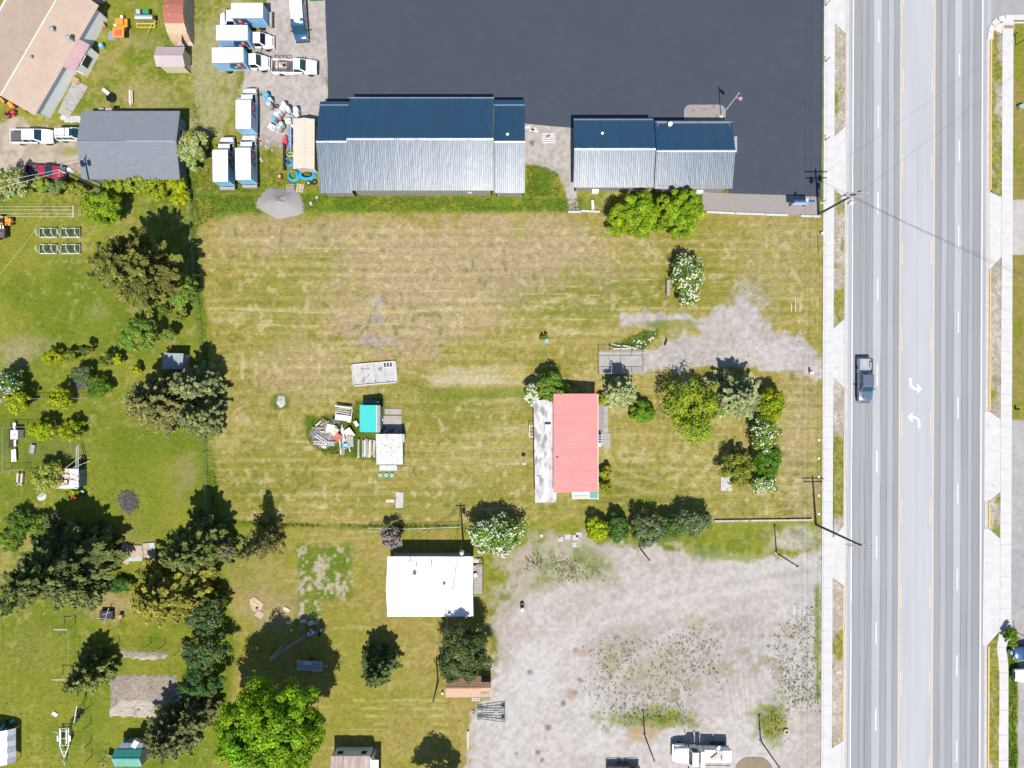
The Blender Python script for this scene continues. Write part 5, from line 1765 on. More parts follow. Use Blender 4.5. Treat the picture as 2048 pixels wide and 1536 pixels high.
for x, y, r, h, cc, lab in ((302, 606, 12, 2.6, (.05, .085, .02), 'dark sapling right below the big pine'),
                            (330, 622, 14, 2.8, (.065, .105, .02), 'leafy sapling left of the wire fence'),
                            (362, 632, 13, 2.6, (.12, .15, .03), 'pale sapling close to the wire fence'),
                            (340, 668, 15, 3.0, (.10, .14, .03), 'sapling right of the lawn tree'),
                            (106, 716, 23, 2.4, (.19, .225, .010), 'yellow green shrub on the west lawn'),
                            (140, 712, 15, 2.2, (.12, .15, .02), 'olive sapling beside yellow shrub'),
                            (172, 700, 11, 3.0, (.055, .085, .02), 'thin dark sapling on the west lawn'),
                            (214, 718, 14, 2.8, (.06, .10, .02), 'dark sapling left of grey lean-to shed'),
                            (236, 718, 12, 2.0, (.20, .235, .010), 'small golden shrub left of grey lean-to shed'),
                            (272, 738, 11, 1.8, (.20, .235, .010), 'tiny golden shrub below the lawn tree'),
                            (165, 748, 22, 2.4, (.07, .10, .045), 'tangled grey green shrub above the wire fence'),
                            (200, 775, 26, 2.2, (.055, .115, .012), 'low deep green shrub at the end of the wire fence'),
                            (35, 798, 30, 3.4, (.185, .225, .012), 'yellow green tree above the garden pen at the left'),
                            (118, 798, 26, 3.4, (.185, .225, .012), 'yellow green tree on the wire fence'),
                            (85, 860, 26, 3.2, (.18, .225, .008), 'yellow green fruit tree inside the pen, left one'),
                            (140, 862, 24, 3.0, (.17, .215, .008), 'yellow green fruit tree inside the pen, right one'),
                            (94, 955, 34, 3.6, (.20, .22, .05), 'pale yellow green tree below the pen'),
                            (142, 978, 14, 1.8, (.17, .205, .012), 'small golden shrub below the ruined shed'),
                            (40, 1045, 30, 2.2, (.06, .115, .015), 'low dark shrub near the left edge'),
                            (85, 1052, 28, 1.9, (.085, .145, .018), 'low green shrub beside the junk heap'),
                            (20, 1080, 26, 1.6, (.09, .145, .02), 'low shrub at the left edge above the dark spruce'),
                            (150, 1440, 8, 1.6, (.05, .10, .02), 'tiny dark shrub below the garden plot'),
                            (303, 1455, 7, 1.2, (.06, .10, .02), 'tiny round shrub above the green shed'),
                            (5, 1215, 20, 2.0, (.06, .10, .03), 'small dark shrub at the left edge below the spruce')):
    sap = r < 16 and h > 2.5
    leafy(x, y, r, r, h, cc, lab, 'sapling' if sap else 'shrub', .3 if sap else .08, leaf=.2, cat='sapling' if sap else 'shrub', gap=.2 if sap else .08, limbs=4)
# big dark conifers
conifer(322, 802, 74, 12.0, (.068, .078, .036), (.19, .185, .085), 'large olive conifer in the group by the wire fence', dens=1.3, needle=.40, droop=.12, power=.7)
conifer(396, 770, 48, 10.5, (.055, .078, .045), (.19, .215, .13), 'bluish conifer in the group by the wire fence, northern one', dens=1.5, needle=.36, droop=.1, power=.7)
conifer(402, 832, 46, 9.5, (.055, .072, .034), (.17, .19, .10), 'grey green conifer in the group by the wire fence, southern one', dens=1.5, needle=.36, droop=.1, power=.7)
conifer(122, 1138, 104, 15.0, (.030, .048, .022), (.12, .14, .055), 'huge dark spruce near the left edge', dens=1.1, needle=.46, droop=.12, power=.7)
conifer(392, 1092, 62, 13.0, (.040, .062, .024), (.13, .155, .055), 'tall dark conifer at the south end of the wire fence', dens=1.3, needle=.42, droop=.12, power=.72)
conifer(345, 1178, 84, 12.0, (.085, .092, .022), (.22, .205, .045), 'large golden olive conifer beside the plywood sheets', dens=1.3, needle=.42, droop=.1, power=.66)
leafy(440, 1098, 26, 26, 4.0, (.12, .11, .08), 'thin grey brown shrub beside tall dark conifer', 'shrub', .1, leaf=.22, gap=.3, cat='shrub')
conifer(178, 1346, 46, 8.0, (.060, .085, .028), (.16, .18, .07), 'small spruce left of the garden plot', dens=1.8, needle=.34, droop=.08, power=.7)
leafy(412, 1228, 46, 44, 4.6, (.05, .088, .028), 'round dark lilac hedge bush, northern one', 'lilac_shrub', .06, leaf=.22, cat='shrub', flowers=((.26, .21, .17), .03))
leafy(408, 1300, 52, 44, 5.0, (.048, .09, .026), 'round dark lilac hedge bush, middle one', 'lilac_shrub', .06, leaf=.22, cat='shrub', flowers=((.26, .21, .17), .03))
leafy(402, 1362, 48, 42, 4.8, (.038, .085, .024), 'round dark lilac hedge bush, southern one', 'lilac_shrub', .06, leaf=.22, cat='shrub')
conifer(348, 1462, 62, 8.0, (.045, .060, .030), (.14, .155, .075), 'drooping dark conifer beside the green shed', dens=1.4, needle=.38, droop=.1, power=.6)
conifer(398, 1425, 40, 7.0, (.050, .060, .030), (.14, .15, .07), 'dark conifer between the lilac hedge and the maple', dens=1.4, needle=.36, droop=.1, power=.6)
leafy(240, 1170, 36, 14, 1.2, (.04, .095, .02), 'low dark green ground shrub beside huge spruce', 'shrub', .05, leaf=.2, cat='shrub')
leafy(2024, 1275, 12, 24, 1.8, (.085, .15, .012), 'green shrub at the corner of the east verge', 'shrub', .05, leaf=.18, cat='shrub')


# ================================================================ GRASS AND WEEDS (stuff)
def tufts(name, polys, n, h, cols, label, dens_noise=None, blades=5, w=.05, seed=1, spread=.12, soft=0):
    r_ = np.random.default_rng(seed)
    Cs = []
    tot = 0
    for poly, frac in polys:
        xs = [p[0] for p in poly]
        ys = [p[1] for p in poly]
        m = int(n * frac)
        need = m
        got = []
        while need > 0:
            U = r_.uniform(min(xs), max(xs), need * 3 + 50)
            V = r_.uniform(min(ys), max(ys), need * 3 + 50)
            sd = sdist(U, V, poly)
            ok = sd < 0
            if soft:
                ok &= r_.random(len(U)) < sstep(0, soft, -sd) + .04
            X, Y = (U - 1024) / K, (768 - V) / K
            if dens_noise:
                ok &= (fbm(X, Y, dens_noise[0], 3, seed + 60) + r_.normal(size=len(U)) * .25) > dens_noise[1]
            q = np.stack([X[ok], Y[ok]], 1)[:need]
            got.append(q)
            need -= len(q)
            tot += 1
            if tot > 60:
                break
        Cs.append(np.concatenate(got))
    C = np.concatenate(Cs)
    n = len(C)
    sc = r_.uniform(.6, 1.4, n)
    idx = np.repeat(np.arange(n), blades)
    m = len(idx)
    a = r_.uniform(0, 6.283, m)
    d = np.stack([np.cos(a), np.sin(a)], 1)
    out = r_.uniform(.25, 1.0, (m, 1)) * h * sc[idx][:, None]
    hz = h * sc[idx] * r_.uniform(.45, 1.0, m)
    b_ = C[idx] + d * r_.uniform(0, spread, (m, 1)) * sc[idx][:, None]
    s_ = np.stack([-d[:, 1], d[:, 0]], 1) * w * sc[idx][:, None]
    base = np.full(m, -.05)
    V = np.stack([np.column_stack([b_ - s_, base]), np.column_stack([b_ + s_, base]), np.column_stack([b_ + d * out * .5 + s_ * .8, hz * .8 - .03]), np.column_stack([b_ + d * out, hz - .03])], 1).reshape(-1, 3)
    F = np.arange(len(V)).reshape(-1, 4)
    ci = r_.integers(0, len(cols), n)
    cc = np.array(cols)[ci][idx] * (1 + .2 * r_.normal(size=(m, 1)))
    o = np_mesh(name, V, F, np.repeat(np.clip(cc, .01, .6), 4, 0), 'tuft')
    tag(o, label, 'grass' if 'grass' in name else 'weeds', None, 'stuff')
    return o


G1, G2, G3 = (.10, .165, .014), (.16, .205, .022), (.22, .22, .05)
tufts('tall_grass', [([(380, 390), (640, 390), (1060, 396), (1165, 398), (1165, 422), (640, 422), (440, 424), (398, 450)], .32),
                     ([(384, 200), (400, 200), (396, 520), (412, 640), (436, 1030), (416, 1030), (398, 640), (382, 500)], .10),
                     ([(1055, 330), (1098, 336), (1118, 350), (1120, 390), (1055, 392)], .08),
                     ([(612, 850), (628, 830), (700, 822), (716, 800), (718, 880), (716, 916), (650, 908), (618, 888)], .10),
                     ([(500, 290), (560, 290), (575, 345), (620, 385), (400, 385), (400, 300)], .12),
                     ([(2018, 1262), (2032, 1262), (2034, 1536), (2017, 1536)], .06),
                     ([(1215, 690), (1290, 662), (1316, 660), (1290, 698)], .03),
                     ([(415, 1042), (600, 1048), (930, 1050), (930, 1057), (600, 1053)], .05)],
      9000, .13, [G1, G2, G2, G3], 'tall unmown grass along the fences and buildings', dens_noise=(3, -.45), seed=3, w=.035)
tufts('lawn_grass', [([(400, 430), (1640, 430), (1640, 1040), (420, 1040)], .6), ([(0, 400), (390, 400), (430, 1536), (0, 1536)], .4)],
      8000, .06, [(.26, .225, .06), (.34, .285, .12), (.19, .21, .025)], 'coarse grass tufts scattered over the lots', dens_noise=(4, -.1), seed=4, blades=3, w=.05)
tufts('gravel_weeds', [([(1150, 1290), (1230, 1240), (1400, 1215), (1470, 1290), (1450, 1420), (1340, 1470), (1200, 1465), (1160, 1380)], .42), ([(1520, 1290), (1560, 1230), (1650, 1190), (1660, 1430), (1560, 1440)], .30),
                       ([(1040, 1100), (1200, 1110), (1230, 1160), (1050, 1185)], .16), ([(1210, 1410), (1400, 1410), (1400, 1460), (1220, 1460)], .06), ([(1515, 1410), (1585, 1410), (1590, 1490), (1515, 1490)], .06), ([(480, 200), (540, 260), (540, 290), (480, 290)], .04)],
      2300, .05, [(.19, .25, .04), (.24, .27, .06), (.27, .23, .10)], 'small weeds dotted over the gravel lot', dens_noise=(7, -.25), seed=8, blades=8, w=.05, spread=.13, soft=45)

# ================================================================ VEHICLES (local: x forward, y left, z up)
def loft(st, n_side=1):
    """st: (x, half width, z0, z1, corner radius)"""
    mb = MB()
    rings = []
    for x, w, z0, z1, r in st:
        h = z1 - z0
        half = [(w * .90, z0), (w, z0 + .22 * h), (w, z0 + .62 * h), (w * .985, z1 - r), (w - .30 * r, z1 - .28 * r), (w - r, z1), (0, z1 + .015)]
        ring = [(x, y, z) for y, z in half] + [(x, -y, z) for y, z in half[-2::-1]]
        rings.append(ring)
    n = len(rings[0])
    for r_ in rings:
        mb.v += r_
    for i in range(len(rings) - 1):
        for k_ in range(n):
            a, b_ = i * n + k_, i * n + (k_ + 1) % n
            mb.f.append((a, b_, b_ + n, a + n))
    mb.f.append(tuple(range(n)))
    mb.f.append(tuple(range((len(rings) - 1) * n + n - 1, (len(rings) - 1) * n - 1, -1)))
    return mb


WHEEL = {}


def wheel(par, x, y, r=.38, w=.26, rim='rim', dual=False):
    key = (r, w, rim)
    M = Matrix.Rotation(R(90), 4, 'X')
    if key not in WHEEL:
        ty = MB().lathe([(r * .58, -w / 2), (r * .92, -w / 2), (r, -w * .32), (r, w * .32), (r * .92, w / 2), (r * .58, w / 2)], 18, M=M)
        ri = MB().lathe([(.04, -w * .42), (r * .5, -w * .36), (r * .6, -w * .5), (r * .6, w * .5), (r * .5, w * .36), (.04, w * .42)], 14, M=M)
        o1 = ty.build('wheel', 'rubber', par, smooth=True)
        o2 = ri.build('hub', rim, o1, smooth=True)
        WHEEL[key] = (o1.data, o2.data)
    else:
        o1 = bpy.data.objects.new('wheel', WHEEL[key][0])
        o2 = bpy.data.objects.new('hub', WHEEL[key][1])
        COL.objects.link(o1)
        COL.objects.link(o2)
        o1.parent = par
        o2.parent = o1
    o1.location = (x, y, r)
    return o1


def greenhouse(par, xrb, xfb, xrt, xft, wb, wt, zb, zt, paint, glass='glass', rear=True, sidewin=2, name='cabin'):
    b4 = [Vector((xrb, -wb, zb)), Vector((xfb, -wb, zb)), Vector((xfb, wb, zb)), Vector((xrb, wb, zb))]
    t4 = [Vector((xrt, -wt, zt)), Vector((xft, -wt, zt)), Vector((xft, wt, zt)), Vector((xrt, wt, zt))]
    MB().hexa(b4, t4).build(name, paint, par, bevel=.05)
    # crowned roof skin
    MB().box(((xrt + xft) / 2, 0, zt + .012), (xft - xrt - .12, wt * 2 - .16, .03), top=.96).build('roof', paint, par, bevel=.012)

    def win(p0, p1, p2, p3, nm, u0=.06, u1=.94, v0=.12, v1=.92):
        q = lambda u, v: lerp(lerp(p0, p1, u), lerp(p3, p2, u), v)
        vs = [q(u0, v0), q(u1, v0), q(u1, v1), q(u0, v1)]
        nrm = (vs[1] - vs[0]).cross(vs[2] - vs[0]).normalized()
        c = (vs[0] + vs[2]) / 2 - Vector(((xrb + xfb) / 2, 0, zb))
        if nrm.dot(c) < 0:
            nrm = -nrm
        MB().add([v + nrm * .008 for v in vs] + [v - nrm * .01 for v in vs], [(0, 1, 2, 3), (0, 4, 5, 1), (1, 5, 6, 2), (2, 6, 7, 3), (3, 7, 4, 0)]).build(nm, glass, par)
    win(b4[1], b4[2], t4[2], t4[1], 'windshield')
    if rear:
        win(b4[3], b4[0], t4[0], t4[3], 'rear_window')
    for s_ in range(sidewin):
        u0, u1 = .05 + s_ * .92 / sidewin, .05 + (s_ + .9) * .92 / sidewin
        win(b4[0], b4[1], t4[1], t4[0], 'side_window', u0, u1)
        win(b4[3], b4[2], t4[2], t4[3], 'side_window', u0, u1)


def car_bits(par, L, W, nose=None, tail=None, zl=.75, mirx=None, mirz=1.15, mat='trim_black', mw=None):
    nose = nose or L / 2
    tail = tail or -L / 2
    for s_ in (-1, 1):
        MB().box((nose - .06, s_ * (W / 2 - .26), zl), (.12, .36, .18)).build('headlight', 'lamp_clear', par, bevel=.03)
        MB().box((tail + .03, s_ * (W / 2 - .12), zl + .08), (.08, .16, .32)).build('tail_light', 'lamp_red', par, bevel=.02)
        if mirx is not None:
            MB().box((mirx, s_ * ((mw or W / 2) + .14), mirz), (.12, .26, .18), rz=s_ * R(12)).build('mirror', mat, par, bevel=.03)
    MB().box((nose + .04, 0, .5), (.16, W * .92, .22)).build('front_bumper', 'chrome' if mat != 'trim_black' else 'trim_black', par, bevel=.04)
    MB().box((tail - .05, 0, .52), (.14, W * .9, .2)).build('rear_bumper', 'chrome', par, bevel=.04)
    MB().box((nose - .01, 0, zl), (.06, W * .5, .24)).build('grille', 'trim_black', par)


def pickup(label, loc, rz, paint, L=5.8, W=1.98, crew=True, bed='bedliner', name='pickup_truck'):
    t = thing(name, label, 'pickup truck', loc, rz)
    h = W / 2
    n = L / 2
    cowl = n - 1.45
    cabr = cowl - (2.55 if crew else 1.75)
    loft([(cabr, h * .97, .42, 1.16, .10), (cowl - .3, h, .40, 1.18, .10), (cowl, h, .40, 1.16, .14), (n - .75, h * .99, .40, 1.10, .18), (n - .25, h * .93, .42, 1.03, .18), (n - .04, h * .80, .48, .92, .14), (n, h * .70, .52, .82, .1)]).build('body', paint, t, smooth=True)
    # hood crease panel
    MB().box(((cowl + n - .4) / 2 + .02, 0, 1.135), (n - cowl - .62, h * 1.25, .05), ry=R(3.2), top=.93).build('hood', paint, t, bevel=.015)
    greenhouse(t, cabr, cowl + .12, cabr + .18, cowl - .72, h * .95, h * .74, 1.14, 1.80, paint, sidewin=2 if crew else 1)
    # open bed
    x0, x1 = -n + .05, cabr - .04
    for s_ in (-1, 1):
        MB().hexa([(x0, s_ * h * .99, .45), (x1, s_ * h * .99, .45), (x1, s_ * (h - .16), .45), (x0, s_ * (h - .16), .45)] if s_ > 0 else [(x0, s_ * (h - .16), .45), (x1, s_ * (h - .16), .45), (x1, s_ * h * .99, .45), (x0, s_ * h * .99, .45)],
                  [(x0, s_ * h * .97, 1.16), (x1, s_ * h * .97, 1.16), (x1, s_ * (h - .14), 1.16), (x0, s_ * (h - .14), 1.16)] if s_ > 0 else [(x0, s_ * (h - .14), 1.16), (x1, s_ * (h - .14), 1.16), (x1, s_ * h * .97, 1.16), (x0, s_ * h * .97, 1.16)]).build('bed_side', paint, t, bevel=.03)
        MB().box(((x0 + x1) / 2 - .05, s_ * (h - .24), .82), (.95, .2, .26)).build('wheel_well', bed, t, bevel=.03)
    MB().box(((x0 + x1) / 2, 0, .66), (x1 - x0, W - .3, .05)).build('bed_floor', bed, t)
    MB().box((x1 - .03, 0, .9), (.06, W - .3, .5)).build('bed_front', bed, t)
    MB().box((x0 + .03, 0, .88), (.08, W * .93, .56)).build('tailgate', paint, t, bevel=.02)
    MB().box((0, 0, .42), (L * .9, W * .6, .2)).build('chassis', 'trim_black', t)
    for x in (n - .95, -n + 1.25):
        for s_ in (-1, 1):
            wheel(t, x, s_ * (h - .14), .39, .27)
    car_bits(t, L, W, mirx=cowl - .35, mirz=1.25, mw=h * .97)
    return t


def at(px, py, z):
    v = P(px, py, z)
    return (v.x, v.y, 0)


# dark pickup driving on the road, facing down the photo
t = pickup('dark grey pickup truck driving on the road', at(1733, 760, 1.2), R(-90), 'steel_paint', L=6.1, W=2.0, bed='galv')
MB().box((-.32, .1, 1.0), (.16, 1.2, .22)).build('strap_roll', 'yellow', t)
pickup('white pickup truck with black bed parked on the dirt driveway', at(61, 271, 1.2), 0, 'white_paint', L=5.9, W=1.98)
pickup('dark red pickup truck beneath the trees and wires', at(87, 343, 1.2), R(-2), 'red_paint', L=5.3, W=1.85, crew=False)
t = pickup('white work pickup with ladder rack in the gravel yard', at(587, 131, 1.2), R(-1), 'white_paint', L=6.3, W=2.0, crew=False, bed='bedliner')
rk = [(-3.0, .9), (-1.9, .9), (-.75, .9)]
for s_ in (-1, 1):
    MB().tube([(-3.0, s_ * .9, 1.95), (-.6, s_ * .9, 1.95)], .035, 6).build('rack_rail', 'trim_black', t)
    for x in (-2.9, -1.8, -.7):
        MB().tube([(x, s_ * .93, 1.1), (x, s_ * .9, 1.95)], .03, 5).build('rack_post', 'trim_black', t)
for x in (-2.95, -1.8, -.65):
    MB().tube([(x, -.9, 1.97), (x, .9, 1.97)], .03, 5).build('rack_bar', 'trim_black', t)
MB().box((-1.9, .15, .72), (1.6, 1.1, .06)).build('bed_load', 'plywood', t)
for k_ in range(3):
    MB().box((-2.4 + k_ * .5, -.1 + .15 * k_, .85), (.3, .4, .25), rz=k_).build('tool_box', ('wood_pale', 'plastic_white', 'plastic_black')[k_], t)


def suv(label, loc, rz, paint, L=4.6, W=1.8, rackon=True):
    t = thing('sport_utility_vehicle', label, 'car', loc, rz)
    h, n = W / 2, L / 2
    loft([(-n, h * .9, .5, 1.0, .1), (-n + .1, h * .97, .42, 1.06, .1), (0, h, .4, 1.08, .1), (n - 1.25, h, .4, 1.06, .12), (n - .4, h * .95, .42, .98, .15), (n - .05, h * .82, .48, .86, .12), (n, h * .75, .52, .8, .1)]).build('body', paint, t, smooth=True)
    greenhouse(t, -n + .05, n - 1.15, -n + .25, n - 1.95, h * .95, h * .76, 1.05, 1.72, paint, sidewin=3)
    if rackon:
        for s_ in (-1, 1):
            MB().tube([(-n + .35, s_ * h * .62, 1.82), (n - 2.1, s_ * h * .62, 1.82)], .03, 5).build('roof_rail', 'trim_black', t)
        for x in (-1.6, -.6, .1):
            MB().tube([(x, -h * .62, 1.83), (x, h * .62, 1.83)], .025, 5).build('roof_bar', 'trim_black', t)
        MB().box((.25, 0, 1.757), (.5, 1.0, .02)).build('sunroof', 'glass', t)
    for x in (n - .85, -n + .9):
        for s_ in (-1, 1):
            wheel(t, x, s_ * (h - .12), .35, .23)
    car_bits(t, L, W, mirx=n - 1.5, mirz=1.1, mw=h * .97)
    return t


suv('white boxy car with roof rack half hidden by the grey garage', at(142, 266.5, 1.3), 0, 'white_paint')
suv('dark blue car cut by the right edge', at(2062, 1307.5, 1.0), R(180), 'blue_paint', L=4.6, W=1.8, rackon=False)
suv('white car cut by the right edge', at(2064, 1352, 1.0), R(180), 'white_paint', L=4.5, W=1.85, rackon=False)


def graphic(par, x0, x1, y, z0, z1, s_, front):
    """abstract coloured side print: pale to deep blue panels with pink streaks and red, peach and white patches"""
    Lx = x1 - x0
    o = lambda k_: y + s_ * (.004 + .003 * k_)

    def poly(pts, mat, k_):
        vs = [(x0 + Lx * (u if front else 1 - u), o(k_), z0 + (z1 - z0) * v) for u, v in pts]
        MB().add(vs + [(a, b_ - s_ * .003, c) for a, b_, c in vs], [tuple(range(len(vs)))]).build('side_print', mat, par)
    poly([(0, 0), (1, 0), (1, 1), (0, 1)], 'sky_blue', 0)
    poly([(.42, .35), (.55, .98), (.98, .98), (.98, .3), (.85, .18), (.6, .22)], 'navy', 1)
    for k_ in range(4):
        v = .88 - k_ * .19
        poly([(.12 + .05 * k_, v - .02), (.52, v + .02), (.52, v + .05), (.12 + .05 * k_, v + .015)], 'pink_streak', 2)
    poly([(.68, .42), (.74, .72), (.86, .66), (.94, .44), (.84, .32)], 'red', 3)
    poly([(.74, .62), (.77, .88), (.85, .86), (.85, .62)], 'peach', 4)
    poly([(.60, .44), (.66, .58), (.70, .46), (.66, .36)], 'plastic_white', 4)
    poly([(.80, .34), (.90, .40), (.88, .33)], 'plastic_white', 5)


def box_truck(label, roof_px, rz, Lb=4.25, Wb=2.15, cabtype='van', gate=True):
    """roof_px: photo centre of the box roof; the cab stands in front of the box"""
    zt, z0 = 3.3, .95
    c = P(*roof_px, zt)
    t = thing('box_truck', label, 'truck', (c.x, c.y, 0), rz, 'white box trucks parked in the yard')
    h = Wb / 2
    MB().box((0, 0, (zt + z0) / 2), (Lb, Wb, zt - z0)).build('cargo_box', 'white_box', t, bevel=.025)
    MB().box((0, 0, zt + .008), (Lb - .1, Wb - .1, .02)).build('box_roof', 'white_box', t)
    for s_ in (-1, 1):
        graphic(t, -Lb / 2 + .05, Lb / 2 - .05, s_ * h, z0 + .08, zt - .10, s_, True)
        MB().box((0, s_ * (h - .03), zt - .03), (Lb + .02, .07, .07)).build('top_rail', 'chrome', t)
    for x, nm in ((Lb / 2, 'front_print'), (-Lb / 2, 'rear_door')):
        sg = 1 if x > 0 else -1
        MB().box((x + sg * .006, 0, (zt + z0) / 2), (.012, Wb - .12, zt - z0 - .2)).build(nm, 'sky_blue', t)
    MB().box((1.15, 0, .7), (Lb + 2.2, .9, .25)).build('chassis', 'trim_black', t)
    # cab
    xb = Lb / 2 + .18
    ch = 1.0
    loft([(xb, ch * .96, .5, 1.35, .1), (xb + 1.0, ch, .5, 1.35, .1), (xb + 1.45, ch, .5, 1.28, .14), (xb + 2.0, ch * .94, .5, 1.18, .18), (xb + 2.35, ch * .82, .55, 1.02, .16), (xb + 2.42, ch * .7, .6, .9, .1)]).build('cab_body', 'white_paint', t, smooth=True)
    greenhouse(t, xb, xb + 1.62, xb + .08, xb + 1.02, ch * .95, ch * .76, 1.33, 2.12, 'white_paint', 'glass_dark', rear=False, sidewin=1, name='cab')
    for s_ in (-1, 1):
        MB().box((xb + 1.1, s_ * (ch + .22), 1.45), (.1, .3, .3)).build('mirror', 'trim_black', t, bevel=.03)
        MB().box((xb + 2.36, s_ * .68, .85), (.1, .3, .18)).build('headlight', 'lamp_clear', t, bevel=.03)
        wheel(t, xb + 1.55, s_ * (ch - .15), .39, .26)
        wheel(t, -Lb / 2 + 1.15, s_ * (h - .25), .39, .42)
        MB().box((-Lb / 2 - .03, s_ * .9, .9), (.05, .16, .16)).build('tail_light', 'lamp_red', t)
    MB().box((xb + 2.46, 0, .58), (.14, 1.75, .24)).build('front_bumper', 'white_paint', t, bevel=.04)
    MB().box((xb + 2.42, 0, .85), (.05, 1.0, .22)).build('grille', 'trim_black', t)
    if gate:
        MB().box((-Lb / 2 - .28, 0, .85), (.35, Wb * .95, .5)).build('lift_gate', 'pad', t, bevel=.02)
    return t


box_truck('white box truck at the top edge with its cab facing left', (494, 21), R(180))
box_truck('white box truck facing right, northern of the two side by side in the yard', (463.5, 65.5), 0, gate=False)
box_truck('white box truck facing right, southern of the two side by side in the yard', (455, 110), R(1.2), gate=False)
box_truck('white box truck parked alone with its cab facing up, beside the tanks', (486.5, 228), R(90), Lb=3.9, gate=True)
box_truck('white box truck on grass with its cab facing up, left of the pair', (440.5, 331), R(90.5), Lb=4.3)
box_truck('white box truck on grass with its cab facing up, right of the pair', (486, 327), R(91), Lb=4.3)


def cargo_van():
    c = P(592, 20, 2.6)
    t = thing('cargo_van', 'blue cargo van with white roof at the top of the yard', 'van', (c.x, c.y, 0), R(-86))
    h = .98
    loft([(-3.2, h * .95, .45, 2.5, .2), (-3.1, h, .42, 2.6, .2), (.9, h, .42, 2.62, .22), (1.6, h * .98, .42, 2.50, .26), (1.9, h * .98, .42, 2.2, .26)]).build('body', 'blue_paint', t, smooth=True)
    loft([(1.55, h * .98, .42, 1.35, .1), (2.3, h, .42, 1.30, .12), (3.0, h * .96, .42, 1.16, .2), (3.3, h * .82, .5, .98, .16), (3.36, h * .7, .55, .9, .1)]).build('hood', 'blue_paint', t, smooth=True)
    MB().box((-.95, 0, 2.635), (4.2, 1.72, .05), top=.98).build('white_roof', 'white_box', t, bevel=.015)
    vs = [(1.92, -.84, 2.2), (1.92, .84, 2.2), (2.62, .9, 1.33), (2.62, -.9, 1.33)]
    MB().add([(x + .01, y, z + .01) for x, y, z in vs], [(0, 3, 2, 1)]).build('windshield', 'glass', t)
    for s_ in (-1, 1):
        MB().add([(1.92, s_ * .97, 2.18), (1.2, s_ * .99, 2.18), (1.2, s_ * .995, 1.4), (2.5, s_ * .985, 1.36)], [(0, 1, 2, 3)]).build('side_window', 'glass_dark', t)
        MB().hexa([(1.6, s_ * .93, 1.3), (2.62, s_ * .93, 1.3), (2.62, s_ * .97, 1.3), (1.6, s_ * .97, 1.3)], [(1.6, s_ * .86, 2.3), (1.9, s_ * .86, 2.22), (1.9, s_ * .9, 2.22), (1.6, s_ * .9, 2.3)]).build('pillar', 'blue_paint', t)
        MB().box((2.2, s_ * 1.15, 1.4), (.12, .3, .22)).build('mirror', 'trim_black', t, bevel=.03)
        wheel(t, 2.35, s_ * .84, .36, .25)
        wheel(t, -1.9, s_ * .84, .36, .25)
        for k_, (u, mt) in enumerate(((.2, 'red'), (.45, 'peach'), (-.3, 'pink_streak'), (-1.2, 'sky_blue'))):
            vs = [(u, s_ * .99, 1.0), (u + .7, s_ * .99, 1.15), (u + .6, s_ * .985, 1.7), (u - .1, s_ * .985, 1.6)]
            MB().add([(a, b_ + s_ * (.012 + .003 * k_), c_) for a, b_, c_ in vs], [(0, 1, 2, 3)]).build('side_print', mt, t)
    # round white badge above the windscreen
    mb = MB()
    mb.lathe([(.30, 0), (.42, 0), (.42, .012), (.30, .012)], 24)
    o = mb.build('roof_badge', 'plastic_white', t)
    o.location = (1.28, 0, 2.60)
    o.rotation_euler = (0, R(8), 0)
    for dz in (-.1, .05):
        o = MB().box((0, 0, 0), (.06, .62, .012)).build('badge_line', 'plastic_white', t)
        o.location = (1.28 + dz, 0, 2.612)
        o.rotation_euler = (0, R(8), 0)
    car_bits(t, 6.6, 1.96, 3.3, -3.2, .8)


cargo_van()


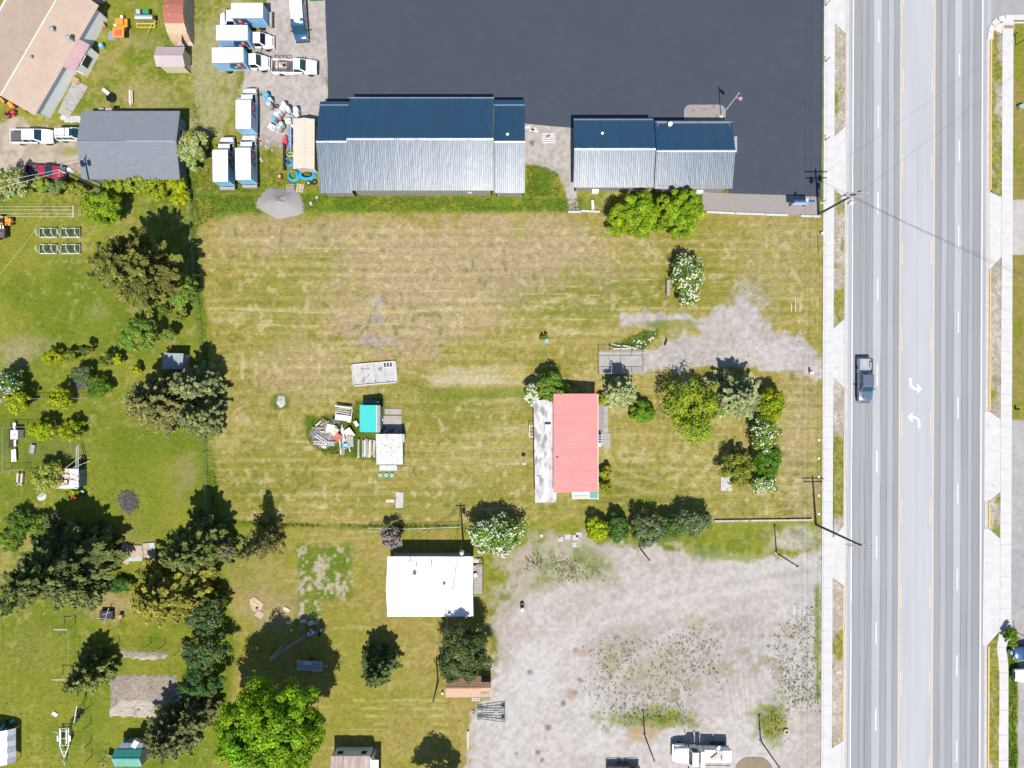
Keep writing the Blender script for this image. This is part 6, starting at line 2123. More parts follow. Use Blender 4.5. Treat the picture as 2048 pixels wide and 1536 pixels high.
def work_truck():
    """white heavy truck, cab to the left of the photo"""
    c = P(1407, 1515, 2.0)
    t = thing('work_truck', 'white heavy work truck with a tan board on its deck', 'truck', (c.x, c.y, 0), R(179))
    h = 1.2
    loft([(1.9, h * .9, .7, 1.75, .12), (3.2, h * .84, .7, 1.65, .2), (3.75, h * .76, .75, 1.45, .22), (3.85, h * .66, .8, 1.3, .1)]).build('hood', 'white_paint', t, smooth=True)
    for s_ in (-1, 1):
        loft([(2.3, .22, .75, 1.15, .08), (2.7, .26, .72, 1.3, .1), (3.4, .26, .72, 1.25, .1), (3.8, .2, .75, 1.05, .08)]).build('fender', 'white_paint', t, smooth=True).location = (0, s_ * .98, 0)
    greenhouse(t, .75, 2.05, .78, 1.65, h * .92, h * .8, 1.5, 2.65, 'white_paint', 'glass_dark', sidewin=1, name='cab')
    MB().box((1.35, 0, 1.1), (1.3, 2.15, .9)).build('cab_base', 'white_paint', t, bevel=.04)
    MB().box((.25, 0, 1.7), (.6, 2.1, 1.9)).build('tool_cabinet', 'white_box', t, bevel=.03)
    MB().box((-1.0, -.35, 1.45), (1.7, 1.6, .9)).build('tank', 'plastic_white', t, bevel=.12)
    MB().box((-2.0, 0, 1.0), (3.7, 2.3, .16)).build('deck', 'galv', t)
    MB().box((-3.2, -.2, 1.6), (1.2, 1.7, 1.0)).build('rear_box', 'white_box', t, bevel=.03)
    for k_ in range(3):
        MB().tube([(-1.9 - k_ * .25, -1.05, 1.95), (-1.9 - k_ * .25, 1.0, 1.95)], .04, 5).build('rack_bar', 'galv', t)
    for s_ in (-1, 1):
        MB().tube([(-3.7, s_ * 1.05, 1.1), (-3.7, s_ * 1.05, 2.0), (.2, s_ * 1.05, 2.0)], .045, 5).build('rack_rail', 'trim_black', t)
        MB().box((2.0, s_ * 1.5, 1.9), (.1, .3, .5)).build('mirror', 'trim_black', t)
        for x, dd in ((3.0, .3), (-1.9, .5), (-3.0, .5)):
            wheel(t, x, s_ * 1.0, .5, dd)
        MB().tube([(1.1, s_ * .9, 2.0), (.6, s_ * 1.0, 3.0)], .08, 6).build('exhaust_stack', 'chrome', t)
    MB().box((0, 0, .75), (7.4, .9, .3)).build('chassis', 'trim_black', t)
    MB().box((3.95, 0, .75), (.2, 2.3, .35)).build('front_bumper', 'chrome', t, bevel=.04)
    o = MB().box((0, 0, 0), (1.9, .45, .08)).build('plank', 'wood_pale')
    v = P(1434, 1512, 2.15)
    o.location = (v.x, v.y, 2.12)
    o.rotation_euler = (0, 0, R(38))
    tag(o, 'tan plank lying across the white heavy work truck', 'plank')


work_truck()
# dark trailer roof at the bottom edge
t = thing('flatbed_trailer', 'black flatbed trailer cut by the bottom edge', 'trailer', at(1247, 1548, .9), 0)
MB().box((0, 0, .85), (4.6, 2.1, .16)).build('deck', 'trim_black', t)
for k_ in range(8):
    MB().box((0, -.9 + k_ * .25, .94), (4.5, .2, .03)).build('plank', 'wood_dark', t)
for s_ in (-1, 1):
    MB().tube([(-2.2, s_ * 1.02, 1.25), (2.2, s_ * 1.02, 1.25)], .04, 5).build('side_rail', 'trim_black', t)
    for x in (-2.2, -1.1, 0, 1.1, 2.2):
        MB().tube([(x, s_ * 1.02, .85), (x, s_ * 1.02, 1.25)], .04, 5).build('stake', 'trim_black', t)
    for x in (-.5, .45):
        wheel(t, x, s_ * 1.18, .36, .24)
MB().box((1.3, .55, 1.1), (1.0, .6, .3)).build('tool_chest', 'plastic_white', t)


# ---------------------------------------------------------------- yard machines
def tractor(label, loc, rz, mat, deckmat=None, s_=1.0, deck=True, name='riding_mower'):
    t = thing(name, label, 'mower', loc, rz)
    q = lambda *a: tuple(v * s_ for v in a)
    MB().box(q(.55, 0, .62), q(.85, .5, .42), top=.9).build('hood', mat, t, bevel=.05)
    MB().box(q(-.15, 0, .4), q(1.3, .45, .2)).build('frame', 'trim_black', t)
    MB().box(q(-.45, 0, .62), q(.5, .5, .14)).build('seat', 'plastic_black', t, bevel=.04)
    MB().box(q(-.7, 0, .85), q(.12, .48, .45), ry=R(-10)).build('seat_back', 'plastic_black', t, bevel=.04)
    for k_ in (-1, 1):
        MB().box(q(-.6, k_ * .42, .62), q(.75, .28, .08)).build('fender', mat, t, bevel=.03)
        wheel(t, -.6 * s_, k_ * .42 * s_, .28 * s_, .25 * s_, 'yellow')
        wheel(t, .75 * s_, k_ * .36 * s_, .2 * s_, .16 * s_, 'yellow')
    mb = MB()
    ring = [(.06 * s_ + .02 * math.cos(a), .19 * s_ * math.cos(a), .98 * s_ + .19 * s_ * math.sin(a) * .5) for a in [6.283 * i / 12 for i in range(12)]]
    mb.tube(ring, .018, 5, close=True)
    mb.build('steering_wheel', 'plastic_black', t)
    if deck:
        MB().box(q(.1, 0, .22), q(.75, 1.15, .16)).build('mower_deck', deckmat or mat, t, bevel=.06)
    return t


tractor('orange riding mower by the angled house wall', at(17, 204, .6), R(-50), 'orange', 'red', 1.15)
tractor('grey riding mower with yellow trim beside the orange mower', at(48, 208, .6), R(-60), 'grey_metal', 'yellow', 1.0)
tractor('green tractor mower at the dark board fence', at(356, 63, .6), R(180), 'green_paint', 'green_paint', 1.15)
tractor('small red mower on the grass below the orange mower', at(20, 226, .5), R(20), 'red', 'red', .75)
tractor('orange and black mower cut by the left edge', at(10, 441, .6), R(0), 'orange', 'orange', 1.1)


def blob_machine(name, label, cat, loc, rz, parts):
    t = thing(name, label, cat, loc, rz)
    for nm, mt, c, d, a, b_ in parts:
        MB().box(c, d, rz=a).build(nm, mt, t, bevel=b_)
    return t


t = blob_machine('wood_chipper', 'orange wood chipper with square hopper', 'machine', at(241, 58, .8), 0, [
    ('engine_hood', 'orange', (-.05, .95, .75), (1.1, .9, .7), 0, .06), ('frame', 'orange', (.1, .2, .55), (1.2, .6, .3), 0, .03), ('fender', 'orange', (.7, .95, .6), (.45, 1.1, .35), 0, .08),
    ('control_box', 'plastic_white', (-.75, .55, .7), (.4, .3, .4), .3, .03), ('fuel_can', 'plastic_white', (.05, 1.75, .45), (.4, .5, .5), 0, .05)])
MB().hexa([(-.45, -1.25, .75), (.45, -1.25, .75), (.45, -.45, .75), (-.45, -.45, .75)], [(-.8, -1.5, 1.35), (.8, -1.5, 1.35), (.8, -.1, 1.35), (-.8, -.1, 1.35)]).build('hopper', 'orange', t)
MB().box((0, -.8, 1.37), (.95, .8, .03)).build('hopper_mouth', 'brick_red', t)
for s_ in (-1, 1):
    wheel(t, .05, s_ * .0 + .6, .3, .2).location = (s_ * .75, .5, .3)
o = MB().hexa([(-.8, -.6, 0), (.7, -.8, 0), (.9, .5, 0), (-.5, .7, 0)], [(-.6, -.4, .4), (.5, -.6, .55), (.6, .3, .5), (-.3, .5, .4)]).build('tarp', 'tarp_grey', None, smooth=True)
o.location = P(227, 71, 0)
tag(o, 'crumpled grey tarp beside orange wood chipper', 'tarp')
t = blob_machine('seed_drill', 'farm drill with long silver hopper and yellow frame', 'machine', at(289, 37, .8), 0, [
    ('hopper', 'galv', (0, .1, .85), (2.5, .55, .5), 0, .06), ('hopper_lid', 'plastic_white', (0, -.05, 1.12), (2.4, .25, .05), 0, .01), ('engine', 'green_paint', (.2, .95, .7), (.9, .6, .6), 0, .06),
    ('drive_housing', 'plastic_grey', (-.85, .95, .75), (.6, .6, .5), 0, .1), ('front_frame', 'yellow', (0, -.5, .4), (2.6, .12, .12), 0, 0), ('rear_frame', 'yellow', (0, -1.0, .35), (2.6, .1, .1), 0, 0),
    ('side_frame', 'yellow', (1.25, -.2, .4), (.1, 1.8, .1), 0, 0), ('side_frame', 'yellow', (-1.25, -.7, .4), (.1, .7, .1), 0, 0), ('brace', 'yellow', (.5, -1.2, .35), (.08, 1.3, .08), -.45, 0)])
for k_ in range(7):
    MB().tube([(-1.0 + k_ * .33, -.45, .6), (-1.0 + k_ * .33, -.75, .1)], .03, 5).build('coulter', 'yellow', t)
for s_ in (-1, 1):
    wheel(t, s_ * 1.35, .3, .32, .18).rotation_euler = (0, 0, R(90))
t = blob_machine('hand_cart', 'rusty cart of white and tan parts at the dark board fence', 'cart', at(362, 78, .5), R(80), [('tray', 'wood_pale', (0, 0, .45), (.9, .55, .12), 0, .02), ('handle', 'wood_pale', (-.8, 0, .4), (.9, .06, .06), .1, 0), ('load', 'orange', (.3, .1, .58), (.25, .25, .2), 0, .03)])
wheel(t, .3, .3, .16, .08)
wheel(t, .3, -.3, .16, .08)
t = thing('wheeled_bin', 'black wheeled bin at the corner of the angled house', 'bin', at(80, 217, .6), R(15))
MB().box((0, 0, .5), (.55, .6, .95), top=1.12).build('body', 'plastic_black', t, bevel=.04)
MB().box((0, 0, 1.01), (.66, .7, .07)).build('lid', 'plastic_black', t, bevel=.03)
for s_ in (-1, 1):
    wheel(t, -.25, s_ * .26, .12, .06)


# boat trailer
def boat_trailer():
    c = P(129, 1483, .5)
    t = thing('boat_trailer', 'white boat trailer frame on the west lawn', 'trailer', (c.x, c.y, 0), R(-90))
    for s_ in (-1, 1):
        MB().tube([(-1.9, s_ * .62, .55), (.6, s_ * .62, .55), (2.1, s_ * .05, .55)], .07, 6).build('side_beam', 'plastic_white', t)
        MB().box((-.8, s_ * .42, .7), (2.0, .16, .09)).build('bunk', 'plastic_white', t)
        w = wheel(t, -.5, s_ * .85, .3, .2)
        MB().box((-.5, s_ * .86, .66), (.85, .26, .05), top=.8).build('fender', 'plastic_white', t, bevel=.03)
        MB().box((-1.95, s_ * .6, .5), (.06, .2, .1)).build('tail_light', 'lamp_red', t)
    for x in (-1.85, -1.5, -.45, .5, 1.4):
        w = .62 if x < .7 else .3
        MB().tube([(x, -w, .55), (x, w, .55)], .05, 6).build('cross_bar', 'plastic_white', t)
    MB().tube([(1.9, 0, .55), (3.2, 0, .5)], .06, 6).build('tongue', 'galv', t)
    MB().box((2.5, .14, .75), (.16, .16, .5)).build('winch_post', 'galv', t)
    MB().lathe([(.02, .4), (.07, .42), (.07, .55), (.02, .57)], 8, (3.25, 0, 0)).build('coupler', 'galv', t)
    MB().tube([(2.7, -.2, .05), (2.7, -.2, .8)], .04, 6).build('jack', 'galv', t)
    MB().tube([(-1.2, -.75, .6), (-1.6, -1.45, .9)], .03, 5).build('guide_pole', 'plastic_white', t)


boat_trailer()


# green steel implement frame on the gravel
def implement():
    c = P(982, 1426.5, .4)
    t = thing('drag_harrow', 'green steel drag frame with tapered bars on the gravel', 'implement', (c.x, c.y, 0), 0)
    for s_ in (-1, 1):
        for w0, w1 in ((.85, 1.30), (.60, .75), (.38, .28)):
            MB().tube([(-1.95, s_ * w0, .3), (-1.2, s_ * w0, .3), (1.95, s_ * w1, .3)], .05, 5).build('bar', 'green_frame', t)
        MB().tube([(-1.95, s_ * .35, .35), (-2.4, 0, .35)], .04, 5).build('hitch_bar', 'green_frame', t)
        for k_ in range(4):
            MB().tube([(-1.85 + k_ * .18, s_ * .36, .34), (-1.85 + k_ * .18, s_ * .86, .34)], .04, 4).build('cross_bar', 'green_frame', t)
        for k_ in range(4):
            MB().tube([(-.7 + k_ * .62, s_ * .42, .32), (-.4 + k_ * .62, s_ * .95, .32)], .025, 4).build('lattice', 'dark_metal', t)
        MB().box((1.68, s_ * .8, .38), (.42, .42, .22)).build('weight', 'plastic_black', t, bevel=.03)
    MB().tube([(1.95, -1.30, .3), (1.95, 1.30, .3)], .05, 5).build('end_bar', 'green_frame', t)
    MB().tube([(-1.2, -.4, .3), (-1.2, .4, .3)], .04, 5).build('end_bar', 'green_frame', t)
    MB().tube([(.3, -.25, .3), (1.1, .25, .34)], .025, 5).build('brace', 'plastic_white', t)
    MB().tube([(.3, .25, .3), (1.1, -.25, .34)], .025, 5).build('brace', 'plastic_white', t)
    MB().lathe([(.03, .3), (.1, .32), (.1, .4), (.03, .42)], 10, (-2.5, 0, 0)).build('hitch_eye', 'dark_metal', t)


implement()

# ================================================================ POLES AND WIRES
def pole(label, bx, by, tx, ty, r=.16, mat='pole_wood', arms=(), name='utility_pole', cans=(), cat='utility pole', box_arm=None):
    """base and top as photographed; the height follows from the lean"""
    s_ = math.hypot(tx - 1024, ty - 768) / math.hypot(bx - 1024, by - 768)
    h = CAM_H * (1 - 1 / s_)
    b_ = P(bx, by)
    t = thing(name, label, cat, b_)
    MB().tube([(0, 0, -.1), (0, 0, h * .5), (0, 0, h)], [r, r * .85, r * .65], 9).build('pole', mat, t, smooth=True)
    for i, (dz, half, ang) in enumerate(arms):
        o = MB().box((0, 0, 0), (half * 2, .11, .13)).build('crossarm', 'wood_grey' if mat == 'pole_wood' else mat, t)
        o.location = (0, -.14, h - dz)
        o.rotation_euler = (0, 0, ang)
        for u in (-.92, -.45, .45, .92):
            MB().lathe([(.03, 0), (.05, .05), (.035, .12), (.05, .17), (.02, .22)], 8, (u * half, 0, .06)).build('insulator', 'plastic_grey', o, smooth=True)
    for (dx, dy, z) in cans:
        MB().lathe([(.05, z - .5), (.26, z - .48), (.27, z + .32), (.2, z + .4), (.06, z + .5)], 14, (dx, dy, 0)).build('transformer', 'transformer', t, smooth=True)
        MB().tube([(dx, dy, z), (0, 0, z)], .05, 5).build('bracket', 'galv', t)
    return t, h


u1, h1 = pole('tall wooden utility pole with three transformers beside the sign', 1637, 428.5, 1721, 382, .17, arms=((.35, 1.6, 0), (1.9, 1.5, 0)), cans=((-.7, .1, 8.6), (.55, .35, 8.6), (.25, -.7, 8.6)))
MB().tube([(.16, .05, 0), (.16, .05, 7.5)], .06, 6).build('riser_pipe', 'plastic_grey', u1)
u2, h2 = pole('tall dark utility pole on the lot corner by the sidewalk', 1632, 1049, 1722, 1092, .17, arms=((.3, 1.5, 0), (1.2, 1.3, 0)))
u3, h3 = pole('leaning looking dark utility pole beside grey garage', 202, 377, 116, 335, .15, arms=((.5, .9, R(75)),), cans=((.45, .35, 7.3), (-.5, .2, 7.4)))
u4, h4 = pole('wooden pole with transformer behind white roofed house', 926, 1079, 914.5, 1112, .13, arms=((.4, .7, 0),), cans=((.4, .0, 7.4),))
u5, h5 = pole('short wooden pole at the side of the dark clumpy conifer', 876, 1363, 866, 1405, .13)
u6, h6 = pole('utility pole beyond the bottom edge along the road', 1630, 1700, 1722, 1815, .16, arms=((.3, 1.5, 0),))
u7, h7 = pole('utility pole beyond the top edge along the road', 1640, -250, 1728, -395, .16, arms=((.3, 1.5, 0),))
lamps = [('black steel post in the weeds near the sidewalk', 1553, 1105.5, 1594, 1133.5), ('black steel post at the lilac hedge', 1279.5, 1095.5, 1297, 1120.5), ('black steel post left of the white heavy work truck', 1289.5, 1471, 1310.5, 1520.5), ('black steel post beside the brown puddle', 1521.5, 1481.5, 1559, 1533)]
for lab, bx, by, tx, ty in lamps:
    b_, h = pole(lab, bx, by, tx, ty, .11, 'plastic_black', name='lamp_post', cat='post')
    MB().box((0, 0, h), (.26, .26, .12)).build('cap', 'plastic_black', b_)
    MB().lathe([(.24, 0), (.24, .12), (.14, .15)], 10).build('footing', 'concrete_old', b_)


def wire(label, a, b_, sag=.5, r=.012, mat='wire', n=14, group=None):
    a, b_ = Vector(a), Vector(b_)
    pts = []
    for i in range(n + 1):
        u = i / n
        p = lerp(a, b_, u)
        p.z -= sag * 4 * u * (1 - u)
        pts.append(p)
    o = MB().tube(pts, r, 4).build('overhead_wire', mat)
    return tag(o, label, 'wire', group)


top = lambda t, h, dx=0, dz=.25: Vector((t.location.x + dx, t.location.y - .14, h - dz))
for i, dx in enumerate((-1.45, -.7, .7, 1.45)):
    w_ = ('first', 'second', 'third', 'fourth')[i]
    wire('%s overhead wire from the left between the two roadside poles' % w_, top(u1, h1, dx), top(u2, h2, dx), .9)
    wire('%s overhead wire from the left beyond the south pole' % w_, top(u2, h2, dx), top(u6, h6, dx), .9)
    wire('%s overhead wire from the left beyond the north pole' % w_, top(u1, h1, dx), top(u7, h7, dx), .9)
e1, e2 = P(2200, 20, 7), P(2200, 620, 8)
wire('thin service wire crossing the road to the upper right', top(u1, h1, .3, 1.5), e1, .8)
wire('service wire crossing the road to the right edge', top(u1, h1, .3, 2.2), e2, .8, .016)
wire('second service wire crossing the road to the right edge', top(u1, h1, .3, 2.6), e2 + Vector((0, .6, 0)), 1.0, .012)
wire('service wire between garage pole and left edge, upper', top(u3, h3), P(-200, 395, 7.5), .4, .025, 'wire_pale')
wire('service wire between garage pole and left edge, lower', top(u3, h3, 0, .9), P(-200, 420, 7), .4, .025, 'wire_pale')
for i, (px, py, z) in enumerate(((820, 1120, 4.0), (900, 1236, 3.2), (772, 1165, 4.0))):
    wire('service wire from the transformer pole to white roof, %s' % ('west', 'south', 'far west')[i], top(u4, h4, 0, .4 + .2 * i), P(px, py, z), .3, .02, 'wire_pale')
wire('service wire from the short pole to the transformer pole', top(u5, h5), top(u4, h4), .5, .02, 'wire')
wire('thin cable over the mown lot from the pink house to the low shed', P(1052, 925, 3.0), P(803, 929, 2.4), .3, .014, 'wire_pale')

# flag pole
fp, hf = pole('white flag pole with small flag on the gravel island', 1441.5, 233, 1478, 187.5, .07, 'plastic_white', name='flag_pole', cat='flag pole')
fz = hf - .35
for k_ in range(7):
    MB().hexa([(.06, -.01, fz - .12 * (k_ + 1)), (.75, -.3 - .02 * k_, fz - .12 * (k_ + 1) - .25), (.75, -.28 - .02 * k_, fz - .12 * (k_ + 1) - .25), (.06, .01, fz - .12 * (k_ + 1))],
              [(.06, -.01, fz - .12 * k_), (.75, -.3 - .02 * k_, fz - .12 * k_ - .25), (.75, -.28 - .02 * k_, fz - .12 * k_ - .25), (.06, .01, fz - .12 * k_)]).build('flag_stripe', 'flag_red' if k_ % 2 == 0 else 'plastic_white', fp)
MB().hexa([(.05, -.03, fz - .45), (.36, -.16, fz - .57), (.36, -.10, fz - .57), (.05, .03, fz - .45)], [(.05, -.03, fz + .01), (.36, -.16, fz - .11), (.36, -.10, fz - .11), (.05, .03, fz + .01)]).build('flag_canton', 'flag_blue', fp)
MB().lathe([(.02, hf), (.09, hf + .06), (.09, hf + .12), (.02, hf + .18)], 10).build('finial', 'yellow', fp, smooth=True)
MB().lathe([(.32, 0), (.32, .12), (.2, .16)], 14).build('footing', 'concrete', fp)

# sign board
c = P(1606, 404, 2.2)
t = thing('sign_board', 'wide coloured sign board on two posts beside the leaning utility pole', 'sign', (c.x, c.y, 0))
Ls, zs0, zs1 = 2.75, 1.25, 2.75
MB().box((0, 0, (zs0 + zs1) / 2), (Ls, .3, zs1 - zs0)).build('cabinet', 'navy', t, bevel=.02)
MB().box((0, -.158, (zs0 + zs1) / 2), (Ls - .12, .012, zs1 - zs0 - .12)).build('sign_face', 'sky_blue', t)
MB().box((-.5, -.168, 2.25), (1.5, .01, .22)).build('text_band', 'pink_streak', t)
MB().box((-.25, -.168, 1.75), (2.0, .01, .42)).build('text_band', 'plastic_white', t)
for s_ in (-1, 1):
    MB().box((s_ * .95, .02, .65), (.16, .16, 1.4)).build('post', 'brick_red', t)
MB().tube([(0, .05, 2.7), (0, .05, 3.5)], .03, 6).build('lamp_arm', 'galv', t)
MB().box((0, -.1, 3.5), (.3, .4, .1)).build('lamp', 'plastic_white', t)

for px, py, lab in ((1650.5, 12, 'first red marker from the top along the car park edge'), (1650, 124, 'second red marker from the top along the car park edge'), (1650, 281, 'third red marker from the top along the car park edge'), (1643, 405, 'red marker beside the leaning utility pole')):
    b_ = P(px, py)
    t = thing('marker_post', lab, 'marker', b_, group='red markers along the car park')
    MB().lathe([(.22, -.05), (.22, .09), (.1, .14)], 12).build('base', 'concrete_old', t)
    MB().tube([(0, 0, .1), (0, 0, 1.25)], [.06, .045], 8).build('post', 'red', t)
    MB().lathe([(.03, 1.22), (.09, 1.25), (.09, 1.34), (.03, 1.38)], 8).build('cap', 'red', t)

o = MB().box((0, 0, .3), (.9, .6, .6)).build('utility_box', 'utility_green', None, bevel=.04)
o.location = P(2040, 215)
o.rotation_euler = (0, 0, R(18))
tag(o, 'pale green utility box on the upper right lawn', 'utility box')
o = MB().box((0, 0, .35), (.85, .55, .7)).build('utility_box', 'utility_green', None, bevel=.04)
o.location = P(2020, 1303)
o.rotation_euler = (0, 0, R(-15))
tag(o, 'pale utility box in front of the dark blue parked car', 'utility box')
t = thing('street_sign', 'dark street sign post at the side street corner', 'sign', P(2032, 90))
MB().tube([(0, 0, 0), (0, 0, 2.8)], .06, 7).build('post', 'dark_metal', t)
MB().box((0, 0, 2.75), (.9, .04, .22), rz=R(30)).build('name_plate', 'green_paint', t)
MB().box((0, 0, 2.5), (.9, .04, .22), rz=R(120)).build('name_plate', 'green_paint', t)
t = thing('sign_post', 'thin dark post by the shrub of the east verge', 'sign', P(2029, 1262))
MB().tube([(0, 0, 0), (0, 0, 2.4)], .05, 7).build('post', 'dark_metal', t)
MB().box((0, 0, 2.2), (.05, .5, .5)).build('plate', 'galv', t)
o = MB().lathe([(.1, 0), (.14, .05), (.12, .5), (.17, .55), (.17, .65), (.05, .78)], 10).build('hydrant', 'dark_metal', None, smooth=True)
o.location = P(2031, 818)
tag(o, 'dark stubby hydrant on the east lawn near the driveway', 'hydrant')
t = thing('guy_marker', 'guy wire with yellow sleeve beside the sidewalk', 'guy wire', P(1637, 511))
v0 = Vector((0, 0, 0))
MB().tube([v0, Vector((u1.location.x, u1.location.y, 9.2)) - t.location], .014, 4).build('guy_wire', 'wire_pale', t)
dv = (Vector((u1.location.x, u1.location.y, 9.2)) - t.location).normalized()
MB().tube([dv * .3, dv * 2.6], .045, 6).build('yellow_sleeve', 'kerb_yellow', t)
o = MB().box((0, 0, .25), (.45, .3, .5)).build('meter_box', 'plastic_white', None, bevel=.03)
o.location = P(1643, 467)
tag(o, 'small white meter box at the sidewalk edge', 'meter box')
o = MB().box((0, 0, .2), (.55, .35, .4)).build('valve_box', 'plastic_white', None, bevel=.03)
o.location = P(1622, 746)
tag(o, 'small white valve box at the mouth of the gravel drive', 'valve box')
o = MB().box((0, 0, .35), (.3, .3, .7)).build('valve_post', 'brick_red', None, bevel=.03)
o.location = P(1619, 742)
tag(o, 'short dark red post at the mouth of the gravel drive', 'post')
for i in range(5):
    o = MB().box((0, 0, 0), (.28, .28, .07), rz=i).build('boundary_stone', 'plastic_white')
    o.location = P(1637.5, 880 + i * 37)
    tag(o, 'small white stone in the row along the sidewalk edge', 'stone', 'white stones along the sidewalk edge')
# survey paint
sp = thing('survey_marks', 'coloured survey paint lines on the grass near the road', 'paint marks', P(1592, 612))
for dx, mt in ((-9, 'plastic_white'), (-5, 'green_paint'), (-1, 'plastic_white'), (2, 'orange'), (8, 'plastic_white')):
    a = P(1592 + dx, 598 + abs(dx))
    b_ = P(1592 + dx, 624)
    MB().box((a.x, (a.y + b_.y) / 2, .0), (.06, abs(a.y - b_.y), .02)).build('paint_line', mt, sp, world=True)
sp = thing('survey_marks', 'green and white survey paint on the gravel lot', 'paint marks', P(1592, 1230))
for dx, mt in ((-4, 'plastic_white'), (2, 'green_paint'), (8, 'plastic_white')):
    MB().box((dx / K, 0, -.02), (.05, 2.4, .02)).build('paint_line', mt, sp)
for dy in (1.5, -1.5):
    MB().box((-.05, dy, -.02), (.55, .08, .02)).build('paint_line', 'green_paint', sp)

# ================================================================ YARD OF TANKS AND HOSES
def tank(label, px, py, r, h, mat, cap=None):
    """top as photographed"""
    c = P(px, py, h)
    t = thing('water_tank', label, 'tank', (c.x, c.y, 0), random.uniform(0, 3))
    MB().lathe([(r * .9, 0), (r, .06), (r, h - r * .5), (r * .86, h - r * .22), (r * .55, h - .05), (r * .2, h)], 16).build('shell', mat, t, smooth=True)
    MB().lathe([(r * .22, h - .04), (r * .22, h + .06), (r * .1, h + .09)], 10).build('neck', cap or 'plastic_grey', t)
    MB().lathe([(r * .98, 0), (r * 1.05, .0), (r * 1.05, .2), (r * .98, .2)], 16).build('foot_ring', 'plastic_black', t)


X0, Y0, SC = 500, 170, 7.68
tk = [(235, 135, .40, 1.3, 'plastic_blue', 'round blue tank at the top of the cluster'), (262, 205, .38, 1.2, 'plastic_blue', 'blue tank just below the topmost blue one'), (300, 205, .22, 1.5, 'plastic_white', 'slim white tank beside the blue pair'),
      (272, 270, .38, 1.6, 'plastic_grey', 'grey topped tank left of the cluster'), (505, 280, .34, 1.5, 'plastic_white', 'white tank standing highest in the main cluster'), (480, 345, .34, 1.4, 'plastic_white', 'white tank second in the main cluster'),
      (562, 345, .36, 1.6, 'plastic_white', 'tall white tank in the middle of the cluster'), (440, 392, .36, 1.5, 'plastic_grey', 'pale blue grey tank in the cluster'), (392, 440, .34, 1.3, 'plastic_white', 'white tank left in the cluster'),
      (362, 495, .32, 1.4, 'plastic_blue', 'blue tank low in the cluster'), (692, 362, .38, 1.5, 'plastic_white', 'white tank nearest the beige shed, northern one'), (697, 428, .38, 1.4, 'plastic_white', 'white tank nearest the beige shed, southern one'),
      (652, 440, .2, .8, 'plastic_blue', 'small blue tank by the beige shed'), (466, 585, .34, 1.4, 'plastic_grey', 'grey tank at the bottom right of the cluster'), (430, 632, .38, 1.3, 'plastic_grey', 'wide grey tank at the bottom of the cluster'),
      (448, 500, .28, .7, 'brick_red', 'short brown red drum in the cluster'), (645, 620, .22, .9, 'roof_beige', 'small cream tank at the shed wall')]
for x, y, r, h, mt, lab in tk:
    tank(lab, X0 + x / SC, Y0 + y / SC, r, h, mt)
for x, y, d, rz, mt, lab in ((330, 640, (.95, .75, .7), -32, 'plastic_white', 'white square cabinet lying left of the tanks'), (580, 545, (.8, .6, .7), 8, 'plastic_white', 'white box between the tanks and the beige shed')):
    h = d[2]
    c = P(X0 + x / SC, Y0 + y / SC, h)
    t = thing('metal_cabinet', lab, 'cabinet', (c.x, c.y, 0), R(rz))
    MB().box((0, 0, h / 2), d).build('shell', mt, t, bevel=.03)
    MB().box((d[0] * .28, -d[1] * .1, h + .005), (.14, .2, .02)).build('socket', 'plastic_black', t)


def tyre(label, px, py, r=.36, rim=None, mat='rubber', z=0):
    c = P(px, py, .2)
    t = thing('tyre', label, 'tyre', (c.x, c.y, z))
    ring = [((r * .74) * math.cos(a), (r * .74) * math.sin(a), .12) for a in [6.283 * i / 18 for i in range(18)]]
    MB().tube(ring, r * .26, 8, close=True).build('tread', mat, t, smooth=True)
    if rim:
        MB().lathe([(.02, .06), (r * .52, .06), (r * .52, .18), (.02, .16)], 14).build('hub', rim, t)


tyre('black tyre with tan hub below the beige shed', 616.5, 366, .42, 'cardboard')
tyre('black tyre with open middle at the workshop corner', 628.5, 364, .42)
tyre('small black tyre in front of the tanks', 553, 212, .3)
tyre('pale tyre planter ring in the weeds near the puddle', 1573.5, 1464, .42, None, 'wood_pale')
tyre('small dark wheel on the mown grass by the pale mauve shed', 365, 91.5, .3, 'plastic_grey')


def coil(label, px, py, r, turns, mat, th=.05, squash=1.0, name='hose_coil'):
    c = P(px, py, .2)
    pts = []
    n = 22 * turns
    r_ = random.Random(int(px * 7 + py))
    for i in range(n + 1):
        a = 6.283 * i / 22
        rr = r * (1 - .045 * (i // 22)) * (1 + .03 * r_.uniform(-1, 1))
        pts.append((rr * math.cos(a), rr * squash * math.sin(a), .05 + .07 * (i / 22) * .8 + .03 * r_.random()))
    o = MB().tube(pts, th, 6).build(name, mat, None, smooth=True)
    o.location = (c.x, c.y, 0)
    tag(o, label, 'hose')


coil('round coil of blue pipe beside the beige shed', 578, 323, .62, 5, 'hose_blue', .045)
coil('deep blue hose coil inside the lighter coil', 580, 321, .40, 4, 'deep_blue', .05)
coil('large blue pipe coil at the shed corner', 587, 351, .82, 7, 'hose_blue', .05)
coil('wide oval blue pipe coil below the beige shed', 614.5, 349.5, 1.15, 7, 'hose_blue', .055, .62)
coil('black hose coil lying inside the oval blue coil', 614.5, 350, .72, 5, 'plastic_black', .05, .55)
coil('yellow hose coil against the beige shed', 581, 303, .66, 3, 'yellow', .045, 1.05)
coil('pale blue hose coil on the pipe rack', 583, 285, .4, 3, 'sky_blue', .05)
o = MB().tube([(0, -1.9, .25), (0, 1.9, .25)], .22, 12).build('culvert_pipe', 'plastic_black', None, smooth=True)
o.location = P(570.3, 314)
tag(o, 'long black plastic pipe lying on the grass', 'pipe')
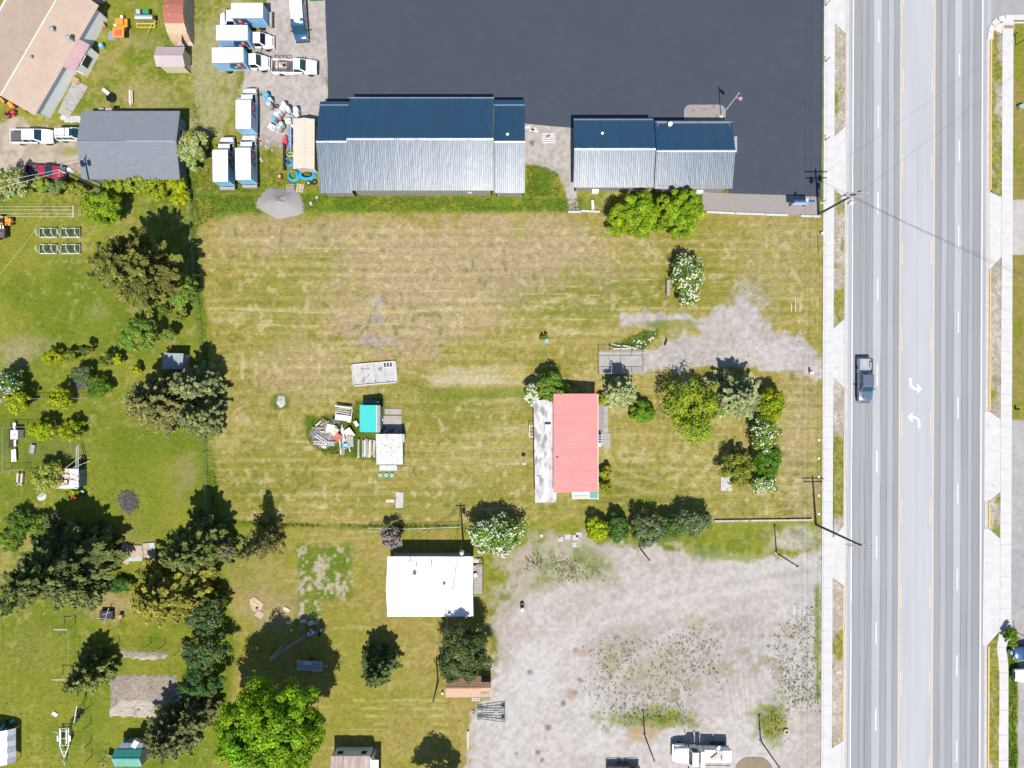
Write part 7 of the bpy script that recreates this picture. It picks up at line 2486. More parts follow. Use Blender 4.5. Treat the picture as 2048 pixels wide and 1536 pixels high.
o = MB().hexa([(-.5, -.3, 0), (.4, -.45, 0), (.5, .3, 0), (-.3, .5, 0)], [(-.4, -.2, .45), (.35, -.35, .4), (.35, .2, .5), (-.2, .35, .45)]).build('tarp', 'pinkred', None, smooth=True)
o.location = P(570, 285)
tag(o, 'pink red tarp bundle at the end of black pipe', 'tarp')
o = MB().hexa([(-.3, -.3, 0), (.3, -.3, 0), (.3, .3, 0), (-.3, .3, 0)], [(-.2, -.2, .5), (.2, -.2, .5), (.2, .25, .5), (-.2, .2, .5)]).build('sack', 'brick_red', None, smooth=True)
o.location = P(571.5, 277)
tag(o, 'dark brown sack above the pink red tarp', 'sack')
t = thing('pipe_rack', 'white pipe rack loaded with blue hoses at the beige shed', 'rack', P(583.5, 280))
for y in (-2, -.8, .4, 1.6):
    MB().box((0, y, .6), (.5, .05, .05)).build('shelf_bar', 'plastic_white', t)
    for x in (-.24, .24):
        MB().box((x, y, .35), (.05, .05, .7)).build('upright', 'plastic_white', t)
for k_, mt in enumerate(('deep_blue', 'plastic_grey', 'sky_blue', 'deep_blue')):
    MB().tube([(-.18 + .12 * k_, -2.0 + .8 * (k_ % 2), .68), (-.1 + .1 * k_, 1.7, .68)], .06, 6).build('pipe', mt, t)
o = MB().box((0, 0, .3), (.4, .55, .6)).build('fuel_can', 'red', None, bevel=.05)
o.location = P(562, 355)
tag(o, 'small red can on the grass beside the gravel heap', 'can')
MB_c = MB().box((0, 0, .61), (.2, .3, .02)).build('label_patch', 'plastic_white', o)


def pallet(label, px, py, rz, mat='wood_pale', n=6):
    t = thing('pallet', label, 'pallet', P(px, py), R(rz))
    for k_ in range(n):
        MB().box((-.5 + k_ / (n - 1), 0, .13), (.12, 1.0, .025)).build('board', mat, t)
    for y in (-.45, 0, .45):
        MB().box((0, y, .06), (1.1, .09, .09)).build('bearer', mat, t)


pallet('pale pallet nearest the workshop corner', 600.5, 376.5, 80)
pallet('grey pallet with rubble beside the gravel heap', 581, 376, 10, 'wood_grey')
t = thing('pallet', 'white painted pallet with two black buckets between the metal buildings', 'pallet', P(1096.5, 277), 0)
for k_ in range(5):
    MB().box((0, -.6 + k_ * .3, .13), (1.8, .17, .03)).build('board', 'wood_white', t)
for x in (-.8, 0, .8):
    MB().box((x, 0, .06), (.09, 1.4, .09)).build('bearer', 'wood_grey', t)
for dx, dy in ((-.15, .15), (.1, .32)):
    o = MB().lathe([(.09, 0), (.11, .25), (.1, .26)], 10).build('bucket', 'plastic_black', None)
    o.location = P(1096.5, 277) + Vector((dx, dy, .15))
    tag(o, 'black bucket on the white pallet, %s one' % ('left' if dx < 0 else 'right'), 'bucket')
for k_, (x, y, rz) in enumerate(((1066, 259, 20), (1069, 261, -25), (1054, 255, 10))):
    o = MB().box((0, 0, .05), (1.0, .3, .08), rz=R(rz)).build('board', 'wood_white')
    o.location = P(x, y)
    tag(o, 'short white board on the gravel beside the workshop, %s one' % ('upper', 'lower', 'left')[k_], 'board')
pts = []
r_ = random.Random(3)
for i in range(30):
    pts.append((r_.uniform(-.35, .35), r_.uniform(-.5, .5), r_.uniform(.03, .15)))
o = MB().tube(pts, .015, 4).build('twine_heap', 'green_paint')
o.location = P(1064, 288)
tag(o, 'tangle of green twine on the gravel', 'twine')


def heap(name, label, px, py, rxm, rym, h, mat, cat, n=26, rings=9, amp=.12, seed=1):
    r_ = np.random.default_rng(seed)
    vs, fs = [], []
    for i in range(rings + 1):
        u = i / rings
        for k_ in range(n):
            a = 6.283 * k_ / n
            w = 1 + amp * math.sin(2 * a + seed) + amp * .6 * math.sin(5 * a + 2 * seed)
            z = h * (1 - u) ** 1.15 * (1 + (.08 * r_.normal() if i else 0)) - .07
            vs.append((rxm * u * w * math.cos(a), rym * u * w * math.sin(a), max(z, -.07)))
    for i in range(rings):
        for k_ in range(n):
            fs.append((i * n + k_, (i + 1) * n + k_, (i + 1) * n + (k_ + 1) % n, i * n + (k_ + 1) % n))
    o = MB().add(vs, fs).build(name, mat, None, smooth='all')
    o.location = P(px, py)
    tag(o, label, cat)
    return o


heap('gravel_heap', 'grey gravel heap on the grass by the workshop', 561, 406, 3.1, 2.4, 1.3, 'gravel_pile', 'gravel heap', seed=2)
for i, (x, y, s_) in enumerate(((535, 281, .3), (532, 293, .28), (523, 320, .4), (545, 301, .22), (634, 395, .3), (622, 407, .4))):
    o = MB().box((0, 0, .08), (s_ * 1.5, s_, .2), rz=i, top=.8).build('rubble_block', 'concrete_old', None, bevel=.03)
    o.location = P(x, y)
    tag(o, 'pale rubble block lying in the grass near the gravel heap', 'rubble', 'rubble blocks near the gravel heap')
# concrete edging south of the office
for i, (xa, ya, xb, yb) in enumerate(((1136, 424, 1162, 424), (1162, 422, 1200, 424), (1412, 424, 1470, 427), (1470, 427, 1530, 429), (1530, 429.5, 1575, 430.5), (1600, 432, 1625, 433), (1625, 433, 1640, 433))):
    a, b_ = P(xa, ya), P(xb, yb)
    o = MB().box((0, 0, .08), ((b_ - a).length - .05, .28, .26), rz=math.atan2(b_.y - a.y, b_.x - a.x)).build('edging_block', 'concrete', None, bevel=.03)
    o.location = (a + b_) / 2
    tag(o, '%s concrete edging block from the left along the north of the mown lot' % ('first', 'second', 'third', 'fourth', 'fifth', 'sixth', 'seventh')[i], 'edging', 'concrete edging blocks')
o = MB().box((0, 0, .2), (.5, 1.5, .5), rz=R(5), top=.7).build('boulder', 'plastic_white', None, bevel=.12)
o.location = P(1185, 409)
tag(o, 'long white boulder in the bed at the office corner', 'boulder')
for k_, (x, y, s_) in enumerate(((1388, 222, .35), (1412, 220, .3), (1428, 214, .3), (1436, 234, .45), (1405, 219, .2))):
    o = MB().box((0, 0, .1), (s_ * 1.3, s_, .3), rz=k_, top=.6).build('boulder', 'gravel_bed', None, bevel=.06)
    o.location = P(x, y)
    tag(o, 'small boulder on the gravel island', 'boulder', 'boulders on the gravel island')
heap('soil_mound', 'small grey stone mound ringed with grass on the mown lot', 562, 803, .7, .8, .35, 'concrete_old', 'mound', seed=5)

# ================================================================ MIDDLE LOT
t = thing('concrete_slab', 'weathered concrete slab with raised rim on the mown lot', 'slab', P(750, 747))
c4 = [P(704, 729.5), P(791, 722.5), P(794.5, 764.5), P(708.5, 771.5)]
for i in range(4):
    u0, u1_ = i / 4, (i + 1) / 4 - .004
    MB().prism([lerp(c4[0], c4[1], u0), lerp(c4[0], c4[1], u1_), lerp(c4[3], c4[2], u1_), lerp(c4[3], c4[2], u0)], -.1, .06).build('slab_bay', 'concrete_old', t, world=True)
for i in range(4):
    a, b_ = c4[i], c4[(i + 1) % 4]
    d = b_ - a
    mid = (a + b_) / 2
    MB().box((mid.x, mid.y, .10), (d.length + .1, .16, .3), rz=math.atan2(d.y, d.x)).build('rim', 'concrete', t, world=True)
for k_ in range(3):
    c = P(770 + k_ * 6, 730 - k_ * .4)
    MB().box((c.x, c.y, .09), (.28, .55, .08), rz=R(4)).build('grate', 'dark_metal', t, world=True)
c = P(776, 730)
MB().box((c.x, c.y, .075), (1.5, .8, .05), rz=R(4)).build('grate_frame', 'concrete', t, world=True)

pads = [((763, 817.5), (766, 833), 'pale'), ((769.5, 817), (803.5, 829), ''), ((766, 831), (803.5, 866), '')]
t = thing('concrete_pad', 'concrete pads between the turquoise shed and the low shed', 'pad', P(785, 842))
for a, b_, k_ in pads:
    p0, p1 = P(*a), P(*b_)
    MB().box(((p0.x + p1.x) / 2, (p0.y + p1.y) / 2, 0), (p1.x - p0.x - .05, p0.y - p1.y - .05, .14)).build('pad_bay', 'concrete' if k_ else 'pad', t, world=True)
for i, (x, y, d, mt, lab) in enumerate(((769, 855, (.5, .35, .4), 'deep_blue', 'blue crate in the shade of the pads'), (772, 862, (.6, .3, .3), 'sky_blue', 'pale blue crate in the shade of the pads'), (783, 861, (.3, .3, .3), 'red', 'small red can in the shade of the pads'), (787, 858, (.22, .22, .3), 'red', 'second small red can in the shade of the pads'), (793, 862, (1.0, .2, .15), 'galv', 'metal bar in the shade of the pads'), (764, 839, (.35, .5, .5), 'plastic_white', 'white bucket box at the turquoise shed'))):
    o = MB().box((0, 0, d[2] / 2 + .07), d, rz=i).build('crate' if i < 2 else ('can' if i < 4 else ('metal_bar' if i == 4 else 'plastic_box')), mt, None, bevel=.02)
    o.location = P(x, y)
    tag(o, lab, 'crate' if i < 2 else ('can' if i < 4 else ('bar' if i == 4 else 'box')))
t = thing('solar_panel_frame', 'blue panel frame in the shade behind the turquoise shed', 'panel', P(740, 803), 0)
MB().box((0, 0, .35), (1.9, .45, .06), rx=R(15)).build('panel', 'wall_bluegrey', t)
for x in (-.8, .8):
    MB().box((x, .1, .16), (.08, .08, .36)).build('leg', 'dark_metal', t)
t = thing('antenna_mast', 'thin mast behind the turquoise shed', 'mast', P(758.5, 804))
MB().tube([(0, 0, 0), (0, 0, 2.8)], .04, 6).build('mast', 'dark_metal', t)
MB().lathe([(.03, .9), (.18, 1.0), (.03, 1.05)], 10).build('lamp_head', 'plastic_white', t)
for k_, x in enumerate((761, 772.5, 784)):
    o = MB().lathe([(.33, -.05), (.33, .10), (.29, .13), (.06, .14)], 20).build('tank_lid', 'teal_lid')
    o.location = P(x, 950)
    tag(o, ('left', 'middle', 'right')[k_] + ' round teal lid below the low shed', 'lid')
o = MB().lathe([(.36, -.05), (.36, .2), (.30, .26), (.05, .28)], 20).build('well_cap', 'teal_lid')
o.location = P(1093.5, 681.5)
tag(o, 'round teal well cap alone on the mown lot', 'well cap')
leafy(1087, 672, 9, 8, .9, (.05, .105, .012), 'small green shrub beside the round teal well cap', 'shrub', .05, leaf=.16, cat='shrub', n_cl=16, per=40)
t = thing('paving_block', 'square stone slab set in the grass near the wire fence line', 'slab', P(799, 1000))
for k_ in range(2):
    MB().box((0, .56 - k_ * 1.12, -.02), (1.1, 1.1, .1)).build('stone', 'concrete_old', t)
o = MB().box((0, 0, -.03), (1.2, .45, .08)).build('paving_block', 'wood_pale')
o.location = P(780, 1002)
tag(o, 'pale slab left of the square stone slab', 'slab')
t = thing('paving_block', 'grey stone pad beside the olive juniper', 'slab', P(1453, 968))
MB().box((0, 0, -.02), (1.6, 1.9, .1)).build('stone', 'concrete_old', t)
for k_ in range(4):
    MB().box((-.4 + .3 * k_, .2 - .2 * (k_ % 2), .1), (.2, .18, .16), rz=k_).build('loose_stone', 'plastic_white', t)


# lumber
def boards(n, px, py, L0, L1, ang, spreadx, spready, mats, label, group, w=(.1, .2), z=(.05, .5), name='lumber_board', seed=1, jit=4):
    r_ = random.Random(seed)
    for i in range(n):
        L_ = r_.uniform(L0, L1)
        o = MB().box((0, 0, 0), (L_, r_.uniform(*w), r_.uniform(.03, .07))).build(name, r_.choice(mats))
        c = P(px, py)
        o.location = (c.x + r_.uniform(-spreadx, spreadx), c.y + r_.uniform(-spready, spready), r_.uniform(*z))
        o.rotation_euler = (r_.uniform(-.05, .05), r_.uniform(-.03, .03), R(ang + r_.uniform(-jit, jit)))
        tag(o, label, 'board', group)


boards(40, 734, 896, 1.8, 2.6, 90, 1.2, .15, ['wood_grey', 'wood_white', 'wood_grey', 'wood_pale'], 'weathered board in the stack left of the low shed', 'boards stacked left of the low shed', seed=3)
boards(6, 690, 819, 2.0, 2.5, -7, .1, .5, ['wood_white', 'wood_grey'], 'long white board on the rack above the debris heap', 'boards on the white rack', seed=4, z=(.75, .9))
t = thing('lumber_rack', 'white rack with a flat board top above the debris heap', 'rack', P(690, 828), R(-7))
MB().box((-.2, -.5, .75), (1.7, .8, .06)).build('top_board', 'wood_white', t)
for x in (-1.1, 1.1):
    MB().box((x, 0, .7), (.1, 1.7, .08)).build('cross_beam', 'wood_white', t)
    for y in (-.75, .75):
        MB().box((x, y, .35), (.09, .09, .7)).build('leg', 'wood_white', t)
MB().box((.85, -.6, .72), (.5, .9, .05)).build('side_board', 'wood_white', t)

# debris heap
heap('ash_heap', 'dark ash and soil patch of the debris heap', 652, 869, 2.55, 1.95, .4, 'ash', 'ash heap', seed=6, amp=.08)
boards(22, 692, 880, .8, 2.4, 90, .8, 1.4, ['wood_grey', 'wood_white', 'wood_white', 'wood_grey'], 'broken board on the east side of the debris heap', 'boards on the debris heap', seed=8, z=(.1, .45), jit=14)
boards(10, 655, 856, .6, 1.6, -20, 1.5, .9, ['wood_white', 'wood_white', 'wood_grey'], 'stray board across the dark part of the debris heap', 'stray boards in the debris heap', seed=9, z=(.3, .55), jit=70)


def ladder(label, px, py, L_, w, ang, mat, z=.45, n=9):
    t = thing('ladder', label, 'ladder', Vector(P(px, py)) + Vector((0, 0, z)), R(ang))
    for s_ in (-1, 1):
        MB().box((0, s_ * w / 2, 0), (L_, .07, .09)).build('side_rail', mat, t)
    for k_ in range(n):
        MB().box((-L_ / 2 + L_ * (k_ + .5) / n, 0, 0), (.06, w - .06, .05)).build('rung', mat, t)


ladder('brown ladder section lying on the debris heap', 660, 848, 2.6, .42, -28, 'wood', n=10)
ladder('white ladder section lying diagonal on the debris heap', 645, 878, 2.0, .4, -35, 'wood_white', n=9)
ladder('white ladder section lying level on the debris heap', 650, 886, 3.0, .38, -4, 'wood_white', .5, n=12)
for i, (x, y, dx, dy, a, mt, lab) in enumerate(((663, 856, 1.1, 1.0, -15, 'plastic_white', 'white square panel on the debris heap'), (671, 863, .9, 1.2, -30, 'wood_pale', 'cream panel next to the white panel on the debris heap'), (677, 873, .85, .95, -35, 'brick_red', 'orange red panel on the debris heap'),
                                              (700, 866, 1.1, 1.4, 35, 'roof_beige', 'large cream panel at the east of the debris heap'), (702, 882, .9, 1.6, 0, 'wood_grey', 'grey panel at the east of the debris heap'), (714, 847, .5, .8, 30, 'wood_white', 'small white panel beside the turquoise shed'), (674, 842, 1.2, .5, -8, 'dark_metal', 'dark sheet at the north edge of the debris heap'))):
    o = MB().box((0, 0, .5), (dx, dy, .05), rz=R(a), rx=R(6), ry=R(5 * (-1) ** i)).build('panel', mt)
    o.location = P(x, y)
    tag(o, lab, 'panel')
coil('pale loop of hose on the debris heap', 645, 857, .45, 2, 'wood_pale', .035)
o = MB().lathe([(.25, 0), (.36, .12), (.38, .3), (.34, .3), (.28, .12), (.05, .08)], 16).build('basin', 'sky_blue', None, smooth=True)
o.location = Vector(P(694, 891)) + Vector((0, 0, .4))
tag(o, 'pale blue basin on the debris heap', 'basin')
heap('sand_patch', 'small pale plaster heap at the south edge of the debris heap', 648, 893, .5, .35, .3, 'plastic_white', 'plaster heap', seed=9)


# fenced concrete pad (kennel)
def kennel():
    t = thing('dog_kennel', 'fenced concrete pad with white pipe frame at the end of the gravel drive', 'kennel', P(1241, 722))
    x0, x1 = P(1197, 0).x, P(1286, 0).x
    y0, y1 = P(0, 747).y, P(0, 703).y
    MB().box(((x0 + x1) / 2, (y0 + y1) / 2, -.03), (x1 - x0, y1 - y0, .14)).build('pad', 'pad', t, world=True)
    zt = 1.85
    ym = (y0 + y1) / 2
    for y in (y0, ym, y1):
        for z in ((zt,) if y != ym else (zt,)):
            MB().tube([(x0, y, z), (x1, y, z)], .035, 6).build('rail', 'galv', t, world=True)
    for x in (x0, x1):
        MB().tube([(x, y0, zt), (x, y1, zt)], .035, 6).build('rail', 'galv', t, world=True)
    for k_ in range(5):
        x = x0 + (x1 - x0) * k_ / 4
        for y in (y0, y1):
            MB().tube([(x, y, 0), (x, y, zt)], .04, 6).build('post', 'galv', t, world=True)
        if 0 < k_ < 4:
            MB().tube([(x, y0 if k_ < 3 else ym, zt), (x, ym if k_ < 3 else y1, zt)], .03, 6).build('rail', 'galv', t, world=True)
    for (xa, ya, xb, yb) in ((x0, y0, x1, y0), (x0, y1, x1, y1), (x0, y0, x0, y1)):
        MB().add([(xa, ya, .05), (xb, yb, .05), (xb, yb, zt), (xa, ya, zt)], [(0, 1, 2, 3)]).build('wire_net', 'chain_link', t, world=True)


kennel()
for i, (x, y, L_, a) in enumerate(((1244, 697.5, 2.6, 0), (1232, 690, 1.4, -12), (1258, 694, 1.8, -13))):
    o = MB().box((0, 0, .08), (L_, .16, .12), rz=R(a)).build('timber', 'wood_white')
    o.location = P(x, y)
    tag(o, ('longest', 'left', 'right')[i] + ' white timber on the grass behind the fenced pad', 'timber')
r_ = random.Random(5)
for i in range(34):
    s_ = r_.uniform(.1, .32)
    o = MB().box((0, 0, .05), (s_, s_ * .8, s_ * .6), rz=r_.uniform(0, 3), top=.75).build('rubble_block', r_.choice(['plastic_white', 'concrete', 'concrete']))
    if i < 22:
        o.location = P(1278 + r_.gauss(0, 7), 687 + r_.gauss(0, 6))
        tag(o, 'white rubble lump in the grass above the fenced pad', 'rubble', 'white rubble above the fenced pad')
    else:
        o.location = P(1302 + r_.gauss(0, 5), 678 + r_.gauss(0, 5))
        tag(o, 'white rubble lump at the edge of the gravel drive', 'rubble', 'white rubble at the gravel drive')
o = MB().box((0, 0, .25), (.12, .9, .5), rz=R(-20)).build('signboard', 'dark_metal')
o.location = P(1331, 685)
tag(o, 'dark upright panel on the gravel drive', 'panel')
# house path and bench
t = thing('garden_path', 'narrow concrete path east of the pink house', 'path', P(1211, 850))
for k_ in range(6):
    y = 812 + k_ * 13.5
    a = P(1211.5, y + 6.7)
    MB().box((a.x, a.y, -.01), (.62 if k_ < 4 else 1.3, .92, .1)).build('slab', 'pad', t, world=True)
flat('garden_bed', [(1195, 808), (1207, 808), (1207, 872), (1196, 872)], .0, 'gravel_bed', label='gravel bed at the east wall of the pink house')
t = thing('satellite_pole', 'short pole with white dish west of the pink house', 'satellite dish', P(1048, 921))
MB().tube([(0, 0, 0), (0, 0, 1.9)], .045, 6).build('post', 'galv', t)
MB().lathe([(.03, 0), (.2, .04), (.3, .12), (.31, .13), (.2, .06)], 14, (0, -.15, 1.9), Matrix.Rotation(R(55), 4, 'X')).build('dish', 'plastic_grey', t, smooth=True)
t = thing('garden_bench', 'grey bench left of the white flowering shrub on the mown lot', 'bench', P(1335.5, 576), R(90))
for k_ in range(3):
    MB().box((0, -.16 + k_ * .16, .45), (2.2, .14, .05)).build('slat', 'wood_grey', t)
MB().box((0, .3, .75), (2.2, .06, .35)).build('backrest', 'wood_grey', t)
for x in (-.9, .9):
    MB().box((x, 0, .22), (.1, .5, .44)).build('leg', 'concrete', t)
t = thing('paving_block', 'concrete footings beside the white flowering shrub, near white roofed house', 'slab', P(1138, 1078))
for dx, dy in ((-1.2, 0), (-.2, .3), (.9, .2), (.9, -.8), (1.4, .6)):
    MB().box((dx, dy, -.03), (.8, .7, .09)).build('stone', 'concrete_old', t)
o = MB().lathe([(.18, -.03), (.18, .1), (.05, .13)], 12).build('cleanout_pipe', 'plastic_white')
o.location = P(1083, 1071)
tag(o, 'small white pipe cap in the dry grass', 'cap')
t = thing('steel_drum', 'lidded grey drum at the edge of the gravel lot', 'drum', P(1044.5, 1216))
MB().lathe([(.29, 0), (.3, .03), (.29, .3), (.3, .32), (.29, .6), (.3, .86), (.27, .88)], 16).build('shell', 'galv', t, smooth=True)
MB().lathe([(.27, .86), (.27, .9), (.04, .91)], 16).build('lid', 'plastic_grey', t)
o = MB().box((0, 0, .2), (.5, .5, .35), rz=.4).build('crate', 'plastic_black', None, bevel=.04)
o.location = P(1044.5, 1208)
tag(o, 'black crate behind the lidded grey drum', 'crate')
for k_, (ya, yb) in enumerate(((1461, 1498), (1498.6, 1545))):
    a, b_ = P(936, ya), P(936, yb)
    o = MB().box((0, 0, .1), (.28, (a - b_).length, .25)).build('railway_sleeper', ('wood_pale', 'wood_grey')[k_], None, bevel=.02)
    o.location = (a + b_) / 2
    tag(o, ('upper pale', 'lower grey')[k_] + ' timber sleeper along the gravel lot edge', 'sleeper')
pdl = []
for k_ in range(24):
    a = 6.283 * k_ / 24
    pdl.append((1508 + 36 * math.cos(a) * (1 + .08 * math.sin(3 * a)), 1532 + 18 * math.sin(a)))
flat('puddle', pdl, -.015, 'puddle', label='brown puddle beside the white heavy work truck', th=.01)
o = MB().lathe([(.16, 0), (.16, .35), (.04, .4)], 10).build('lamp_stub', 'plastic_white')
o.location = P(885, 1385)
tag(o, 'small white stub lamp beside the brown shed', 'lamp')


# ================================================================ FENCES
def wire_fence(label, pts, h=1.2, step=3.0, rail='galv', net=True, name='wire_fence', post='galv', pr=.035):
    c = P(*pts[0])
    t = thing(name, label, 'fence', c)
    for (a, b_) in zip(pts[:-1], pts[1:]):
        A, B = P(*a), P(*b_)
        d = (B - A)
        n = max(1, round(d.length / step))
        for i in range(n + 1):
            p = A + d * (i / n)
            MB().tube([(p.x, p.y, -.05), (p.x, p.y, h + .05)], pr, 6).build('post', post, t, world=True)
        if rail:
            MB().tube([(A.x, A.y, h), (B.x, B.y, h)], .028, 6).build('top_rail', rail, t, world=True)
        if net:
            MB().add([(A.x, A.y, .0), (B.x, B.y, .0), (B.x, B.y, h), (A.x, A.y, h)], [(0, 1, 2, 3)]).build('wire_net', 'chain_link', t, world=True)
    return t


wire_fence('long wire fence between the mown lot and the west gardens', [(386, 385), (388, 460), (392, 545), (402, 640), (410, 760), (414, 900), (418, 1040)], 1.2, 3.5, 'green_frame', True, 'wire_fence', 'green_frame')
wire_fence('wire fence running along the south side of the mown lot', [(740, 1053), (815, 1055), (925, 1051)], 1.0, 3)
wire_fence('wire fence from the garage shrubs to the lot corner', [(170, 385), (300, 384), (386, 383)], 1.2, 3.5, 'green_frame', True, 'wire_fence', 'green_frame')
wire_fence('wire fence above the garden pen', [(20, 797), (105, 797), (188, 796)], 1.5, 3)
wire_fence('wire fence around the garden pen', [(24, 937), (22, 853), (90, 852), (158, 852), (157, 895)], 1.7, 2.6)
wire_fence('short wire fence below the garden pen', [(24, 938), (62, 937)], 1.5, 2)
wire_fence('low wire fence beside the garden plots', [(178, 1290), (238, 1284), (302, 1286), (330, 1289), (358, 1302)], 1.6, 4, None, True, 'wire_fence', 'dark_metal', .045)
wire_fence('wire fence left of the green shed', [(182, 1410), (182, 1446), (183, 1483), (184, 1512), (240, 1512)], 1.6, 2.6, None, True, 'wire_fence', 'dark_metal', .045)
t = thing('low_wall', 'long low concrete wall along the south edge of the mown lot', 'wall', P(1520, 1041))
for k_ in range(14):
    a, b_ = P(1428 + k_ * 14, 1041.5 - k_ * .18), P(1428 + (k_ + 1) * 14, 1041.5 - (k_ + 1) * .18)
    MB().box(((a.x + b_.x) / 2, a.y, .1), ((b_ - a).length - .02, .22, .36), rz=.013).build('block', 'concrete_old', t, world=True)


# hoop beds
def hoop_bed(label, px, py, w=2.35, d=1.25, hoops=3, inner='soil_brown'):
    c = P(px, py, .2)
    t = thing('hoop_bed', label, 'garden bed', (c.x, c.y, 0))
    MB().box((0, 0, .08), (w - .1, d - .1, .2)).build('soil', 'soil_brown', t)
    for y in (-d / 2, d / 2):
        MB().box((0, y, .15), (w, .08, .36)).build('side_board', 'wood_white', t)
    for x in (-w / 2, w / 2):
        MB().box((x, 0, .15), (.08, d, .36)).build('end_board', 'wood_grey', t)
    for k_ in range(hoops):
        x = -w / 2 + .1 + (w - .2) * k_ / (hoops - 1)
        pts = [(x, -d / 2 * math.cos(a), .25 + 1.05 * math.sin(a)) for a in [math.pi * i / 14 for i in range(15)]]
        MB().tube(pts, .045, 6).build('hoop', 'plastic_white', t)
    r_ = np.random.default_rng(int(px))
    n = 420
    C = np.column_stack([r_.uniform(-w / 2 + .12, w / 2 - .12, n), r_.uniform(-d / 2 + .12, d / 2 - .12, n), r_.uniform(.2, .32, n)])
    V, F = quads(C, np.array([[0, 0, 1.]]) + rdir(n, r_) * .6, rdir(n, r_), r_.uniform(.1, .22, n), r_.uniform(.06, .14, n))
    o = np_mesh('seedlings', V, F, np.repeat(np.clip(np.array([[.075, .15, .03]]) * (1 + .3 * r_.normal(size=(n, 1))), .01, .3), 4, 0), 'leaf', t)
    o['kind'] = 'stuff'


hoop_bed('raised bed with three white hoops, upper left of the four', 97, 465.5)
hoop_bed('raised bed with white hoops half under the big pine, upper right of the four', 142, 465.5, 2.6)
hoop_bed('raised bed with three white hoops, lower left of the four', 97, 498)
hoop_bed('raised bed with white hoops half under the big pine, lower right of the four', 142, 498, 2.6)
# clothes line
t = thing('clothes_line', 'clothes line with four cords above the hoop beds', 'clothes line', P(164, 432))
for x in (-40, 164):
    a = P(x, 430)
    MB().tube([(a.x, a.y, 0), (a.x, a.y, 1.9)], .05, 6).build('post', 'plastic_white', t, world=True)
    MB().box((a.x, a.y, 1.9), (.08, 1.6, .08)).build('cross_arm', 'plastic_white', t, world=True)
for k_ in range(4):
    a, b_ = P(-40, 430), P(164, 430)
    MB().tube([(a.x, a.y - .72 + .48 * k_, 1.93), (b_.x, b_.y - .72 + .48 * k_, 1.93)], .016, 4).build('cord', 'plastic_white', t, world=True)
o = MB().tube([P(0, 548, .03), P(20, 524, .03), P(45, 494, .03), P(70, 460, .03), P(88, 424, .03)], .025, 5).build('garden_hose', 'wood_pale')
tag(o, 'pale garden hose lying across the lawn left of the hoop beds', 'hose')
t = thing('utility_trailer', 'dark small trailer with ribbed cover cut by the left edge', 'trailer', P(2, 467, .3))
MB().box((0, 0, .5), (2.2, 1.5, .5)).build('body', 'wood_dark', t, bevel=.03)
for k_ in range(6):
    MB().box((-.9 + k_ * .36, .72, .82), (.16, .5, .05)).build('rib', 'plastic_white', t)
MB().box((.2, -.35, .78), (1.6, .8, .06)).build('cover', 'bedliner', t)
for s_ in (-1, 1):
    wheel(t, 0, s_ * .85, .28, .18)

# pen things
o = MB().box((0, 0, .75), (1.0, 1.25, 1.2)).build('shell', 'plastic_white', None, bevel=.03)
t = thing('rabbit_hutch', 'white box hutch inside the garden pen', 'hutch', P(42, 868))
o.parent = t
for x in (-.42, .42):
    for y in (-.5, .5):
        MB().box((x, y, .1), (.08, .08, .2)).build('leg', 'wood_grey', t)
MB().box((.1, .0, 1.37), (.08, .3, .04)).build('handle', 'dark_metal', t)
t = thing('storage_bench', 'dark slatted bench along the west side of the garden pen', 'bench', P(27, 875))
for k_ in range(5):
    MB().box((-.25 + k_ * .13, 0, .5), (.10, 2.6, .05)).build('slat', 'wood_dark', t)
for y in (-1.1, 1.1):
    MB().box((0, y, .24), (.6, .1, .48)).build('leg', 'wood_dark', t)
for i, (x, y, dx, dy, a) in enumerate(((33, 862, .45, 2.4, 2), (33, 885, .4, 1.0, -4), (29, 911, .35, 1.7, 0), (34, 910, .3, 1.8, 3))):
    o = MB().box((0, 0, .35), (dx, dy, .08), rz=R(a)).build('board', 'wood_white')
    o.location = P(x, y)
    tag(o, 'whitish board in the garden pen, %s of four' % ('first', 'second', 'third', 'fourth')[i], 'board')
t = thing('wire_cage', 'small wire cage on the grass inside the garden pen', 'cage', P(67, 898), R(-8))
MB().box((0, 0, .25), (.62, 1.2, .02)).build('top_net', 'galv', t)
for x in (-.3, .3):
    MB().box((x, 0, .15), (.05, 1.2, .3)).build('side_board', 'wood_grey', t)
for y in (-.6, 0, .6):
    MB().box((0, y, .28), (.62, .05, .06)).build('cross_bar', 'wood_grey', t)
for i, (pts, mt) in enumerate(((((153, 893, 1.0), (152, 940, 2.0)), 'plastic_white'), (((156.5, 889, 1.0), (156.5, 940, 2.0)), 'plastic_white'), (((164, 911, .3), (128, 938, 1.9)), 'wood_pale'), (((179, 922, .2), (147, 935, 1.9)), 'plastic_white'))):
    o = MB().tube([P(*pts[0]), P(*pts[1])], .05, 6).build('pole', mt)
    tag(o, ('left upright', 'right upright', 'tan slanting', 'white slanting')[i] + ' pole leaning on the ruined shed', 'pole')
tyre('dark tyre leaning heap by the ruined shed', 166, 916, .35)
tyre('second dark tyre by the ruined shed', 168, 925, .35)
t = thing('wooden_crate', 'long tan crate below the garden pen', 'crate', P(43, 958), R(-4))
for x in (-.28, .28):
    MB().box((x, 0, .25), (.3, 1.7, .4)).build('side_box', 'wood_pale', t, bevel=.02)
MB().box((0, -.6, .3), (.9, .3, .3)).build('end_box', 'wood_grey', t)
heap('stone_heap', 'small heap of pale stones below the pen tree', 83, 994, .7, .5, .35, 'concrete', 'stone heap', seed=12)
r_ = random.Random(21)
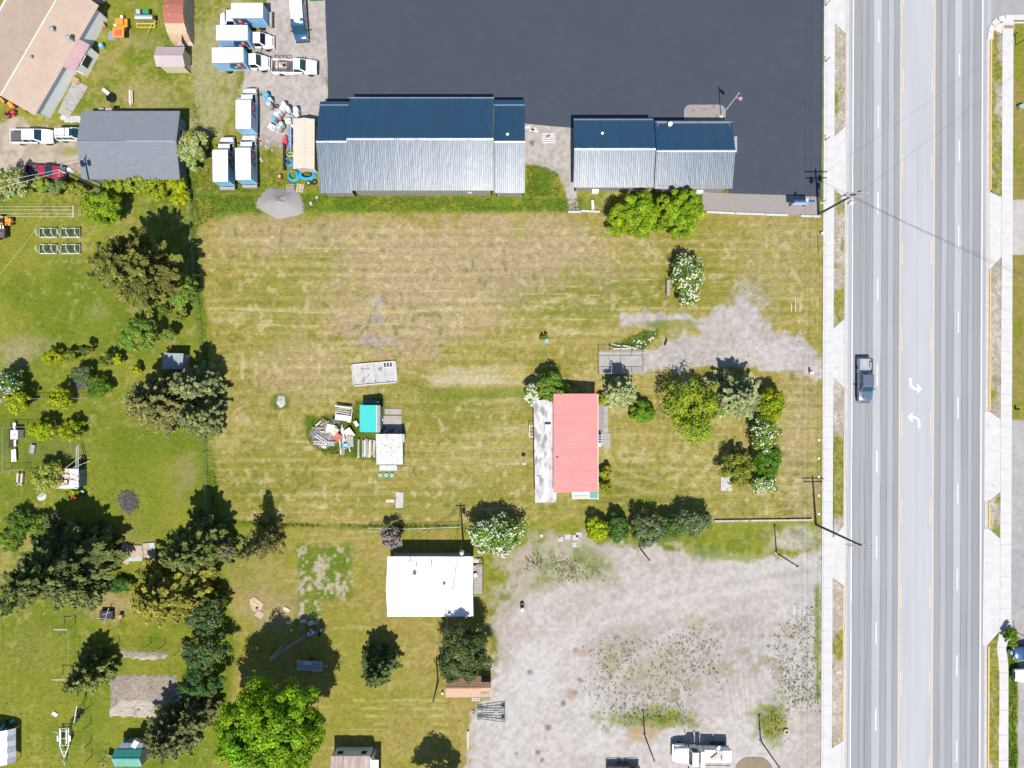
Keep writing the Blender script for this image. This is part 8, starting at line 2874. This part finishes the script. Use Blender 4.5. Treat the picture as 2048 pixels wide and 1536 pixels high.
for i in range(16):
    s_ = r_.uniform(.25, .7)
    mt = r_.choice(['brick_red', 'wood_dark', 'dark_metal', 'plastic_grey', 'orange', 'sky_blue', 'wood', 'plastic_white'])
    o = MB().box((0, 0, s_ * .35), (s_, s_ * r_.uniform(.4, 1), s_ * r_.uniform(.3, .8)), rz=r_.uniform(0, 3), ry=r_.uniform(-.4, .4)).build('scrap_piece', mt, None, bevel=.03)
    if i < 10:
        o.location = P(113 + r_.gauss(0, 8), 1040 + r_.gauss(0, 16))
        tag(o, 'piece of scrap in the junk heap above the huge spruce', 'scrap', 'scrap in the junk heap')
    else:
        o.location = P(160 + r_.gauss(0, 8), 987 + r_.gauss(0, 6))
        tag(o, 'piece of scrap lying below the ruined shed', 'scrap', 'scrap below the ruined shed')
# brush heap
def brush(label, px, py, rm, n, seed, mat='twig'):
    r_ = random.Random(seed)
    mb = MB()
    for i in range(n):
        a = r_.uniform(0, 6.28)
        rr = rm * math.sqrt(r_.random()) * .8
        L_ = r_.uniform(.5, 1.5)
        b_ = r_.uniform(0, 6.28)
        z = r_.uniform(0, .5) * (1 - rr / rm) + .04
        p = Vector((rr * math.cos(a), rr * math.sin(a) * 1.15, z))
        d = Vector((math.cos(b_), math.sin(b_), r_.uniform(-.15, .25))) * L_ / 2
        mb.tube([p - d, p + Vector((r_.uniform(-.1, .1), r_.uniform(-.1, .1), .05)), p + d], [.035, .025, .01], 4)
    o = mb.build('brush_heap', mat)
    o.location = P(px, py)
    tag(o, label, 'brush heap', None, 'stuff')


brush('heap of grey cut branches on the west lawn', 257, 1004, 1.6, 240, 4)
brush('small heap of grey branches above the wire fence', 160, 765, 1.3, 120, 5)
# plywood sheets
for i, (x, y, dx, dy, a, mt) in enumerate(((252, 1107, 2.0, 2.6, -28, 'plywood'), (269, 1112, 2.4, 1.4, 0, 'galv'), (268, 1102, 2.4, 1.6, 0, 'plywood'))):
    o = MB().box((0, 0, .05 + .04 * i), (dx, dy, .03), rz=R(a)).build('plywood_sheet', mt)
    o.location = P(x, y)
    tag(o, ('slanting tan', 'grey', 'straight tan')[i] + ' sheet in the pile beside golden olive conifer', 'sheet')
t = thing('window_frame', 'old window frame with panes lying beside the plywood sheets', 'window frame', P(299, 1103), R(5))
for x in (-.85, 0, .85):
    MB().box((x, 0, .08), (.08, 2.4, .08)).build('stile', 'wood_grey', t)
for y in (-1.2, -.4, .4, 1.2):
    MB().box((0, y, .08), (1.78, .08, .07)).build('rail', 'wood_grey', t)
for x in (-.42, .42):
    for y in (-.8, 0, .8):
        MB().box((x, y, .06), (.76, .7, .02)).build('pane', 'plywood' if (x + y) < .6 else 'plastic_grey', t)

# metal tub with pipes
t = thing('stock_tank', 'dark tub of scrap pipes on the bare patch', 'tub', P(217, 1228))
MB().box((0, 0, .3), (1.8, 1.3, .6)).build('tub', 'dark_metal', t, bevel=.05)
MB().box((0, 0, .61), (1.65, 1.15, .03)).build('scrap_fill', 'plastic_black', t)
for (a, b_) in (((-1.2, -.3, .7), (.9, -.5, .7)), ((-.2, -1.0, .7), (.5, 1.1, .75)), ((-.5, .1, .7), (.7, .5, .7))):
    MB().tube([a, b_], .05, 6).build('pipe', 'galv', t)
o = MB().box((0, 0, .3), (.6, .55, .6)).build('wooden_box', 'wood', None, bevel=.03)
o.location = P(244, 1231)
tag(o, 'small wooden box beside the dark tub', 'box')


def goal(label, px, py, w, h, rz=0):
    t = thing('line_post', label, 'clothes post', P(px, py), R(rz))
    for x in (-w / 2, w / 2):
        MB().tube([(x, 0, 0), (x, 0, h)], .05, 6).build('post', 'galv', t)
    MB().tube([(-w / 2 - .2, 0, h), (w / 2 + .2, 0, h)], .055, 6).build('cross_bar', 'plastic_white', t)
    return t


goal('steel frame post nearest the bare patch on the west lawn', 140, 1249, 1.5, 2.0)
goal('steel frame post left of the small spruce', 137, 1347, 1.5, 2.0)
t = goal('steel swing frame below the small spruce', 171, 1414, 2.0, 2.2, 80)
for s_ in (-1, 1):
    MB().tube([(s_ * 1.0, 0, 2.2), (s_ * .2, .7, 0)], .04, 6).build('brace', 'galv', t)
o = MB().tube([P(136, 1258, 1.9), P(136.5, 1300, 1.2), P(135, 1352, 1.9)], .015, 4).build('cord', 'wood_pale')
tag(o, 'pale cord strung between the two steel frame posts', 'cord')
o = MB().lathe([(.35, 0), (.35, .5), (.2, .62)], 4).build('post_cap', 'plastic_white')
bpy.data.objects.remove(o)
t = thing('lamp_post', 'slim pole with wire antenna near the bare patch', 'pole', P(169, 1219))
MB().tube([(0, 0, 0), (0, 0, 3.6)], .04, 6).build('pole', 'galv', t)
for k_ in range(6):
    MB().tube([(-.7 + .05 * k_, -.1, 3.5 - k_ * .1), (.7 - .05 * k_, .1, 3.5 - k_ * .1)], .012, 4).build('antenna_rod', 'galv', t)
o = MB().box((0, 0, .04), (.75, .5, .08), rz=R(-30)).build('white_board', 'plastic_white')
o.location = P(110, 1428)
tag(o, 'white board lying on the west lawn', 'board')
# garden plots
gp = MB()


def plot(name, label, pts, rows, seed):
    r_ = np.random.default_rng(seed)
    xs = [p[0] for p in pts]
    ys = [p[1] for p in pts]
    gx, gy = np.meshgrid(np.arange(min(xs), max(xs) + 1.6, 1.6), np.arange(min(ys), max(ys) + 1.2, 1.2))
    ins = sdist((gx[:-1, :-1] + gx[1:, 1:]) / 2, (gy[:-1, :-1] + gy[1:, 1:]) / 2, pts) < .5
    X, Y = (gx - 1024) / K, (768 - gy) / K
    n2, nf = fbm(X, Y, 1.3, 3, seed), fbm(X, Y, .4, 2, seed + 1)
    base = np.array([.245, .205, .17])[None, None] * (1 + .12 * n2[..., None] + .08 * nf[..., None])
    pale = np.array([.37, .32, .27])
    t_ = (sstep(.58, .66, (gy - min(ys)) / (max(ys) - min(ys)) + .06 * n2) * sstep(-.5, .2, n2 + .35))[..., None]
    col = base * (1 - t_) + pale * t_
    Z = .02 + .05 * nf + .03 * np.sin((gx + 3 * n2) / 3.2) * rows + np.where(sdist(gx, gy, pts) > -2, -.08, 0)
    ny, nx = gx.shape
    i = np.arange(ny - 1)[:, None] * nx + np.arange(nx - 1)[None, :]
    F = np.stack([i, i + nx, i + nx + 1, i + 1], -1)[ins].reshape(-1, 4)
    o = np_mesh(name, np.stack([X, Y, Z], -1).reshape(-1, 3), F, np.clip(col, .02, .6).reshape(-1, 3), 'ground', smooth=True)
    o['kind'] = 'structure'
    o['label'] = label


plot('garden_plot', 'tilled rectangular garden plot', [(218, 1349), (354, 1351), (358, 1400), (350, 1432), (330, 1436), (219, 1434)], 1, 71)
plot('garden_plot', 'small tilled strip above the large garden plot', [(242, 1300), (300, 1304), (338, 1306), (336, 1316), (300, 1321), (245, 1316)], 1, 75)
for i in range(6):
    o = MB().box((0, 0, .2), (.3, .4, .4), rz=i).build('plastic_jug', 'plastic_white' if i % 2 else 'plastic_grey', None, bevel=.06)
    o.location = P(358 + (i % 2) * 4, 1385 + i * 7)
    tag(o, 'pale jug at the edge of the tilled plot', 'jug', 'jugs at the tilled plot')

# south yard things
t = thing('flat_cardboard', 'flattened cardboard with junk on the south yard', 'cardboard', P(513, 1212))
MB().prism([(-1.0, .9), (-.3, 1.3), (1.0, .3), (.6, -.6), (-.4, -.8), (-.9, .1)], -.02, .02).build('sheet', 'cardboard', t)
MB().box((.4, -1.2, .0), (1.1, .9, .04), rz=R(-30)).build('sheet', 'plywood', t)
MB().lathe([(.16, 0), (.16, .18), (.05, .2)], 10, (.1, -.3, .02)).build('can', 'dark_metal', t)
MB().box((-.2, .3, .06), (.9, .12, .08), rz=R(-30)).build('stick', 'wood_white', t)
for i, (x, y, dx, dy, a) in enumerate(((573, 1219, 1.0, .55, -25), (607, 1242, .8, .5, 5), (622, 1246, .9, .6, 20), (577, 1245, .7, .4, 0))):
    o = MB().box((0, 0, .03), (dx, dy, .08), rz=R(a)).build('flat_stone', 'wood_pale', None, bevel=.02)
    o.location = P(x, y)
    tag(o, ('leftmost upper', 'middle', 'right', 'lower left')[i] + ' pale flat slab near the weedy plot', 'slab')
r_ = random.Random(31)
for i in range(12):
    s_ = r_.uniform(.2, .5)
    o = MB().box((0, 0, s_ * .4), (s_, s_ * .8, s_ * .7), rz=r_.uniform(0, 3), ry=r_.uniform(-.4, .4)).build('plastic_toy', r_.choice(['sky_blue', 'plastic_white', 'pink_streak', 'utility_green', 'deep_blue']), None, bevel=.05)
    o.location = P(624 + r_.gauss(0, 6), 1262 + r_.gauss(0, 5))
    tag(o, 'plastic oddment in the small coloured heap below the weedy plot', 'plastic', 'coloured plastic heap')
o = MB().lathe([(.15, 0), (.2, .3), (.19, .3), (.05, .05)], 12).build('bucket', 'plastic_black', None)
o.location = P(639, 1268)
tag(o, 'black bucket beside the coloured plastic heap', 'bucket')


def lattice(label, a, b_, w=.35):
    A, B = Vector(a), Vector(b_)
    t = thing('lattice_mast', label, 'mast', A)
    d = B - A
    L_ = d.length
    d.normalize()
    s_ = Vector((-d.y, d.x, 0))
    for k_ in (-1, 1):
        MB().tube([s_ * k_ * w / 2 + Vector((0, 0, .1)), s_ * k_ * w * .3 + d * L_ + Vector((0, 0, .25))], .03, 5).build('chord', 'galv', t)
    n = 14
    for i in range(n):
        u0, u1_ = L_ * i / n, L_ * (i + 1) / n
        k_ = 1 if i % 2 else -1
        MB().tube([d * u0 + s_ * k_ * w * .45 + Vector((0, 0, .15)), d * u1_ - s_ * k_ * w * .4 + Vector((0, 0, .15))], .018, 4).build('lacing', 'galv', t)


lattice('long lattice mast lying in the maple shade', P(540, 1319), P(610, 1271))
lattice('short lattice mast lying beside the longer one', P(541, 1318), P(566, 1290), .25)
t = thing('utility_trailer', 'grey utility trailer in the maple shade', 'trailer', P(622, 1327), R(-4))
MB().box((0, 0, .55), (3.6, 1.3, .12)).build('deck', 'galv', t)
for y in (-.62, .62):
    MB().tube([(-1.8, y, .85), (1.8, y, .85)], .05, 6).build('side_rail', 'galv', t)
    for x in (-1.7, 0, 1.7):
        MB().tube([(x, y, .5), (x, y, .85)], .04, 5).build('stake', 'galv', t)
    wheel(t, .1, y * 1.25, .3, .18)
for k_ in range(5):
    MB().tube([(-1.7, -.5 + k_ * .2, .66), (1.6, -.45 + k_ * .2, .66)], .05, 6).build('pipe', 'plastic_grey', t)
MB().box((-.3, .35, .78), (1.2, .5, .25)).build('load_box', 'plastic_grey', t, bevel=.03)
MB().tube([(1.8, 0, .5), (2.5, 0, .45)], .05, 6).build('tongue', 'galv', t)

# north-west yard things
t = thing('round_tub', 'round dark tub on the lawn north of the grey garage', 'tub', P(225, 198))
MB().lathe([(.5, 0), (.56, .1), (.6, .55), (.55, .55), (.5, .12), (.05, .1)], 20).build('shell', 'plastic_black', t, smooth=True)
MB().lathe([(.04, .3), (.53, .3), (.53, .31), (.04, .315)], 20).build('water', 'glass_dark', t)
t = thing('lounge_chair', 'white lounge chair beside round dark tub', 'chair', P(215, 185.5), R(-40))
for k_ in range(5):
    MB().box((-.55 + k_ * .22, 0, .32), (.17, .5, .04)).build('slat', 'plastic_white', t)
MB().box((.6, 0, .5), (.06, .5, .45), ry=R(30)).build('backrest', 'plastic_white', t)
for x in (-.5, .4):
    for y in (-.22, .22):
        MB().box((x, y, .15), (.05, .05, .3)).build('leg', 'plastic_white', t)
boards(5, 264, 195, 1.6, 2.3, 92, .22, .1, ['wood_pale', 'wood_pale', 'wood_white'], 'tan board in the small pile north of the grey garage', 'boards north of the grey garage', seed=14, z=(.03, .3), w=(.12, .2))
o = MB().lathe([(.28, 0), (.34, .2), (.32, .75), (.26, .8), (.04, .82)], 8).build('barrel', 'sky_blue', None)
o.location = P(207, 95)
tag(o, 'pale blue barrel near the porch of angled house', 'barrel')
t = thing('lumber_rack', 'long load of white boards and blue wrap at the angled house wall', 'rack', P(198, 52), R(60))
for k_ in range(5):
    MB().box((0, -.3 + k_ * .15, .5 + .03 * (k_ % 2)), (2.6 - .1 * k_, .13, .06)).build('board', 'wood_white' if k_ % 2 else 'wood_grey', t)
MB().box((1.1, 0, .62), (.5, .8, .1)).build('blue_wrap', 'hose_blue', t, bevel=.03)
for x in (-.9, .9):
    MB().box((x, 0, .25), (.08, .8, .5)).build('trestle', 'wood_grey', t)
o = MB().box((0, 0, .3), (.6, .7, .6), rz=R(30)).build('wooden_box', 'wood', None, bevel=.03)
o.location = P(209, 53)
tag(o, 'brown wooden box at the end of the white boards', 'box')
t = thing('patio', 'pale concrete patio along the angled house', 'patio', P(140, 200))
dirn = Vector((-.482, -.876, 0))
for k_ in range(5):
    c = P(159, 172) + dirn * (1.05 * k_)
    MB().box((c.x, c.y, -.02), (1.0, 2.2 - .1 * k_, .1), rz=math.atan2(dirn.y, dirn.x)).build('slab', 'pad', t, world=True)
r_ = random.Random(41)
for i in range(15):
    u = i / 14
    c = lerp(P(160, 178), P(122, 232), u) + Vector((r_.uniform(-.5, .5), r_.uniform(-.4, .4), 0))
    n = 6
    pts = [(c.x + r_.uniform(.3, .5) * math.cos(6.283 * k_ / n), c.y + r_.uniform(.25, .45) * math.sin(6.283 * k_ / n)) for k_ in range(n)]
    MB().prism(pts, -.07, .0 + r_.uniform(0, .02)).build('flagstone', 'concrete', t, world=True)
for i in range(6):
    c = P(131 + i * 5.5, 238 + r_.uniform(-1, 1))
    MB().prism([(c.x - .18, c.y - .5), (c.x + .17, c.y - .45), (c.x + .17, c.y + .4), (c.x - .18, c.y + .45)], -.07, .0).build('flagstone', 'concrete', t, world=True)
t = thing('parasol_base', 'dark red round tub at the far corner of angled house', 'tub', P(203, -2))
MB().lathe([(.8, 0), (.85, .5), (.8, .5), (.05, .3)], 18).build('shell', 'roof_mauve', t, smooth=True)
r_ = random.Random(51)
for i in range(14):
    s_ = r_.uniform(.2, .55)
    o = MB().box((0, 0, s_ * .5), (s_, s_ * .7, s_ * .6), rz=r_.uniform(0, 3)).build('scrap_piece', r_.choice(['plastic_blue', 'plastic_white', 'wood_dark', 'plastic_black', 'wood_pale']), None, bevel=.04)
    o.location = Vector(P(8 + r_.gauss(0, 8), 1452 + r_.gauss(0, 7)))
    tag(o, 'object in the dark heap above the grey carport', 'scrap', 'heap above the grey carport')
coil('pale hose loop below the white sheet panel', 206, 1530, .35, 2, 'wood_pale', .03)
t = thing('dumpster', 'green dumpster cut by the top edge of the yard', 'dumpster', P(634, -8), R(3))
MB().box((0, 0, .7), (1.9, 1.5, 1.3), top=1.05).build('body', 'green_paint', t, bevel=.04)
MB().box((0, 0, 1.4), (1.95, 1.5, .08)).build('lid', 'green_frame', t, bevel=.03)
for s_ in (-1, 1):
    MB().box((s_ * 1.02, 0, 1.0), (.1, .9, .14)).build('fork_sleeve', 'green_paint', t)
